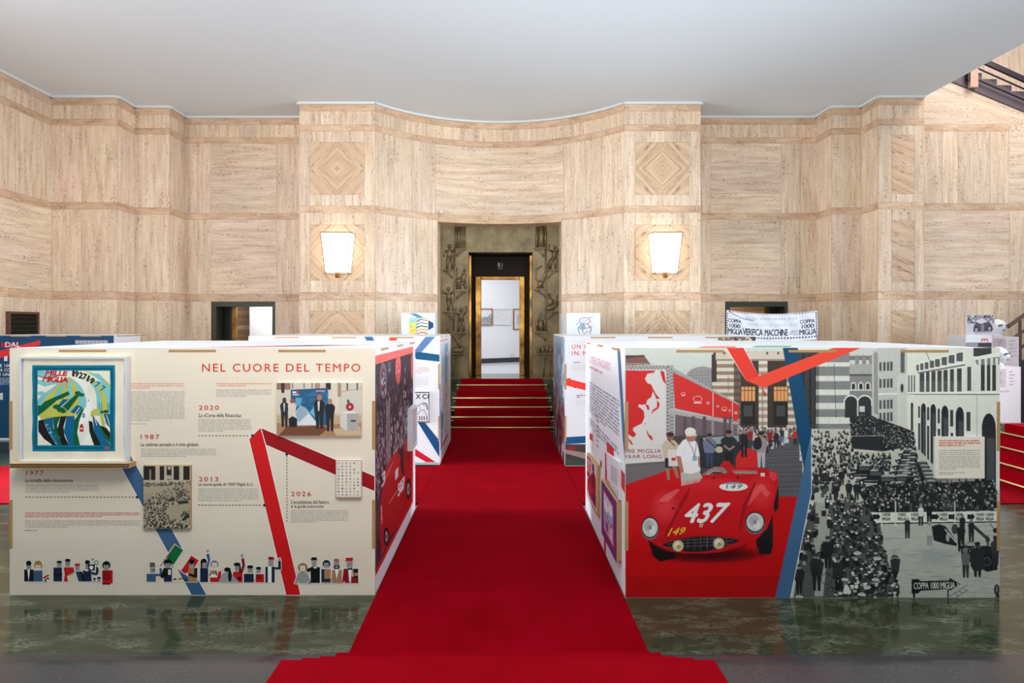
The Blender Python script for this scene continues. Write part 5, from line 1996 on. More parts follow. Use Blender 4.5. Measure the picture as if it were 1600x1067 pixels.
# grille
gp = []
for i in range(31):
    t_ = i / 30
    gp.append((305 + 575 * t_, 618 - 30 * t_ - 46 * math.sin(math.pi * t_) ** 0.8))
for i in range(31):
    t_ = 1 - i / 30
    gp.append((305 + 575 * t_, 618 - 30 * t_ + 62 * math.sin(math.pi * t_) ** 0.8 + 12 * (1 - t_) * math.sin(math.pi * t_)))
r.poly(BP(gp), (30, 26, 30))
for i in range(1, 12):
    t_ = i / 12
    x = 305 + 575 * t_
    r.line(BP([(x, 622 - 30 * t_ - 44 * math.sin(math.pi * t_)), (x, 614 - 30 * t_ + 58 * math.sin(math.pi * t_))]), 0.6, (130, 122, 124))
for k in (-22, 2, 26):
    r.line(BP([(360 - k * .6, 612 + k), (820 + k * .3, 590 + k)]), 0.6, (130, 122, 124))
r.line(BP(gp + gp[:1]), 0.7, (150, 30, 34))
for cx_, cy_ in ((425, 628), (727, 610)):
    r.ell(*Bm(cx_, cy_), 9.6, 9.8, (70, 56, 40))
    r.ell(*Bm(cx_, cy_), 8.6, 8.8, (206, 190, 150))
    r.ell(*Bm(cx_ - 6, cy_ - 8), 4.4, 4.6, (232, 224, 206))
    r.ell(*Bm(cx_ + 4, cy_ + 6), 3, 3, (176, 140, 70))
# numbers
r.ell(*Bm(836, 190), 22.2, 6.8, (228, 226, 214))
r.poly(BP([(745, 172), (790, 160), (880, 158), (925, 176), (905, 170), (770, 172)]), (110, 150, 176))
r.text('149', (Bm(775, 176), Bm(905, 172), Bm(890, 206), Bm(780, 206)), (70, 64, 60), 1.2, 0.01, 0.2)
r.text('437', (Bm(500, 318), Bm(812, 312), Bm(742, 455), Bm(466, 455)), (234, 228, 224), 1.0, 0.045, 0.05)
r.text('149', (Bm(372, 495), Bm(486, 490), Bm(466, 540), Bm(346, 556)), (226, 196, 44), 1.05, 0.02, 0.1)
r.poly(BP([(586, 466), (610, 464), (606, 488), (584, 490)]), (230, 222, 170))
r.ell(*Bm(597, 477), 1.2, 1.6, (30, 30, 30))
# seam in the printed carpet
r.line(BP([(375, 745), (170, 1010)]), 0.5, (150, 4, 10))
r.rect(977, 900, 1250, 934, (150, 2, 8), 0.35)

# black and white square, right half
C3 = lambda x, y: (1240 + x / 4.571, 530 + y / 4.571)
C4 = lambda x, y: (1240 + x / 4.571, 730 + y / 4.571)
P3 = lambda pts: [C3(*p) for p in pts]
P4 = lambda pts: [C4(*p) for p in pts]
r.poly([(1246, 543), (1562, 543), (1562, 934), (1234, 934), (1268, 760), (1268, 684)], (222, 220, 206))
r.rect(*C3(20, 80), *C3(185, 690), (62, 62, 62))
for x in (60, 110, 150):
    r.rect(*C3(x, 110), *C3(x + 18, 620), (44, 44, 46))
for k, y in enumerate((100, 166, 196, 262, 300, 360, 400, 456, 500, 556, 604, 660)):
    h = [66, 30, 66, 38, 60, 40, 56, 44, 56, 48, 56, 40][k]
    r.rect(*C3(180, y), *C3(402, y + h), (132, 131, 128) if k % 2 == 0 else (220, 218, 204))
    r.rect(*C3(160, y), *C3(182, y + h), (96, 95, 94) if k % 2 == 0 else (176, 174, 164))
r.line(P3([(288, 175), (304, 560)]), 1.0, (90, 90, 90))
for x in (250, 330):
    r.line(P3([(x, 100), (x, 640)]), 0.5, (150, 148, 142))
# side street
r.rect(*C3(400, 60), *C3(572, 180), (206, 204, 192))
r.rect(*C3(395, 120), *C3(572, 150), (120, 120, 116))
for x in (440, 490, 540):
    r.rect(*C3(x, 115), *C3(x + 26, 180), (140, 138, 132))
r.rect(*C3(400, 180), *C3(572, 262), (170, 168, 160))
r.rect(*C3(400, 250), *C3(572, 270), (84, 84, 82))
r.rect(*C3(400, 262), *C3(575, 560), (136, 134, 130))
for x in (427, 480, 530):
    r.ell(*C3(x, 330), 4.2, 5.0, (232, 230, 218))
    r.rect(*C3(x - 19, 330), *C3(x + 19, 360), (232, 230, 218))
    r.ell(*C3(x, 332), 2.7, 3.6, (50, 50, 52))
    r.rect(*C3(x - 12, 332), *C3(x + 12, 358), (50, 50, 52))
r.rect(*C3(400, 360), *C3(575, 368), (206, 204, 192))
for x, w_ in ((410, 44), (508, 46)):
    r.ell(*C3(x, 450), w_ / 4.571 + 2, 11.5, (226, 224, 212))
    r.ell(*C3(x, 452), w_ / 4.571, 9.5, (52, 52, 54))
    r.rect(*C3(x - w_, 450), *C3(x + w_, 560), (52, 52, 54))
r.rect(*C3(470, 478), *C3(508, 520), (206, 204, 196))
r.rect(*C3(452, 470), *C3(462, 560), (210, 208, 196))
# facade in perspective
r.poly(P3([(560, 80), (615, 60), (812, 60), (812, 650), (700, 620), (560, 545)]), (196, 194, 184))
r.poly(P3([(572, 100), (600, 90), (604, 540), (575, 530)]), (150, 148, 142))
for x, h0 in ((612, 20), (640, 26), (666, 30), (690, 34)):
    for y in (160, 280, 430, 520):
        r.rect(*C3(x, y + (700 - x) * .06), *C3(x + 16, y + 66 + (700 - x) * .02), (84, 84, 84))
r.poly(P3([(606, 385), (812, 380), (812, 396), (606, 398)]), (228, 226, 214))
r.poly(P3([(740, 255), (812, 250), (812, 640), (738, 622)]), (208, 206, 194))
r.rect(*C3(764, 75), *C3(792, 240), (96, 95, 94))
r.ell(*C3(774, 350), 2.4, 7, (60, 60, 60))
# main facade
r.poly(P3([(810, 60), (1475, 60), (1475, 1075), (1000, 900), (870, 760), (810, 640)]), (226, 223, 208))
for i, x in enumerate((818, 838, 858)):
    r.rect(*C3(x, 258), *C3(x + 9, 378), (84, 84, 84))
cols = [(900, 932), (945, 970), (984, 1012), (1026, 1056), (1070, 1100), (1116, 1144), (1166, 1200)]
for a_, b_ in cols:
    r.rect(*C3(a_, 238 - (a_ - 900) * .16), *C3(b_, 378), (70, 70, 70))
    r.rect(*C3(a_, 300), *C3(b_, 378), (112, 110, 106), .5)
r.poly(P3([(866, 232), (1224, 160), (1224, 205), (890, 240)]), (236, 233, 218))
r.poly(P3([(880, 238), (1224, 178), (1224, 190), (890, 246)]), (120, 118, 112))
for i, x in enumerate((876, 904, 936, 972, 1010, 1056, 1106, 1162)):
    y = 183 - (x - 876) * .30
    r.rect(*C3(x, y), *C3(x + 18 + i * 4, y + 44 + i * 2.5), (92, 92, 90))
r.line(P3([(866, 180), (1224, 84)]), 1.2, (238, 236, 222))
r.line(P3([(940, 76), (976, 166)]), 0.9, (90, 90, 90))
r.rect(*C3(1240, 198), *C3(1266, 368), (80, 80, 80))
r.rect(*C3(1284, 62), *C3(1412, 124), (66, 64, 64))
r.poly(P3([(1280, 130), (1470, 92), (1470, 124), (1300, 150)]), (236, 233, 218))
for a_, b_ in ((1336, 1364), (1380, 1404), (1418, 1444)):
    r.rect(*C3(a_, 184), *C3(b_, 368), (60, 60, 60))
r.poly(P3([(1296, 150), (1470, 126), (1470, 182), (1310, 186)]), (128, 126, 120))
for a_ in (1318, 1362, 1404, 1440):
    r.rect(*C3(a_, 136), *C3(a_ + 20, 186), (226, 223, 208))
r.poly(P3([(810, 378), (1475, 372), (1475, 392), (810, 392)]), (238, 236, 222))
r.poly(P3([(810, 391), (1475, 391), (1475, 399), (810, 396)]), (100, 98, 94))
for cx_, top_, bot_, w_ in ((845, 452, 665, 9), (927, 458, 850, 17), (996, 464, 892, 20), (1080, 474, 700, 25), (1186, 484, 700, 29), (1393, 530, 1075, 50)):
    hh = w_ * 2.2
    r.ell(*C3(cx_, top_ + hh), w_ / 4.571, hh / 4.571, (40, 40, 42))
    r.rect(*C3(cx_ - w_, top_ + hh), *C3(cx_ + w_, bot_), (46, 46, 48))
    r.rect(*C3(cx_ - w_ * .3, top_ + hh * 1.6), *C3(cx_ + w_ * .8, bot_), (110, 110, 110), .5)
for a_, b_, y0, y1 in ((890, 902, 478, 560), (952, 968, 485, 578), (1028, 1044, 495, 600), (1117, 1140, 505, 622), (1234, 1262, 520, 655), (890, 904, 600, 832), (952, 968, 618, 882), (1028, 1046, 640, 690), (1120, 1140, 668, 694)):
    r.rect(*C3(a_, y0), *C3(b_, y1), (66, 66, 66))
r.line(P3([(1308, 395), (1308, 700)]), 0.8, (140, 138, 132))
# piazza ground
r.poly(P3([(128, 640), (420, 640), (560, 560), (720, 620), (870, 760), (1000, 900), (1180, 1075), (1475, 1075)]) + [(1562, 934), (1234, 934), (1268, 760)], (196, 193, 178))
r.poly(P4([(600, 400), (1470, 290), (1475, 940), (720, 940), (650, 600)]), (192, 190, 176))
for i in range(240):
    x, y = rnd.uniform(620, 1460), rnd.uniform(400, 930)
    r.ell(*C4(x, y), rnd.uniform(4, 16), rnd.uniform(.5, 1.5), rnd.choice([(176, 174, 164), (206, 204, 190), (160, 160, 154), (182, 180, 168)]), .6)
r.ell(*C4(1020, 640), 36, 16, (160, 164, 160), .6, True)
BT = [(26, 26, 28), (38, 38, 40), (48, 48, 50), (30, 30, 32), (62, 62, 62), (84, 83, 80)]
BH = [(150, 148, 140), (196, 193, 182), (110, 108, 104), (52, 52, 52), (226, 223, 210), (70, 70, 70)]
r.poly(P3([(400, 560), (520, 535), (700, 600), (860, 660), (865, 760), (640, 800), (415, 780)]), (44, 44, 46))
r.crowd(P3([(400, 555), (520, 530), (700, 600), (860, 655), (868, 770), (640, 780), (410, 720)]), 330, (1.1, 1.9), BT, BH, .5)
r.poly(P3([(412, 690), (640, 690), (640, 780), (430, 780)]), (42, 42, 44))
r.line(P3([(410, 692), (640, 688)]), 1.3, (150, 148, 142))
r.rect(*C3(470, 795), *C3(575, 805), (206, 204, 192))
r.crowd(P3([(130, 640), (410, 650), (420, 790), (330, 900), (320, 1060), (130, 1060), (130, 800)]), 190, (1.5, 3.4), BT, BH, .55)
r.crowd(P3([(330, 800), (700, 790), (690, 900), (350, 930)]), 90, (2.0, 2.8), BT, BH, .5)
# parked cars


def oldcar(x, y, s, r=r):
    P = lambda pts: [(x + a_ * s, y + b_ * s) for a_, b_ in pts]
    r.poly(P([(-1.3, .45), (-1.25, .1), (-.5, -.05), (-.25, -.5), (.9, -.55), (1.15, -.1), (1.2, .5)]), (34, 34, 36))
    r.poly(P([(-.2, -.5), (.0, -.68), (.8, -.7), (1.0, -.5)]), (176, 174, 166))
    r.poly(P([(-1.2, .08), (-.5, -.06), (-.4, .04), (-1.15, .2)]), (176, 174, 164))
    r.rect(*P([(-.15, -.42)])[0], *P([(.8, -.16)])[0], (84, 84, 84))
    r.line(P([(-1.2, .3), (1.1, .26)]), s * .06, (150, 148, 140))
    r.ell(*P([(-.85, .45)])[0], s * .24, s * .28, (20, 20, 22))
    r.ell(*P([(-.85, .45)])[0], s * .1, s * .13, (206, 204, 196))


for i in range(11):
    oldcar(*C3(800 - i * 6 + (i % 2) * 40, 810 + i * 21), 9 + i * .9)
for i in range(6):
    oldcar(*C3(900 + i * 12, 905 + i * 30), 12 + i * 1.0)
for x, y, s in ((480, 945, 17), (560, 985, 19), (640, 1030, 21), (700, 1080, 21)):
    oldcar(*C3(x, y), s)
r.crowd(P3([(560, 830), (690, 830), (690, 930), (580, 900)]), 60, (2, 2.8), BT, BH, .4)
# lower crowd
r.poly(P4([(440, 140), (1440, 90), (1455, 290), (1300, 310), (560, 330)]), (40, 40, 42))
r.crowd(P4([(430, 120), (1440, 70), (1455, 270), (1200, 300), (560, 310)]), 330, (2.2, 3.2), BT, BH[:4], .45)
r.poly(P4([(140, 250), (560, 250), (620, 420), (650, 620), (740, 830), (740, 930), (0, 930), (70, 470)]), (52, 52, 54), .75)
r.poly(P4([(165, 120), (270, 120), (268, 330), (250, 560), (210, 920), (150, 920), (140, 560)]), (188, 186, 172), .8)
r.crowd(P4([(120, 90), (270, 90), (270, 330), (240, 600), (70, 700), (20, 930), (0, 930), (70, 420)]), 46, (3.4, 6.2), BT, BH, .7)
r.crowd(P4([(280, 150), (560, 250), (620, 400), (650, 600), (740, 820), (735, 930), (300, 930), (280, 500)]), 330, (2.8, 5.6), BT, BH, .8)
# barriers with arrow boards
r.poly(P4([(555, 322), (1460, 312), (1460, 392), (590, 400)]), (232, 229, 214))
r.line(P4([(570, 318), (1460, 306)]), 0.7, (60, 60, 60))
r.line(P4([(600, 400), (1460, 388)]), 1.8, (40, 40, 42))
for x, kind in ((565, 'a'), (635, 't'), (745, 't'), (840, 't'), (985, 'b'), (1042, 't'), (1105, 'a'), (1152, 't'), (1240, 'b'), (1304, 't'), (1372, 't')):
    if kind == 't':
        r.text('1000', (C4(x, 326), C4(x + 56, 325), C4(x + 56, 348), C4(x, 349)), (34, 34, 34), 1, .03)
        r.text('MIGLIA', (C4(x, 356), C4(x + 56, 355), C4(x + 56, 378), C4(x, 379)), (34, 34, 34), 1, .03)
    else:
        r.poly(P4([(x, 335), (x + 34, 335), (x + 34, 325), (x + 54, 352), (x + 34, 378), (x + 34, 368), (x, 368)]), (34, 34, 34))
for x in (630, 728, 1150):
    r.rect(*C4(x - 4, 240 if x > 700 else 330), *C4(x + 4, 415), (222, 220, 206))
r.rect(*C4(705, 408), *C4(750, 416), (222, 220, 206))
# figures on the open ground
r.person(*C4(812, 506), 34, (44, 44, 46), (160, 158, 150), (210, 208, 196), (40, 40, 42), .28)
r.person(*C4(908, 415), 34, (226, 224, 212), (150, 148, 140), None, (44, 44, 46), .26)
r.person(*C4(968, 405), 34, (34, 34, 36), (120, 118, 112), None, (34, 34, 36), .30)
r.person(*C4(970, 560), 38, (190, 188, 178), (150, 148, 140), (160, 158, 150), (150, 148, 142), .26)
r.poly(P4([(690, 660), (705, 625), (735, 625), (762, 655), (752, 740), (738, 775), (700, 760)]), (54, 54, 56))
r.poly(P4([(705, 745), (740, 745), (738, 780), (728, 800), (716, 795)]), (36, 36, 38))
r.ell(*C4(720, 602), 2.8, 3.4, (176, 174, 164))
r.line(P4([(696, 655), (722, 640), (755, 652)]), 1.2, (190, 188, 176))
# racing car group
r.poly(P4([(985, 420), (1040, 405), (1085, 420), (1170, 540), (1160, 560), (1080, 545), (1000, 520)]), (36, 36, 38))
r.ell(*C4(1095, 500), 6, 10, (30, 30, 32))
r.ell(*C4(1100, 500), 3, 6.5, (176, 174, 166))
r.line(P4([(1080, 440), (1165, 540)]), 2.0, (206, 204, 192))
r.poly(P4([(1290, 410), (1390, 500), (1380, 520), (1280, 430)]), (60, 60, 60))
r.ell(*C4(1150, 440), 5, 8, (70, 70, 70))
r.person(*C4(1195, 600), 46, (36, 36, 38), (120, 118, 112), None, (36, 36, 38), .3)
r.person(*C4(1205, 480), 32, (40, 40, 42), (120, 118, 112), None, (40, 40, 42), .3)
r.person(*C4(1268, 535), 37, (40, 40, 42), (130, 128, 122), None, (36, 36, 38), .28)
r.poly(P4([(1190, 560), (1400, 560), (1450, 620), (1455, 730), (1380, 745), (1200, 640)]), (36, 36, 38))
for i in range(60):
    r.ell(*C4(rnd.uniform(1190, 1350), rnd.uniform(540, 600)), .8, .8, rnd.choice([(206, 204, 196), (120, 120, 116), (20, 20, 22)]))
r.ell(*C4(1385, 672), 9.4, 10.4, (24, 24, 26))
r.ell(*C4(1382, 672), 6.6, 7.4, (84, 84, 82))
r.ell(*C4(1382, 672), 4.8, 5.6, (40, 40, 42))
r.person(*C4(1385, 560), 16, (60, 60, 60), (110, 108, 104), (40, 40, 40), (60, 60, 60), .5)
r.person(*C4(1440, 700), 46, (62, 62, 62), (50, 50, 50), (44, 44, 44), (50, 50, 52), .34)
r.person(*C4(1228, 785), 46, (110, 109, 104), (120, 118, 112), (130, 128, 120), (52, 52, 54), .32)
r.person(*C4(1312, 780), 54, (46, 46, 48), (60, 60, 60), (40, 40, 42), (36, 36, 38), .40)
r.poly(P4([(1268, 620), (1355, 620), (1365, 720), (1335, 738), (1285, 738), (1262, 700)]), (46, 46, 48))
r.line(P4([(1400, 400), (1460, 480)]), 1.2, (60, 60, 60))
r.ell(*C4(1440, 450), 4, 4, (44, 44, 44))
# arrow sign with lettering, broken ladder, wheel
r.poly(P4([(842, 798), (890, 796), (905, 810), (1112, 806), (1112, 786), (1192, 832), (1112, 882), (1112, 866), (905, 880), (890, 898), (842, 902)]), (26, 26, 28))
r.rect(*C4(852, 895), *C4(868, 932), (26, 26, 28))
r.rect(*C4(1096, 870), *C4(1108, 932), (60, 60, 58))
r.text('COPPA 1000 MIGLIA', (C4(858, 822), C4(1152, 816), C4(1152, 862), C4(858, 868)), (226, 224, 212), .95, .02)
r.line(P4([(1164, 824), (1180, 834), (1164, 844)]), 1.1, (226, 224, 212))
r.line(P4([(1110, 920), (1240, 840)]), 0.8, (70, 70, 68))
r.line(P4([(1165, 925), (1245, 872)]), 0.8, (70, 70, 68))
for x in (1150, 1180, 1210):
    r.line(P4([(x, 900 - (x - 1150) * .6), (x + 30, 915 - (x - 1150) * .6)]), 0.8, (70, 70, 68))
r.ell(*C4(1450, 872), 4.4, 8.4, (32, 32, 34))
r.ell(*C4(1450, 868), 2.0, 6, (110, 110, 106))
r.poly(P4([(1440, 905), (1490, 900), (1490, 915), (1460, 935), (1445, 925)]), (48, 48, 48))
# bicycles and nearest figures
for x, y, s in ((236, 795, 40), (270, 890, 34), (112, 660, 26)):
    r.ring(*C4(x, y), s / 4.571, s / 4.571, .9, (40, 40, 42))
    r.line(P4([(x, y), (x + 20, y - 30), (x - 10, y - 50)]), .8, (40, 40, 42))
for x, y, h, c in ((165, 880, 58, (44, 44, 46)), (40, 900, 46, (40, 40, 42)), (245, 720, 50, (38, 38, 40)), (318, 860, 48, (48, 48, 50)), (150, 770, 32, (44, 44, 44)), (160, 130, 22, (40, 40, 42)), (204, 120, 20, (44, 44, 46)), (240, 118, 20, (52, 52, 54)), (345, 130, 26, (36, 36, 38)), (450, 235, 30, (36, 36, 38)), (300, 240, 28, (36, 36, 38)), (395, 230, 30, (40, 40, 42))):
    r.person(*C4(x, y), h, c, (140, 138, 130), (60, 60, 60), (34, 34, 36), .40)
r.poly(P4([(352, 900), (362, 840), (385, 835), (412, 890), (400, 905)]), (226, 224, 212))
r.ell(*C4(376, 815), 3.4, 3.8, (110, 108, 104))
r.ell(*C4(372, 800), 4.6, 2.2, (206, 204, 194))
for x, y in ((485, 905), (525, 855), (585, 800), (40, 925), (600, 650), (455, 612)):
    r.ell(*C4(x, y), 6, 2.6, (216, 214, 202))
    r.ell(*C4(x, y - 6), 3.2, 2.0, (190, 188, 176))
r.grain(5)
r.grain(4, sc=3)
# ribbons printed over both pictures
r.poly([(1133.5, 543), (1163, 543), (1186, 588), (1166, 595)], WB)
r.poly([(1135, 543), (1161.5, 543), (1186, 588), (1166, 594.5)], (228, 58, 44))
r.poly([(1223, 543), (1246.5, 543), (1268, 680), (1256, 731)], TEAL)
r.poly([(1268, 682), (1268, 768), (1234.5, 934), (1211, 934), (1256, 731)], (66, 104, 140))
r.line([(1268.3, 682), (1268.3, 768), (1235, 934)], 1.0, WB)
r.poly([(1165.5, 594.5), (1186, 587.5), (1304, 543), (1347, 543), (1193.5, 606)], (238, 74, 52))
r.build('printed_mural', front(DR), B2['front'])

lid_strip(B2['lid'], 1.50, 1.78, 4.9, 5.25, 1.8225, (236, 92, 80), 0.15)
lid_strip(B2['lid'], 1.95, 2.25, 5.0, 5.4, 1.8225, (96, 156, 130), 0.2)

# aisle side of the right front box
XS2 = PX(977, DR)
sdm2 = side(XS2, -1)
N2 = CX - 977
k2 = lambda y, x: CY + (y - CY) * (x - CX) / (977 - CX)
Q2 = lambda x, y: (x, k2(y, x))
v = Vec()


def qd(x0, y0, x1, y1):
    return [Q2(x0, y0), Q2(x1, y0), Q2(x1, y1), Q2(x0, y1)]


v.poly(qd(919.6, 545, 976.4, 932.5), (238, 240, 244), 0)
v.poly([Q2(964.5, 546), Q2(969, 546), Q2(976.4, 665), Q2(976.4, 720), Q2(973, 690)], (64, 104, 158), 1)
v.text('OLTRE IL TRAGUARDO', 0, 0, 0, 0, (222, 110, 120), 1, 1.1, .01, quad=qd(920.5, 575, 954, 590))
v.rows(921, 598, 961, 606, 1, (222, 120, 140), quad=qd(921, 598, 961, 606))
v.rows(921, 632, 967, 690, 11, (120, 124, 140), quad=qd(921, 632, 968, 700))
v.rows(921, 700, 967, 716, 3, (130, 132, 146), quad=qd(921, 712, 968, 732))
v.ell(924.5, 682, 3.6, 19, (206, 206, 212), 1)
v.ell(924.5, 682, 3.0, 17, (238, 240, 244), 2)
v.poly([(921.5, 676), (926.5, 679), (926.5, 690), (921.5, 686)], (222, 60, 70), 3)
for i in range(7):
    y = 690 + i * 10
    v.rows(931, y, 940, y + 5, 1, (60, 60, 66), 1, quad=qd(932, y, 939 + (i % 3), y + 6))
v.poly(qd(937.5, 772, 940.5, 784), (200, 40, 50), 1)
v.poly([Q2(942, 800), Q2(947, 800), Q2(947, 934), Q2(944, 934)], (204, 24, 34), 1)
v.poly([Q2(948, 722), Q2(959, 720), Q2(961, 770), Q2(949, 768)], (206, 24, 34), 1)
v.poly([Q2(971, 740), Q2(976.4, 742), Q2(976.4, 772), Q2(971, 768)], (196, 18, 28), 1)
v.build('printed_graphic', sdm2, B2['left'])

# ---- things mounted on the two front boxes -------------------------------------------------------
# framed scarf on a corrugated ledge
DTR = DF - 0.05
sc_ = thing('framed_scarf', 'teal and cream road race scarf in a shallow white frame on the left display box', 'framed scarf', (PX(112, DF), DF, PZ(724, DF)))
tm = front(DTR)
a, b_ = tm(29, 723.4), tm(198, 557)
m = MB()
m.box(a.x, b_.x, DTR + 0.02, DF - 0.0026, a.z, b_.z)
m.build('back_board', BOARD, sc_)
m = MB()
e = 0.018
m.box(a.x, a.x + e, DTR, DTR + 0.021, a.z, b_.z)
m.box(b_.x - e, b_.x, DTR, DTR + 0.021, a.z, b_.z)
m.box(a.x + e, b_.x - e, DTR, DTR + 0.021, b_.z - e, b_.z)
m.box(a.x + e, b_.x - e, DTR, DTR + 0.021, a.z, a.z + e)
m.build('frame_rim', BOARD, sc_, 0.002)
rz = Ras(34.5, 556.5, 192.5, 720.5, 2.6, 2, (238, 228, 206))
S_ = lambda x, y: (25 + x / 5.333, 545 + y / 5.335)
SP = lambda pts: [S_(*p) for p in pts]
TE, DTE, YL, GN, AQ, SBK, SBL = (24, 120, 146), (8, 84, 100), (196, 190, 84), (20, 96, 60), (130, 196, 196), (34, 34, 34), (22, 98, 140)
rz.rect(*S_(170, 184), *S_(774, 805), (238, 230, 210))
# sky bands and clouds
rz.poly(SP([(170, 184), (260, 190), (340, 230), (300, 250), (170, 230)]), AQ)
rz.poly(SP([(170, 262), (300, 272), (380, 262), (420, 330), (380, 290), (300, 300), (230, 316), (170, 292)]), AQ)
for x, y, a_, b_2 in ((200, 372, 34, 16), (235, 384, 50, 10), (340, 350, 40, 10), (380, 344, 34, 10)):
    rz.ell(*S_(x, y), a_ / 5.33, b_2 / 5.33, AQ)
# sweeping striped country
def arc(fn0, fn1, c, n=24):
    p0 = [fn0(i / n) for i in range(n + 1)]
    p1 = [fn1(i / n) for i in range(n + 1)]
    rz.poly(SP(p0 + p1[::-1]), c)


def bez(p0, p1, p2, p3):
    return lambda t: tuple((1 - t) ** 3 * p0[i] + 3 * (1 - t) ** 2 * t * p1[i] + 3 * (1 - t) * t * t * p2[i] + t ** 3 * p3[i] for i in (0, 1))


road_l = bez((430, 225), (560, 270), (640, 420), (510, 620))
road_r = bez((445, 225), (620, 270), (640, 430), (600, 620))
lefts = [bez((425, 235), (560 - 44 * i, 300 + 8 * i), (600 - 70 * i, 420), (560 - 62 * i, 560)) for i in range(8)]
cs = [AQ, YL, AQ, YL, AQ, YL, AQ]
for i in range(7):
    arc(lefts[i], lefts[i + 1], cs[i])
rights = [bez((450, 215), (640 + 34 * i, 230 + 10 * i), (690 + 40 * i, 380), (650 + 48 * i, 560)) for i in range(6)]
for i in range(5):
    arc(rights[i], rights[i + 1], [AQ, YL, AQ, YL, AQ][i])
rz.poly(SP([(560, 190), (680, 210), (774, 300), (774, 350), (700, 260), (600, 210)]), YL)
rz.poly(SP([(600, 195), (690, 215), (774, 330), (774, 420), (740, 330), (680, 260)]), AQ)
rz.poly(SP([(170, 500), (230, 440), (330, 395), (425, 355), (440, 380), (330, 440), (250, 520), (170, 560)]), GN)
rz.poly(SP([(240, 510), (330, 430), (420, 400), (450, 420), (400, 560), (480, 560), (190, 590), (200, 540)]), YL)
rz.poly(SP([(340, 470), (380, 420), (440, 424), (380, 490)]), SBL)
rz.poly(SP([(380, 480), (500, 370), (520, 390), (420, 520)]), GN)
rz.poly(SP([(440, 530), (500, 468), (545, 490), (500, 545)]), SBL)
rz.line(SP([(360, 490), (430, 430)]), 1.1, (238, 230, 210))
rz.line(SP([(478, 548), (520, 490)]), 1.2, (238, 230, 210))
rz.poly(SP([(500, 560), (540, 500), (580, 500), (555, 560), (500, 700), (530, 805), (470, 805), (470, 600)]), GN)
for x, y, a_ in ((330, 485, 34), (365, 510, 34), (385, 525, 24), (505, 370, 26), (535, 385, 24), (700, 530, 20), (740, 525, 24), (180, 490, 26)):
    rz.ell(*S_(x, y), a_ / 5.33, a_ / 5.33 * .6, GN)
for x, y, a_ in ((215, 560, 34), (255, 540, 40), (310, 545, 34), (360, 552, 30), (420, 550, 36), (620, 540, 40), (660, 525, 36), (730, 560, 36)):
    rz.ell(*S_(x, y), a_ / 5.33, a_ / 5.33 * .62, YL)
# dark fields in the foreground
rz.poly(SP([(175, 600), (215, 590), (240, 660), (290, 740), (330, 805), (290, 805), (220, 750), (175, 690)]), SBK)
rz.poly(SP([(215, 590), (300, 570), (300, 660), (320, 730), (370, 805), (325, 805), (262, 710)]), SBL)
rz.poly(SP([(300, 570), (360, 565), (332, 640), (350, 740), (385, 805), (355, 805), (305, 690)]), GN)
rz.poly(SP([(360, 565), (408, 562), (385, 650), (395, 730), (430, 805), (375, 805), (332, 680)]), SBK)
rz.poly(SP([(408, 562), (480, 562), (470, 620), (470, 805), (430, 805), (388, 690)]), SBL)
rz.poly(SP([(560, 490), (600, 490), (600, 640), (640, 805), (520, 805), (500, 700), (520, 590)]), (240, 236, 226))
arc(road_l, road_r, (240, 236, 226))
rz.poly(SP([(596, 600), (626, 610), (640, 690), (700, 805), (640, 805), (600, 690)]), SBK)
rz.poly(SP([(626, 550), (690, 640), (720, 740), (770, 790), (774, 805), (700, 805), (640, 690)]), SBL)
rz.poly(SP([(680, 640), (720, 650), (774, 740), (774, 790), (720, 740)]), GN)
rz.poly(SP([(690, 645), (740, 660), (774, 700), (774, 750), (730, 710)]), SBK)
rz.poly(SP([(720, 545), (774, 545), (774, 660), (730, 620)]), SBL)
rz.poly(SP([(690, 560), (715, 560), (735, 655), (705, 645)]), YL)
for x in (640, 720, 745):
    rz.line(SP([(x, 555), (x + 22, 640)]), 1.1, (238, 230, 210))
for x in (680, 700, 750, 765):
    rz.line(SP([(x, 450), (x + 10, 520)]), .8, GN)
# cars
for x, y, w_, h_, c in ((536, 660, 34, 62, (196, 26, 34)), (552, 556, 24, 34, (30, 90, 130)), (592, 433, 9, 14, (196, 40, 40))):
    rz.poly(SP([(x - w_ * .4, y + h_ * .5), (x - w_ * .45, y - h_ * .1), (x - w_ * .2, y - h_ * .5), (x + w_ * .3, y - h_ * .5), (x + w_ * .5, y - h_ * .1), (x + w_ * .5, y + h_ * .5)]), c)
    rz.rect(*S_(x - w_ * .25, y - h_ * .02), *S_(x + w_ * .3, y + h_ * .2), (240, 236, 226))
# lettering
rz.text('MILLE', (S_(246, 180), S_(420, 192), S_(412, 226), S_(232, 222)), (196, 36, 40), .95, .08)
rz.text('MIGLIA', (S_(226, 228), S_(426, 240), S_(420, 282), S_(208, 274)), (196, 36, 40), .9, .08)
rz.line(SP([(170, 226), (220, 244)]), 1.2, (150, 30, 40))
rz.line(SP([(400, 290), (424, 330)]), 1.4, (216, 110, 120))
for ch, x, y, a_, c in (('1', 466, 206, .06, SBK), ('9', 494, 212, .1, SBK), ('2', 528, 222, .2, SBK), ('7', 560, 234, .3, SBK), ('1', 592, 248, .36, SBK), ('9', 626, 268, .42, SBK), ('7', 668, 300, .5, TE), ('7', 712, 334, .55, TE)):
    w_, h_ = (6 if ch == '1' else 14), 24
    ca, sa = math.cos(a_), math.sin(a_)
    q4 = [S_(x + u * ca - t_ * sa, y + u * sa + t_ * ca) for u, t_ in ((-w_, -h_), (w_, -h_), (w_, h_), (-w_, h_))]
    rz.text(ch, q4, c, 1, .085)
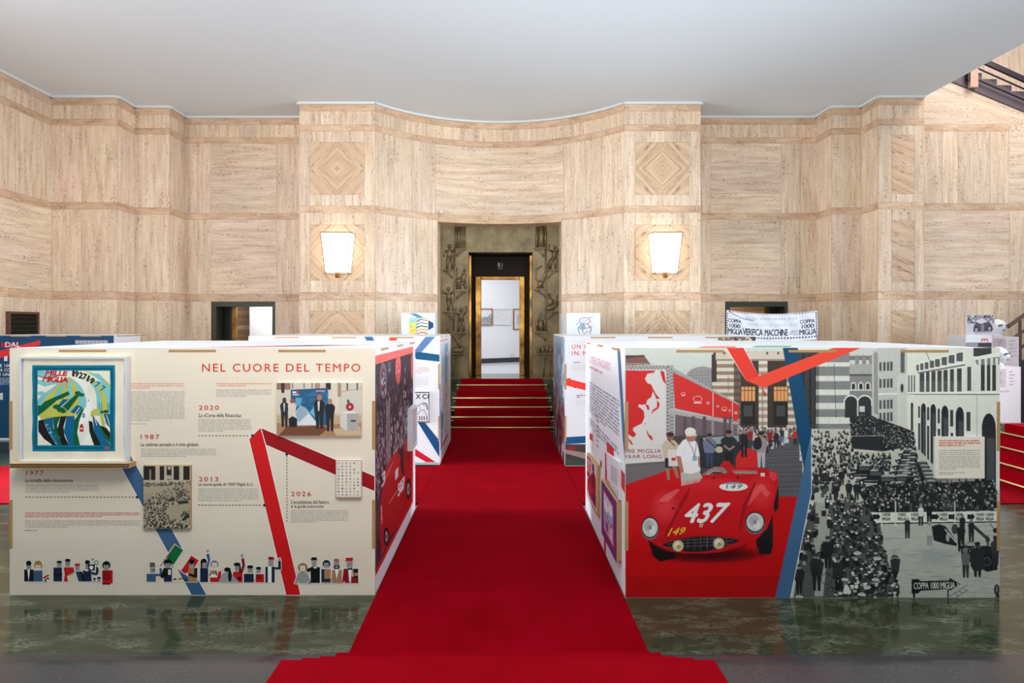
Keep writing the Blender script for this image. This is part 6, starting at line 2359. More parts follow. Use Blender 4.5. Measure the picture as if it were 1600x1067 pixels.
for ch, x, y, a_, s in (('A', 246, 636, 1.3, 22), ('C', 262, 670, 1.15, 20), ('I', 274, 700, 1.1, 16), ('B', 284, 728, 1.0, 11), ('R', 292, 742, .95, 10), ('E', 300, 756, .9, 9), ('S', 308, 768, .85, 9), ('C', 316, 780, .8, 8), ('I', 322, 788, .8, 8), ('A', 328, 796, .8, 8)):
    ca, sa = math.cos(a_), math.sin(a_)
    q4 = [S_(x + u * ca - t_ * sa, y + u * sa + t_ * ca) for u, t_ in ((-s * .6, -s * .8), (s * .6, -s * .8), (s * .6, s * .8), (-s * .6, s * .8))]
    rz.text(ch, q4, AQ, 1, .01)
# cream margin and teal border laid round the picture
CRM = (238, 228, 206)
for q in ((28, 50, 124, 950), (816, 50, 910, 950), (28, 50, 910, 138), (28, 856, 910, 950)):
    rz.rect(*S_(q[0], q[1]), *S_(q[2], q[3]), CRM)
for q in ((124, 138, 170, 856), (774, 138, 816, 856), (124, 138, 816, 184), (124, 805, 816, 856)):
    rz.rect(*S_(q[0], q[1]), *S_(q[2], q[3]), TE)
for d in (24, 32):
    for p0, p1 in (((124 + d, 138 + d), (816 - d, 138 + d)), ((816 - d, 138 + d), (816 - d, 856 - d)), ((816 - d, 856 - d), (124 + d, 856 - d)), ((124 + d, 856 - d), (124 + d, 138 + d))):
        rz.line(SP([p0, p1]), 1.2, DTE)
rz.ell(*S_(746, 829), 4.6, 1.6, (206, 70, 50))
rz.grain(2)


def cloth_map(x, y, off=0.0):
    p = tm(x, y)
    u, t_ = (x - 34.5) / 158, (y - 556.5) / 164
    rip = 0.0022 * math.sin(u * 19 + t_ * 4) * math.sin(t_ * 15 - u * 3) + 0.0012 * math.sin(u * 41 + t_ * 23)
    ex = (0.5 + 0.5 * math.sin(t_ * 17)) * (0.7 if u < .02 or u > .98 else 0)
    return Vector((p.x + 0.0022 * math.sin(t_ * 21) * (abs(u - .5) * 2) ** 6, DTR + 0.0145 - rip, p.z + 0.002 * math.sin(u * 17) * (abs(t_ - .5) * 2) ** 6))


rz.build('scarf', cloth_map, sc_, m=CLOTH)
DLG = DF - 0.09
a, b_ = front(DLG)(14.5, 731.5), front(DLG)(202, 724)
m = MB()
z0, z1 = a.z, a.z + 0.034
for zz in (z0, z0 + 0.0155, z1 - 0.003):
    m.box(a.x, b_.x, DLG, DF - 0.0026, zz, zz + 0.003)
w_ = 0.0055
n = int((b_.x - a.x) / w_)
for k, zz in enumerate((z0 + 0.003, z0 + 0.0185)):
    zt = zz + (0.0125 if k == 0 else 0.0125)
    vs, fs = [], []
    for i in range(n + 1):
        x = a.x + (b_.x - a.x) * i / n
        z = zz if i % 2 == 0 else zt
        vs += [(x, DLG + 0.0005, z), (x, DF - 0.0026, z)]
    for i in range(n):
        fs.append((2 * i, 2 * i + 2, 2 * i + 3, 2 * i + 1))
    m.add(vs, fs)
m.build('corrugated_ledge', KRAFT, sc_)

# photographs and boards on the left box
tb_, mp = mounted('photo_board', 'sepia crowd photo board on the timeline display box beside the year 2013', 'photo board', (224, 727, 298, 826), DF, 0.018, KRAFT, 'photo boards on the timeline box')
r = Ras(224.3, 727.3, 297.7, 825.7, 3, 1, (170, 156, 132))
U = lambda x, y: (215 + x / 9.7, 720 + y / 9.7)
UP = lambda pts: [U(*p) for p in pts]
r.rect(*U(80, 65), *U(800, 330), (196, 182, 156))
for x0, x1 in ((95, 270), (335, 405), (440, 515), (545, 630), (690, 790)):
    r.rect(*U(x0, 80), *U(x1, 290), (44, 38, 32))
r.rect(*U(180, 130), *U(205, 300), (150, 136, 116))
r.ell(*U(480, 110), 2.6, 2.6, (196, 182, 156))
r.rect(*U(440, 220), *U(510, 280), (190, 176, 150))
r.rect(*U(80, 340), *U(800, 480), (176, 162, 136))
r.crowd(UP([(80, 320), (800, 300), (800, 350), (80, 375)]), 110, (.7, .9), [(40, 36, 30), (60, 54, 46), (90, 82, 70)], [(150, 136, 114), (60, 54, 46)], .3)
SPT = [(38, 34, 28), (56, 50, 42), (80, 72, 60), (196, 184, 160), (30, 26, 22), (140, 126, 106)]
r.crowd(UP([(90, 600), (350, 450), (620, 340), (780, 420), (790, 560), (560, 640), (420, 720), (250, 720), (90, 720)]), 330, (.8, 1.4), SPT, [(200, 186, 160), (60, 54, 46), (150, 138, 116)], .4)
r.poly(UP([(440, 590), (540, 560), (560, 600), (460, 615)]), (60, 54, 46))
r.poly(UP([(600, 600), (740, 575), (780, 640), (620, 660)]), (64, 58, 50))
r.line(UP([(610, 600), (740, 590)]), .8, (200, 188, 164))
r.crowd(UP([(90, 720), (420, 690), (500, 880), (790, 880), (790, 1000), (90, 1000)]), 240, (1.0, 1.7), SPT, [(206, 192, 166), (60, 54, 46), (150, 138, 116)], .4)
r.poly(UP([(430, 700), (700, 700), (640, 870), (500, 880)]), (172, 158, 132))
r.crowd(UP([(640, 760), (780, 740), (780, 860), (680, 860)]), 24, (1.2, 1.6), SPT, [(60, 54, 46)], .4)
r.grain(10)
r.build('photo_print', mp, tb_)

tb_, mp = mounted('photo_board', 'colour photo board of four people before a blue backdrop, on the timeline display box', 'photo board', (432, 598, 565, 681), DF, 0.018, BOARD, 'photo boards on the timeline box')
r = Ras(432.3, 598.3, 564.7, 680.7, 3, 2, (206, 192, 172))
U = lambda x, y: (420 + x / 10, 590 + y / 10)
UP = lambda pts: [U(*p) for p in pts]
r.rect(*U(120, 80), *U(1460, 560), (212, 202, 184))
r.rect(*U(120, 80), *U(340, 190), (150, 116, 96))
r.poly(UP([(190, 80), (250, 80), (245, 240), (200, 240)]), (62, 46, 42))
for x in (365, 545, 670):
    r.rect(*U(x, 80), *U(x + 14, 170), (110, 90, 76))
r.rect(*U(720, 80), *U(800, 170), (176, 140, 110))
r.rect(*U(890, 80), *U(970, 190), (56, 44, 40))
r.poly(UP([(970, 80), (1070, 80), (1065, 220), (1095, 300), (1095, 560), (960, 560), (940, 300), (975, 220)]), (222, 210, 190))
r.rect(*U(1075, 80), *U(1130, 300), (176, 142, 112))
for x in (1215, 1370):
    r.rect(*U(x, 80), *U(x + 22, 200), (80, 64, 56))
r.line(UP([(1100, 230), (1450, 160)]), 1.0, (170, 156, 138))
r.rect(*U(120, 590), *U(1450, 910), (200, 168, 130))
r.poly(UP([(120, 700), (440, 760), (1450, 700), (1450, 910), (120, 910)]), (176, 128, 92))
r.poly(UP([(280, 760), (860, 750), (920, 800), (780, 910), (150, 910)]), (120, 72, 50))
r.poly(UP([(1000, 800), (1420, 760), (1450, 900), (1050, 900)]), (206, 178, 140))
r.poly(UP([(345, 190), (925, 160), (930, 740), (440, 745), (345, 560)]), (40, 92, 130))
for i in range(60):
    x, y = r.rnd.uniform(380, 900), r.rnd.uniform(200, 520)
    r.ell(*U(x, y), r.rnd.uniform(1, 5), r.rnd.uniform(1, 4), r.rnd.choice([(54, 112, 150), (30, 74, 112), (70, 134, 170)]), .5)
r.poly(UP([(420, 310), (520, 320), (500, 420), (400, 480)]), (96, 160, 190))
r.poly(UP([(640, 540), (700, 460), (720, 620)]), (110, 180, 206))
r.rect(*U(372, 215), *U(430, 245), (226, 226, 226))
r.rect(*U(372, 258), *U(465, 275), (226, 226, 226))
r.ell(*U(455, 228), 2.0, 2.4, (206, 50, 60))
r.rect(*U(735, 200), *U(880, 220), (196, 140, 160))
r.poly(UP([(400, 560), (490, 430), (580, 470), (640, 560), (760, 710), (760, 740), (440, 740)]), (196, 206, 212))
r.poly(UP([(470, 720), (620, 570), (760, 710), (760, 740), (440, 740)]), (222, 226, 226))
r.poly(UP([(420, 560), (490, 430), (580, 470), (610, 560), (470, 690)]), (150, 172, 186))
r.poly(UP([(1115, 530), (1220, 560), (1225, 830), (1115, 770)]), (212, 206, 196))
r.poly(UP([(1115, 530), (1300, 520), (1405, 555), (1220, 565)]), (232, 226, 214))
r.poly(UP([(1222, 562), (1405, 555), (1400, 820), (1225, 830)]), (176, 168, 162))
r.rect(*U(1280, 660), *U(1360, 690), (84, 72, 76))
r.ell(*U(1265, 455), 6.2, 6.4, (170, 44, 60))
r.ell(*U(1265, 457), 1.6, 1.8, (226, 206, 206))
r.ell(*U(1240, 370), 2, 3, (60, 90, 70))
for x, y, h, c, hd, lg, wd in ((245, 770, 46, (44, 44, 48), (84, 56, 46), (38, 38, 42), .30), (365, 770, 45, (222, 206, 190), (140, 84, 66), (222, 206, 190), .30), (790, 800, 54, (38, 36, 42), (176, 120, 100), (40, 38, 44), .32), (955, 835, 51, (36, 34, 40), (176, 126, 108), (38, 36, 40), .32)):
    r.person(*U(x, y), h, c, hd, None, lg, wd)
r.poly(UP([(228, 400), (258, 400), (250, 530), (236, 530)]), (206, 206, 212))
r.poly(UP([(762, 370), (796, 370), (790, 520), (770, 520)]), (222, 216, 212))
r.poly(UP([(310, 640), (370, 600), (445, 640), (440, 770), (320, 770)]), (34, 36, 44))
r.ell(*U(365, 350), 2.6, 1.4, (206, 80, 60))
r.grain(4)
r.build('photo_print', mp, tb_)

tb_, mp = mounted('icon_board', 'small cream board of tiny symbols over the red ribbon on the timeline box', 'notice board', (524.6, 718.6, 565, 777.4), DF, 0.018, BOARD)
v = Vec()
v.rect(524.9, 718.9, 564.7, 777.1, (206, 120, 110), 0)
v.rect(525.6, 719.7, 564.0, 776.4, (238, 226, 206), 1)
rnd = random.Random(9)
for i in range(11):
    y = 722 + i * 4.95
    for k in range(rnd.randint(4, 6)):
        x = 529 + k * 6.1
        v.ell(x, y + 1.2, rnd.uniform(.7, 1.6), rnd.uniform(.5, 1.2), rnd.choice([(60, 54, 54), (90, 70, 66), (120, 50, 50), (150, 136, 124)]), 2, 10)
        v.rect(x - 1.4, y + 2.6, x + 1.4, y + 3.0, (150, 140, 128), 2)
v.build('printed_sheet', mp, tb_)

tb_, mp = mounted('text_board', 'cream text board standing proud of the old crowd photo mural', 'notice board', (1460.4, 682.4, 1538.6, 747.6), DR, 0.018, BOARD)
v = Vec()
v.rect(1460.7, 682.7, 1538.3, 747.3, (240, 228, 208), 0)
v.rows(1467, 687.5, 1532, 698.5, 3, (214, 78, 66))
v.rows(1467, 702.5, 1532, 735.5, 10, GREY)
v.rows(1467, 737.5, 1508, 743, 2, (176, 164, 150))
v.build('printed_sheet', mp, tb_)

# boards mounted on the aisle sides
tb_, mp = side_mounted('text_board', 'narrow white text board on the aisle side of the timeline box', 'notice board', [(636.2, k_(684, 636.2)), (644.4, k_(684, 644.4)), (644.4, k_(772, 644.4)), (636.2, k_(772, 636.2))][::-1], XS1, 1, 0.05)
v = Vec()
v.poly([(636.4, k_(684.6, 636.4)), (644.2, k_(684.6, 644.2)), (644.2, k_(771.4, 644.2)), (636.4, k_(771.4, 636.4))], (232, 230, 236), 0)
for i in range(12):
    y = 690 + i * 6
    v.poly([(637.4, k_(y, 637.4)), (643.4, k_(y, 643.4)), (643.4, k_(y + 2.2, 643.4)), (637.4, k_(y + 2.2, 637.4))], (206, 110, 120) if i < 5 else (160, 158, 166), 1)
v.build('printed_sheet', mp, tb_)


def on2(name, label, quad, th, body, draw):
    t_, mp = side_mounted(name, label, 'picture board' if name != 'booklet' else 'booklet', quad[::-1], XS2, -1, th, body)
    tl, tr, br_, bl = quad
    r2 = Ras(0, 0, 100, 100, 1.6, 2, (200, 200, 200))
    draw(r2)
    def mp2(u, t_, off=0.0):
        # perspective-correct carry from the board's own square to the side plane
        a0, a1 = mp(tl[0], tl[1], off), mp(tr[0], tr[1], off)
        b0, b1 = mp(bl[0], bl[1], off), mp(br_[0], br_[1], off)
        fu, ft = u / 100, t_ / 100
        return (a0 * (1 - fu) + a1 * fu) * (1 - ft) + (b0 * (1 - fu) + b1 * fu) * ft
    r2.build('printed_picture', mp2, t_)
    return t_


def dr_red(r):
    r.rect(0, 0, 100, 100, (226, 220, 222))
    r.rect(4, 4, 46, 34, (206, 30, 50))
    r.rect(10, 10, 40, 18, (236, 200, 206))
    r.rect(4, 38, 34, 52, (206, 30, 50))
    r.poly([(10, 60), (40, 40), (70, 20), (92, 30), (94, 96), (40, 92), (8, 84)], (190, 20, 44))
    r.poly([(50, 40), (70, 26), (84, 40), (80, 60), (56, 60)], (120, 10, 30))
    r.ell(74, 80, 14, 12, (90, 40, 110))
    r.ell(34, 74, 16, 10, (222, 60, 80))
    r.ell(66, 16, 10, 10, (40, 40, 60))
    r.text('MIGLIA', ((8, 20), (44, 20), (44, 30), (8, 30)), (240, 220, 222), 1, .03)


on2('picture_board', 'red racing poster board on the aisle side of the car mural box, nearer the doorway', [(921.5, 707), (938.2, 728), (938.2, 807), (921.5, 772)], 0.03, KRAFT, dr_red)


def dr_purple(r):
    r.rect(0, 0, 100, 100, (92, 50, 130))
    r.poly([(14, 12), (80, 14), (86, 88), (16, 86)], (206, 40, 60))
    r.poly([(17, 16), (76, 18), (80, 82), (20, 80)], (206, 216, 226))
    r.poly([(20, 40), (50, 24), (78, 40), (78, 56), (20, 60)], (140, 180, 216))
    for x, y, a_, b_2 in ((34, 36, 14, 10), (60, 32, 12, 9)):
        r.ell(x, y, a_, b_2, (236, 236, 240))
    r.poly([(20, 58), (78, 60), (80, 78), (20, 78)], (190, 150, 190))
    r.ell(40, 70, 8, 9, (110, 60, 140))
    r.ell(66, 70, 8, 9, (226, 206, 210))
    for i in range(7):
        r.ell(26 + i * 8, 52 + (i % 2) * 5, 3, 4, [(206, 40, 60), (226, 150, 60), (60, 90, 160)][i % 3])


on2('picture_board', 'purple bordered picture board low on the aisle side of the car mural box', [(946.5, 749), (971.2, 784), (971.2, 876), (946.5, 832)], 0.035, KRAFT, dr_purple)


def dr_book(r):
    r.rect(0, 0, 100, 100, (230, 228, 232))
    r.rect(0, 0, 12, 100, (206, 30, 44))
    r.rect(0, 60, 40, 100, (206, 30, 44))
    r.rect(16, 0, 40, 96, (236, 234, 238))
    for i in range(9):
        r.rect(46, 30 + i * 6, 92, 33 + i * 6, (150, 148, 156))


on2('text_board', 'small white and red text board above the purple picture on the car mural box', [(949.5, 706), (971.4, 722), (971.4, 781), (949.5, 748)], 0.02, BOARD, dr_book)

# ------------------------------------------------------------------ second pair of boxes
DQ = 9.05
B3 = booth('white box with blue ribbons and a comic page, left of the aisle nearer the doorway', -3.58, -0.878, DQ, 11.0, 1.837, 0.016)
v = Vec()
v.rect(390, 525.4, 686.6, 726.0, (218, 218, 220), 0)
f3 = front(DQ)
v.poly([(569, 526), (582, 526), (585, 532.5), (573, 532.5)], BLUE, 1)
v.poly([(585, 532.5), (573, 532.5), (590, 566), (604, 572)], BLUE, 1)
v.poly([(610, 527.5), (622.5, 527.5), (618, 532.5), (606.5, 532.5)], ORED, 1)
v.poly([(618, 532.5), (606.5, 532.5), (560, 610), (574, 612)], ORED, 1)
v.poly([(665, 526), (680, 526), (658.4, 550.3), (646, 550.3)], (92, 126, 170), 1)
v.poly([(645.6, 550), (658.4, 550.3), (686.6, 554.2), (686.6, 565), (650, 561)], (18, 84, 122), 2)
v.rows(648, 574, 671, 585, 4, (232, 176, 166))
v.rows(647, 588.5, 671, 605.5, 6, (206, 202, 198))
v.poly([(653, 660), (664, 660), (686.5, 688), (686.5, 714)], (14, 70, 118), 1)
v.poly([(640, 697), (645.5, 699), (681, 722), (666, 722), (640, 707)], (196, 24, 40), 1)
v.poly([(645, 722.5), (686.6, 722.5), (686.6, 726), (645, 726)], (160, 168, 164), 1)
v.build('printed_graphic', f3, B3['front'])
tb_, mp = mounted('comic_board', 'black and white comic page board on the display box nearer the doorway', 'picture board', (645.8, 612, 671, 659.5), DQ, 0.02, BOARD)
r = Ras(646, 612.2, 670.8, 659.3, 4, 1, (206, 204, 204))
r.rect(646, 612, 671, 614, (60, 60, 62))
r.rect(669.6, 612, 671, 660, (60, 60, 62))
r.rect(646, 658, 671, 660, (60, 60, 62))
r.text('X', ((650, 616), (657, 616), (657, 623), (650, 623)), (40, 40, 42), 1, .06)
r.text('C', ((660, 616), (666, 616), (666, 623), (660, 623)), (40, 40, 42), 1, .06)
r.rect(668, 616, 669.4, 623, (40, 40, 42))
for p_, w_ in (([(648, 646), (653, 634), (659, 630), (664, 634)], .9), ([(650, 652), (656, 642), (662, 640), (667, 650)], .8), ([(661, 629), (666, 631), (668, 640)], 1.6), ([(648, 636), (651, 640), (650, 646)], .6), ([(655, 634), (657, 640)], .6)):
    r.line(p_, w_, (50, 50, 52))
for x in (651, 655, 658.5, 662, 666):
    r.rect(x, 650, x + 1.6, 656.5, (46, 46, 48))
r.build('printed_page', mp, tb_)
s3 = side(-0.878, 1)
n3 = 784 - 687.0
k3 = lambda y, x: CY + (y - CY) * (CX - x) / n3
v = Vec()
W3 = lambda x, y: (x, k3(y, x))


def q3(x0, y0, x1, y1, c, l=1):
    v.poly([W3(x0, y0), W3(x1, y0), W3(x1, y1), W3(x0, y1)], c, l)


q3(688.6, 537.5, 699.4, 701, (196, 206, 214))
q3(688.0, 532, 699.4, 534.2, (222, 110, 120))
q3(695, 540, 699.4, 690, (126, 164, 190), 2)
q3(689, 610, 699, 640, (206, 196, 190), 2)
v.poly([W3(688.6, 640), W3(693, 660), W3(690, 701), W3(688.6, 701)], (70, 110, 150), 3)
v.poly([W3(694, 640), W3(699.4, 600), W3(699.4, 690), W3(696, 700)], (206, 190, 176), 3)
rnd = random.Random(4)
for i in range(60):
    x, y = rnd.uniform(689, 698.6), rnd.uniform(545, 690)
    q3(x, y, x + rnd.uniform(.3, 1), y + rnd.uniform(2, 7), rnd.choice([(150, 160, 172), (222, 226, 228), (190, 150, 150), (110, 130, 160)]), 4)
q3(688.0, 701, 699.4, 706, (196, 60, 70))
v.poly([W3(686.9, 600), W3(688, 600), W3(688, 700), W3(686.9, 660)], (58, 60, 110), 2)
v.build('printed_graphic', s3, B3['right'])

B4 = booth('white box with red titles and a road photo, right of the aisle nearer the doorway', 0.892, 3.59, DQ, 11.0, 1.837)
v = Vec()
v.rect(883, 525.4, 1180.4, 727.6, (220, 219, 220), 0)
f4 = f3
v.text('UN P', 893.6, 538.4, 917.5, 544.8, (226, 58, 46), 1, 1.3, .012)
v.text('IN M', 893.6, 548.6, 917.5, 555, (226, 58, 46), 1, 1.3, .012)
v.rows(896, 565.4, 916, 568, 1, (110, 104, 104))
v.rows(893, 570, 917, 580, 5, (206, 200, 198))
v.poly([(883.4, 590.4), (917.6, 599.4), (952, 608.5), (952, 619.6), (917.6, 610.5), (883.4, 601.7)], (236, 58, 48), 1)
v.ell(889.8, 591.6, 1.2, 1.2, INK, 2)
v.ell(898, 605.3, 1.2, 1.2, INK, 2)
v.rows(901, 617, 917, 622.5, 2, (120, 114, 114))
v.rows(900, 626, 917, 636, 4, (210, 204, 202))
v.poly([(883, 683), (952, 679), (952, 690), (883, 694)], (18, 82, 126), 1)
v.rect(883, 694, 952, 727.3, (66, 60, 54), 1)
v.poly([(883, 702), (918, 708), (952, 712), (952, 722), (918, 718), (883, 708)], (150, 128, 122), 2)
v.poly([(886, 699), (898, 697), (901, 701), (889, 704)], (150, 30, 40), 3)
v.rect(883, 718, 952, 727.3, (60, 72, 58), 3)
rnd = random.Random(14)
for i in range(70):
    x = 1124 + rnd.random() * 55
    v.ell(x, 526.5 + rnd.random() * 18, rnd.uniform(.8, 2.2), rnd.uniform(.8, 2.0), rnd.choice([(60, 52, 48), (196, 180, 150), (150, 110, 92), (110, 130, 110), (226, 214, 196)]), 2, 8)
v.rect(1122, 526, 1180.5, 560, (120, 104, 96), 1)
v.build('printed_graphic', f4, B4['front'])
s4 = side(0.891, -1)
n4 = 882.5 - 784
W4 = lambda x, y: (x, CY + (y - CY) * (x - CX) / n4)
v = Vec()


def q4(x0, y0, x1, y1, c, l=1):
    v.poly([W4(x0, y0), W4(x1, y0), W4(x1, y1), W4(x0, y1)], c, l)


q4(865.4, 527, 882.2, 727, (120, 136, 152), 0)
q4(865.4, 640, 882.2, 727, (96, 40, 52), 1)
rnd = random.Random(6)
for i in range(150):
    x, y = rnd.uniform(865.8, 881), rnd.uniform(535, 720)
    cset = [(176, 188, 200), (140, 154, 170), (96, 112, 130), (206, 212, 220)] if y < 610 else [(60, 30, 40), (150, 110, 116), (120, 60, 72), (196, 176, 180), (44, 30, 40)]
    q4(x, y, x + rnd.uniform(.4, 1.3), y + rnd.uniform(5, 26), rnd.choice(cset), 2 + i % 3)
v.build('printed_graphic', s4, B4['left'])

# ------------------------------------------------------------------ tall panels beside the steps
DT = 11.6
tp = thing('tall_panel', 'tall white panel with a colourful picture and blue ribbon, left of the doorway steps', 'display panel', (PX(653, DT), DT, 0), 'tall white panels by the steps')
box_obj('panel_body', PX(627, DT), PX(679.8, DT), DT, DT + 0.45, 0, PZ(489, DT), BOARD, tp)
v = Vec()
v.poly([(639.5, 489.6), (650, 489.6), (664.5, 497.3), (654, 497.3)], (92, 124, 164), 1)
v.poly([(664, 497.3), (677.2, 504.8), (677.2, 511.5), (669, 516), (669, 500)], (36, 66, 106), 1)
v.rect(639.4, 496.2, 669.2, 531, (150, 196, 186), 2)
v.poly([(639.4, 506), (650, 503), (649, 531), (639.4, 531)], (226, 206, 96), 3)
v.poly([(650, 531), (653, 505), (660, 498), (669, 498), (669, 531)], (226, 222, 206), 3)
for i in range(6):
    y = 499 + i * 5
    v.line([(651, y + 3), (658, y), (668, y + 2)], 1.5, [(206, 60, 56), (60, 130, 150), (40, 40, 50), (232, 140, 70), (206, 60, 56), (70, 150, 160)][i], 4)
for i in range(5):
    v.ell(642 + i * 1.8, 510 + (i * 7) % 16, 1.2, .8, [(60, 110, 80), (206, 90, 60)][i % 2], 4, 8)
v.build('printed_picture', front(DT), tp)
tp = thing('tall_panel', 'tall white panel with a blue line drawing of a figure, right of the doorway steps', 'display panel', (PX(912, DT), DT, 0), 'tall white panels by the steps')
box_obj('panel_body', PX(885.6, DT), PX(938, DT), DT, DT + 1.3, 0, PZ(489, DT), BOARD, tp)
v = Vec()
v.ell(916, 508, 9, 12, (222, 206, 204), 1)
for pts, w_ in (([(905, 500), (911, 496), (919, 497), (923, 502), (918, 506), (908, 505), (905, 500)], .9), ([(908, 505), (903, 514), (906, 523), (917, 527)], 1.1), ([(918, 506), (924, 514), (921, 523), (911, 527)], 1.1),
                ([(903, 512), (912, 514), (926, 510)], .8), ([(911, 499), (913, 503), (917, 500)], .7), ([(909, 515), (913, 522), (919, 517)], .9), ([(900, 508), (905, 503)], .8), ([(913, 527), (912, 531)], .8), ([(920, 497), (927, 494)], .8)):
    v.line(pts, w_, (88, 104, 132), 2)
v.poly([(908, 507), (913, 505), (915, 512), (910, 517), (906, 513)], (140, 156, 178), 2)
v.ell(912, 502, 3, 2.2, (196, 204, 216), 2, 12)
v.build('printed_drawing', front(DT), tp)

# ------------------------------------------------------------------ dark blue box by the left wall
DB2 = 11.1
B5 = booth('dark blue display box with white lettering by the left stone wall', -8.75, PX(178.3, DB2), DB2, 11.9, 1.82)
v = Vec()
NB = (20, 70, 106)
v.rect(PX(0, 1) * 0 - 4, 524.2, 177.8, 686.6, NB, 0)
v.rect(-4, 684.3, 177.8, 686.8, (226, 230, 234), 1)
v.rect(2, 535, 30, 542.4, (168, 40, 52), 1)
v.poly([(-4, 549), (63, 531.5), (63, 538), (-4, 561)], (224, 52, 58), 2)
v.text('DAL', 8.5, 534.5, 31.5, 542.2, (240, 240, 242), 3, 1.0, .02)
v.poly([(2, 547.5), (11.6, 545), (11.6, 551), (2, 553)], (236, 236, 240), 1)
v.rect(6.3, 551, 11.6, 564, (236, 236, 240), 1)
v.poly([(12, 553), (18, 551), (18, 561), (12, 561)], (170, 36, 44), 1)
v.text('E 100', 0.2, 569, 16.6, 573.4, (236, 238, 240), 2, 1.1, .03)
v.text('A CO', 0.2, 575.6, 16, 580.2, (236, 238, 240), 2, 1.1, .03)
v.text("I UN'", 0.2, 582.6, 16.4, 587.2, (236, 238, 240), 2, 1.1, .03)
v.rows(0, 590.5, 17, 602, 4, (170, 186, 200))
v.rect(-4, 614, 4.6, 624.5, (206, 212, 220), 1)
v.rect(117.5, 531.8, 168.5, 537, (206, 208, 212), 1)
for i in range(24):
    x = 118 + i * 2.1
    v.rect(x, 532.2 + (i * 3) % 3 * .5, x + 1.2, 536.4, [(110, 114, 122), (160, 164, 170), (70, 76, 88)][i % 3], 2)
v.build('printed_graphic', front(DB2), B5['front'])

# ------------------------------------------------------------------ cloth banner hung over a stand
DBN = 12.0
bs = thing('banner_stand', 'white stand board behind the lettered cloth banner at the right-hand door', 'stand', (PX(1205, DBN), DBN + 0.05, 0))
box_obj('board', PX(1146, DBN), PX(1266, DBN), DBN + 0.04, DBN + 0.08, 0, PZ(492.5, DBN), BOARD, bs)
box_obj('foot', PX(1150, DBN), PX(1160, DBN), DBN - 0.20, DBN + 0.04, 0, 0.04, BOARD, bs)
box_obj('foot', PX(1252, DBN), PX(1262, DBN), DBN - 0.20, DBN + 0.04, 0, 0.04, BOARD, bs)


def banner_map(x, y, off=0.0):
    u = (x - 1135) / 142
    t_ = (y - 484) / 48
    sag = 6.5 * (1 - (2 * u - 1) ** 2) * (1 - t_ * .45)
    p = front(DBN)(x, y + sag * .9 + u * 1.0 * (1 - t_), 0)
    rip = 0.010 * math.sin(u * 10 + t_ * 6) * (0.3 + t_) + 0.006 * math.sin(u * 31 - t_ * 9)
    return Vector((p.x, DBN - rip - off * 4, p.z))


bn = thing('cloth_banner', 'white cloth banner lettered VERIFICA MACCHINE hanging before the right-hand door', 'banner', (PX(1206, DBN), DBN, 1.7))
r = Ras(1135, 484, 1277.5, 530, 2.2, 2, (200, 200, 205))
KB = (34, 32, 36)
for i in range(31):
    x = 1138 + i * 4.6
    r.rect(x, 523.5, x + 2.4, 525.8, KB)
for i in range(12):
    r.rect(1136, 489 + i * 3.6, 1137.6, 491 + i * 3.6, KB)
    r.rect(1274.6, 487 + i * 3.6, 1276.6, 489 + i * 3.6, KB)
for i in range(30):
    x = 1140 + i * 4.5
    r.rect(x, 484.8, x + 2.2, 486.2, (120, 118, 122) if 6 < i < 22 else KB)
r.line([(1138, 486), (1160, 494.5), (1178, 496.5)], .8, KB)
for s_, a_, b_2, c_, d_, col in (('COPPA', 1138, 497, 1158.5, 502.5, KB), ('1000', 1140, 504.5, 1157, 510.5, KB), ('MIGLIA', 1138, 512, 1160.5, 520.5, KB), ('VERIFICA', 1161, 510, 1191.5, 520.5, KB), ('MACCHINE', 1195, 510, 1231, 520.5, KB),
                              ('e', 1233, 515, 1235.5, 519.5, (140, 138, 142)), ('PESO', 1236.5, 512.5, 1248, 520.5, (140, 138, 142)), ('MIGLIA', 1249.5, 512, 1275, 521, KB), ('1000', 1253, 504, 1272, 510.5, KB), ('COPPA', 1250, 496.5, 1273, 502.5, KB)):
    r.text(s_, ((a_, b_2), (c_, b_2), (c_, d_), (a_, d_)), col, .9, .02)
for i in range(26):
    x = 1166 + i * 3.1
    if i % 7 != 6:
        r.rect(x, 491, x + 1.4, 495, (160, 160, 170))
        r.rect(x + 2, 500.5, x + 3, 505.5, (168, 168, 176))
r.build('cloth', banner_map, bn, 0.0, m=CLOTH)
m = MB()
for x, y in ((1135.6, 484.4), (1277, 484.8)):
    p = banner_map(x, y)
    m.tube([p, Vector((p.x + (0.12 if x < 1200 else -0.12), DBN + 0.05, p.z - 0.02))], 0.006)
m.build('tie_cord', KRAFT, bn)

# ------------------------------------------------------------------ plinths with white heads at the far right
PINK = mat('pale_pink_print', (232, 214, 216), 0.45)


def plinth(label, px0, px1, D, top, dep, draw, mt=PINK):
    t_ = thing('display_plinth', label, 'plinth', (PX((px0 + px1) / 2, D), D, 0), 'display plinths at the far right')
    box_obj('plinth_body', PX(px0, D), PX(px1, D), D, D + dep, 0, PZ(top, D), mt, t_)
    v = Vec()
    draw(v)
    v.build('printed_sheet', front(D), t_)
    return t_


def dE(v):
    v.rect(1509.4, 535.4, 1549.4, 541.5, (52, 46, 52), 1)
    v.rect(1510, 536, 1528, 541.5, (150, 140, 152), 2)
    v.rect(1509.4, 541.5, 1549.4, 650, (96, 88, 98), 1)
    v.text('3', 0, 0, 0, 0, (214, 30, 50), 2, 1, .05, quad=[(1533, 535), (1533, 528.6), (1544, 528.6), (1544, 535)])


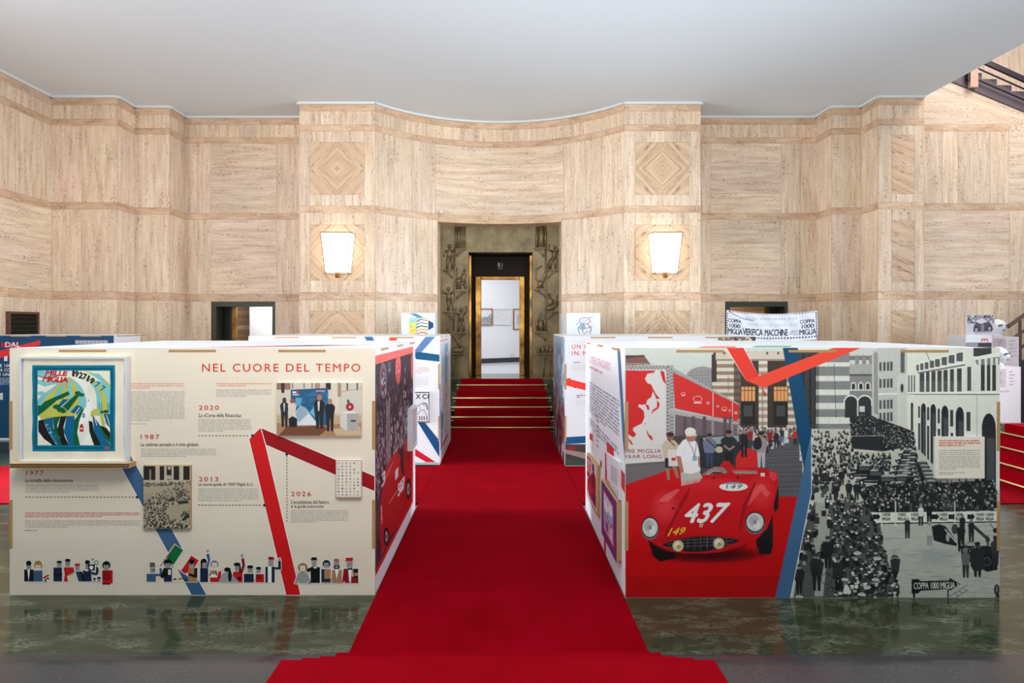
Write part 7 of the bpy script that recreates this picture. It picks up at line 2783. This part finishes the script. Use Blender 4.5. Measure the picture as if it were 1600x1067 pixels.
def dT(v):
    v.rect(1551.5, 528.5, 1571.5, 545, (206, 186, 190), 1)
    v.line([(1558, 530), (1561, 535), (1566, 531), (1560, 541)], .5, (96, 84, 92), 2)
    for i in range(5):
        v.rows(1577, 531 + i * 6, 1589, 534.5 + i * 6, 2, (176, 164, 176))
    v.rect(1549.3, 572, 1591.7, 640, (226, 208, 211), 1)


def dL(v):
    v.rect(1559.6, 576.5, 1571.5, 605, (206, 186, 190), 1)
    v.line([(1560, 579), (1565, 583), (1561, 590), (1566, 597), (1561, 599)], .6, (96, 84, 92), 2)
    for i in range(5):
        v.rows(1577, 580 + i * 5, 1590, 583 + i * 5, 1, (164, 146, 154))
    v.rows(1561, 610, 1592, 615, 1, (196, 176, 182))


plinth('white plinth with a red figure carrying the old car photo, far right', 1509, 1549.8, 11.9, 524.6, 0.5, dE, BOARD)
plinth('taller pale pink plinth under the upper white head, far right', 1549, 1592, 12.4, 526, 0.35, dT)
plinth('shorter pale pink plinth with a drawing, under the lower white head at far right', 1559, 1595, 11.4, 573, 0.45, dL)
DPB = 11.98
pb = thing('photo_board', 'black and white photo board of an old open race car on the far right plinth', 'photo board', (PX(1532, DPB), DPB, PZ(524.6, 11.9)))
a, b_ = front(DPB)(1510.8, 524.6), front(DPB)(1554, 492)
box_obj('board', a.x, b_.x, DPB, DPB + 0.03, PZ(524.6, 11.9), b_.z, BOARD, pb)
r = Ras(1511.2, 492.4, 1553.6, 523.6, 3, 2, (196, 190, 200))
V_ = lambda x, y: (1500 + x / 7.62, 480 + y / 7.62)
VP = lambda pts: [V_(*p) for p in pts]
r.poly(VP([(85, 95), (410, 95), (410, 190), (85, 200)]), (150, 144, 154))
for i in range(50):
    x, y = r.rnd.uniform(90, 400), r.rnd.uniform(95, 190)
    r.ell(*V_(x, y), r.rnd.uniform(.8, 2), r.rnd.uniform(.8, 3), r.rnd.choice([(70, 64, 76), (206, 200, 208), (110, 104, 116)]))
r.poly(VP([(160, 230), (190, 180), (250, 150), (320, 160), (370, 200), (385, 260), (370, 300), (180, 310)]), (84, 76, 90))
r.poly(VP([(180, 170), (260, 130), (330, 170), (250, 200)]), (214, 208, 216))
for x, y, a_ in ((195, 270, 36), (350, 255, 38)):
    r.ell(*V_(x, y), a_ / 7.62, a_ / 7.0, (40, 34, 44))
    r.ell(*V_(x, y), a_ * .55 / 7.62, a_ * .6 / 7.0, (150, 144, 154))
r.rect(*V_(250, 195), *V_(300, 290), (60, 52, 64))
for x in (258, 270, 282):
    r.line(VP([(x, 200), (x, 285)]), .6, (196, 190, 200))
r.line(VP([(160, 300), (380, 290)]), 1.2, (206, 200, 208))
r.grain(6)
r.build('photo_print', front(DPB), pb)


def bust(label, px, py0, py1, D, turn, wpx):
    z0, z1 = PZ(py1, D), PZ(py0, D)
    cx_, hh, y = PX(px, D), (PZ(py0, D) - PZ(py1, D)), D
    t_ = thing('head_bust', label, 'sculpted head', (cx_, D, z0), 'white heads on the plinths')
    W_ = wpx * D / F / 2
    cy_ = D + 0.02
    m = MB()
    n, k = 28, 20
    vs, fs = [], []
    for i in range(k + 1):
        th = math.pi * i / k
        for j in range(n):
            ph = 2 * math.pi * j / n
            sx, sy, sz = math.sin(th) * math.cos(ph), math.sin(th) * math.sin(ph), math.cos(th)
            ry = 0.9
            fx = -sy                                   # facing the viewer before turning
            wd = W_ * (0.92 if sz > 0 else 0.92 - 0.34 * (sz * sz))
            x, yy, z = sx * wd, sy * W_ * 1.05, sz * hh * 0.44
            if fx > 0.3:
                zz = sz
                nose = math.exp(-((sx / .16) ** 2)) * math.exp(-(((zz + .12) / .22) ** 2))
                brow = math.exp(-(((zz - .18) / .08) ** 2)) * math.exp(-((sx / .5) ** 2))
                eye = math.exp(-(((zz - .04) / .09) ** 2)) * (math.exp(-(((sx - .34) / .16) ** 2)) + math.exp(-(((sx + .34) / .16) ** 2)))
                lip = math.exp(-(((zz + .48) / .07) ** 2)) * math.exp(-((sx / .22) ** 2))
                chin = math.exp(-(((zz + .78) / .16) ** 2)) * math.exp(-((sx / .3) ** 2))
                yy -= W_ * (.30 * nose + .10 * brow - .12 * eye + .08 * lip + .14 * chin)
            vs.append((x, yy, z))
    for i in range(k):
        for j in range(n):
            j2 = (j + 1) % n
            fs.append((i * n + j, (i + 1) * n + j, (i + 1) * n + j2, i * n + j2))
    ca, sa = math.cos(turn), math.sin(turn)
    zc = z1 - hh * 0.44
    R_ = lambda p: (cx_ + p[0] * ca - p[1] * sa, cy_ + W_ + p[0] * sa + p[1] * ca, zc + p[2])
    m.add([R_(p) for p in vs], fs, True)
    for s in (-1, 1):
        c = R_((s * W_ * .93, 0.0, -hh * .02))
        m.ball(c, (W_ * .13, W_ * .2, hh * .10), 10, 7)
    m.tube([R_((0, W_ * .1, -hh * .25)), R_((0, W_ * .15, -(zc - z0) + .03)), R_((0, W_ * .15, -(zc - z0) + .002))], [W_ * .62, W_ * .66, W_ * .95], 18)
    m.build('head', PLASTERCAST, t_)
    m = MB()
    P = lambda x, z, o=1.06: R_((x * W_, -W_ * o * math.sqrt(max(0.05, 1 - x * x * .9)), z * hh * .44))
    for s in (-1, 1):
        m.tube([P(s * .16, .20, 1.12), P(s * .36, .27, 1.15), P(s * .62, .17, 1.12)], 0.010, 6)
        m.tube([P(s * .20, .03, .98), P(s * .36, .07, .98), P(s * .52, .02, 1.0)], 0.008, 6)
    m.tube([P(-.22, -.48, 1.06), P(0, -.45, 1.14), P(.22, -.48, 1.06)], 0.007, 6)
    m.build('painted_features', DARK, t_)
    return t_


bust('white sculpted head facing forward on the taller pink plinth, far right', 1569.5, 498.5, 526, 12.41, 0.0, 25)
bust('white sculpted head turned aside on the shorter pink plinth, far right', 1571, 542, 573, 11.42, 0.5, 24)
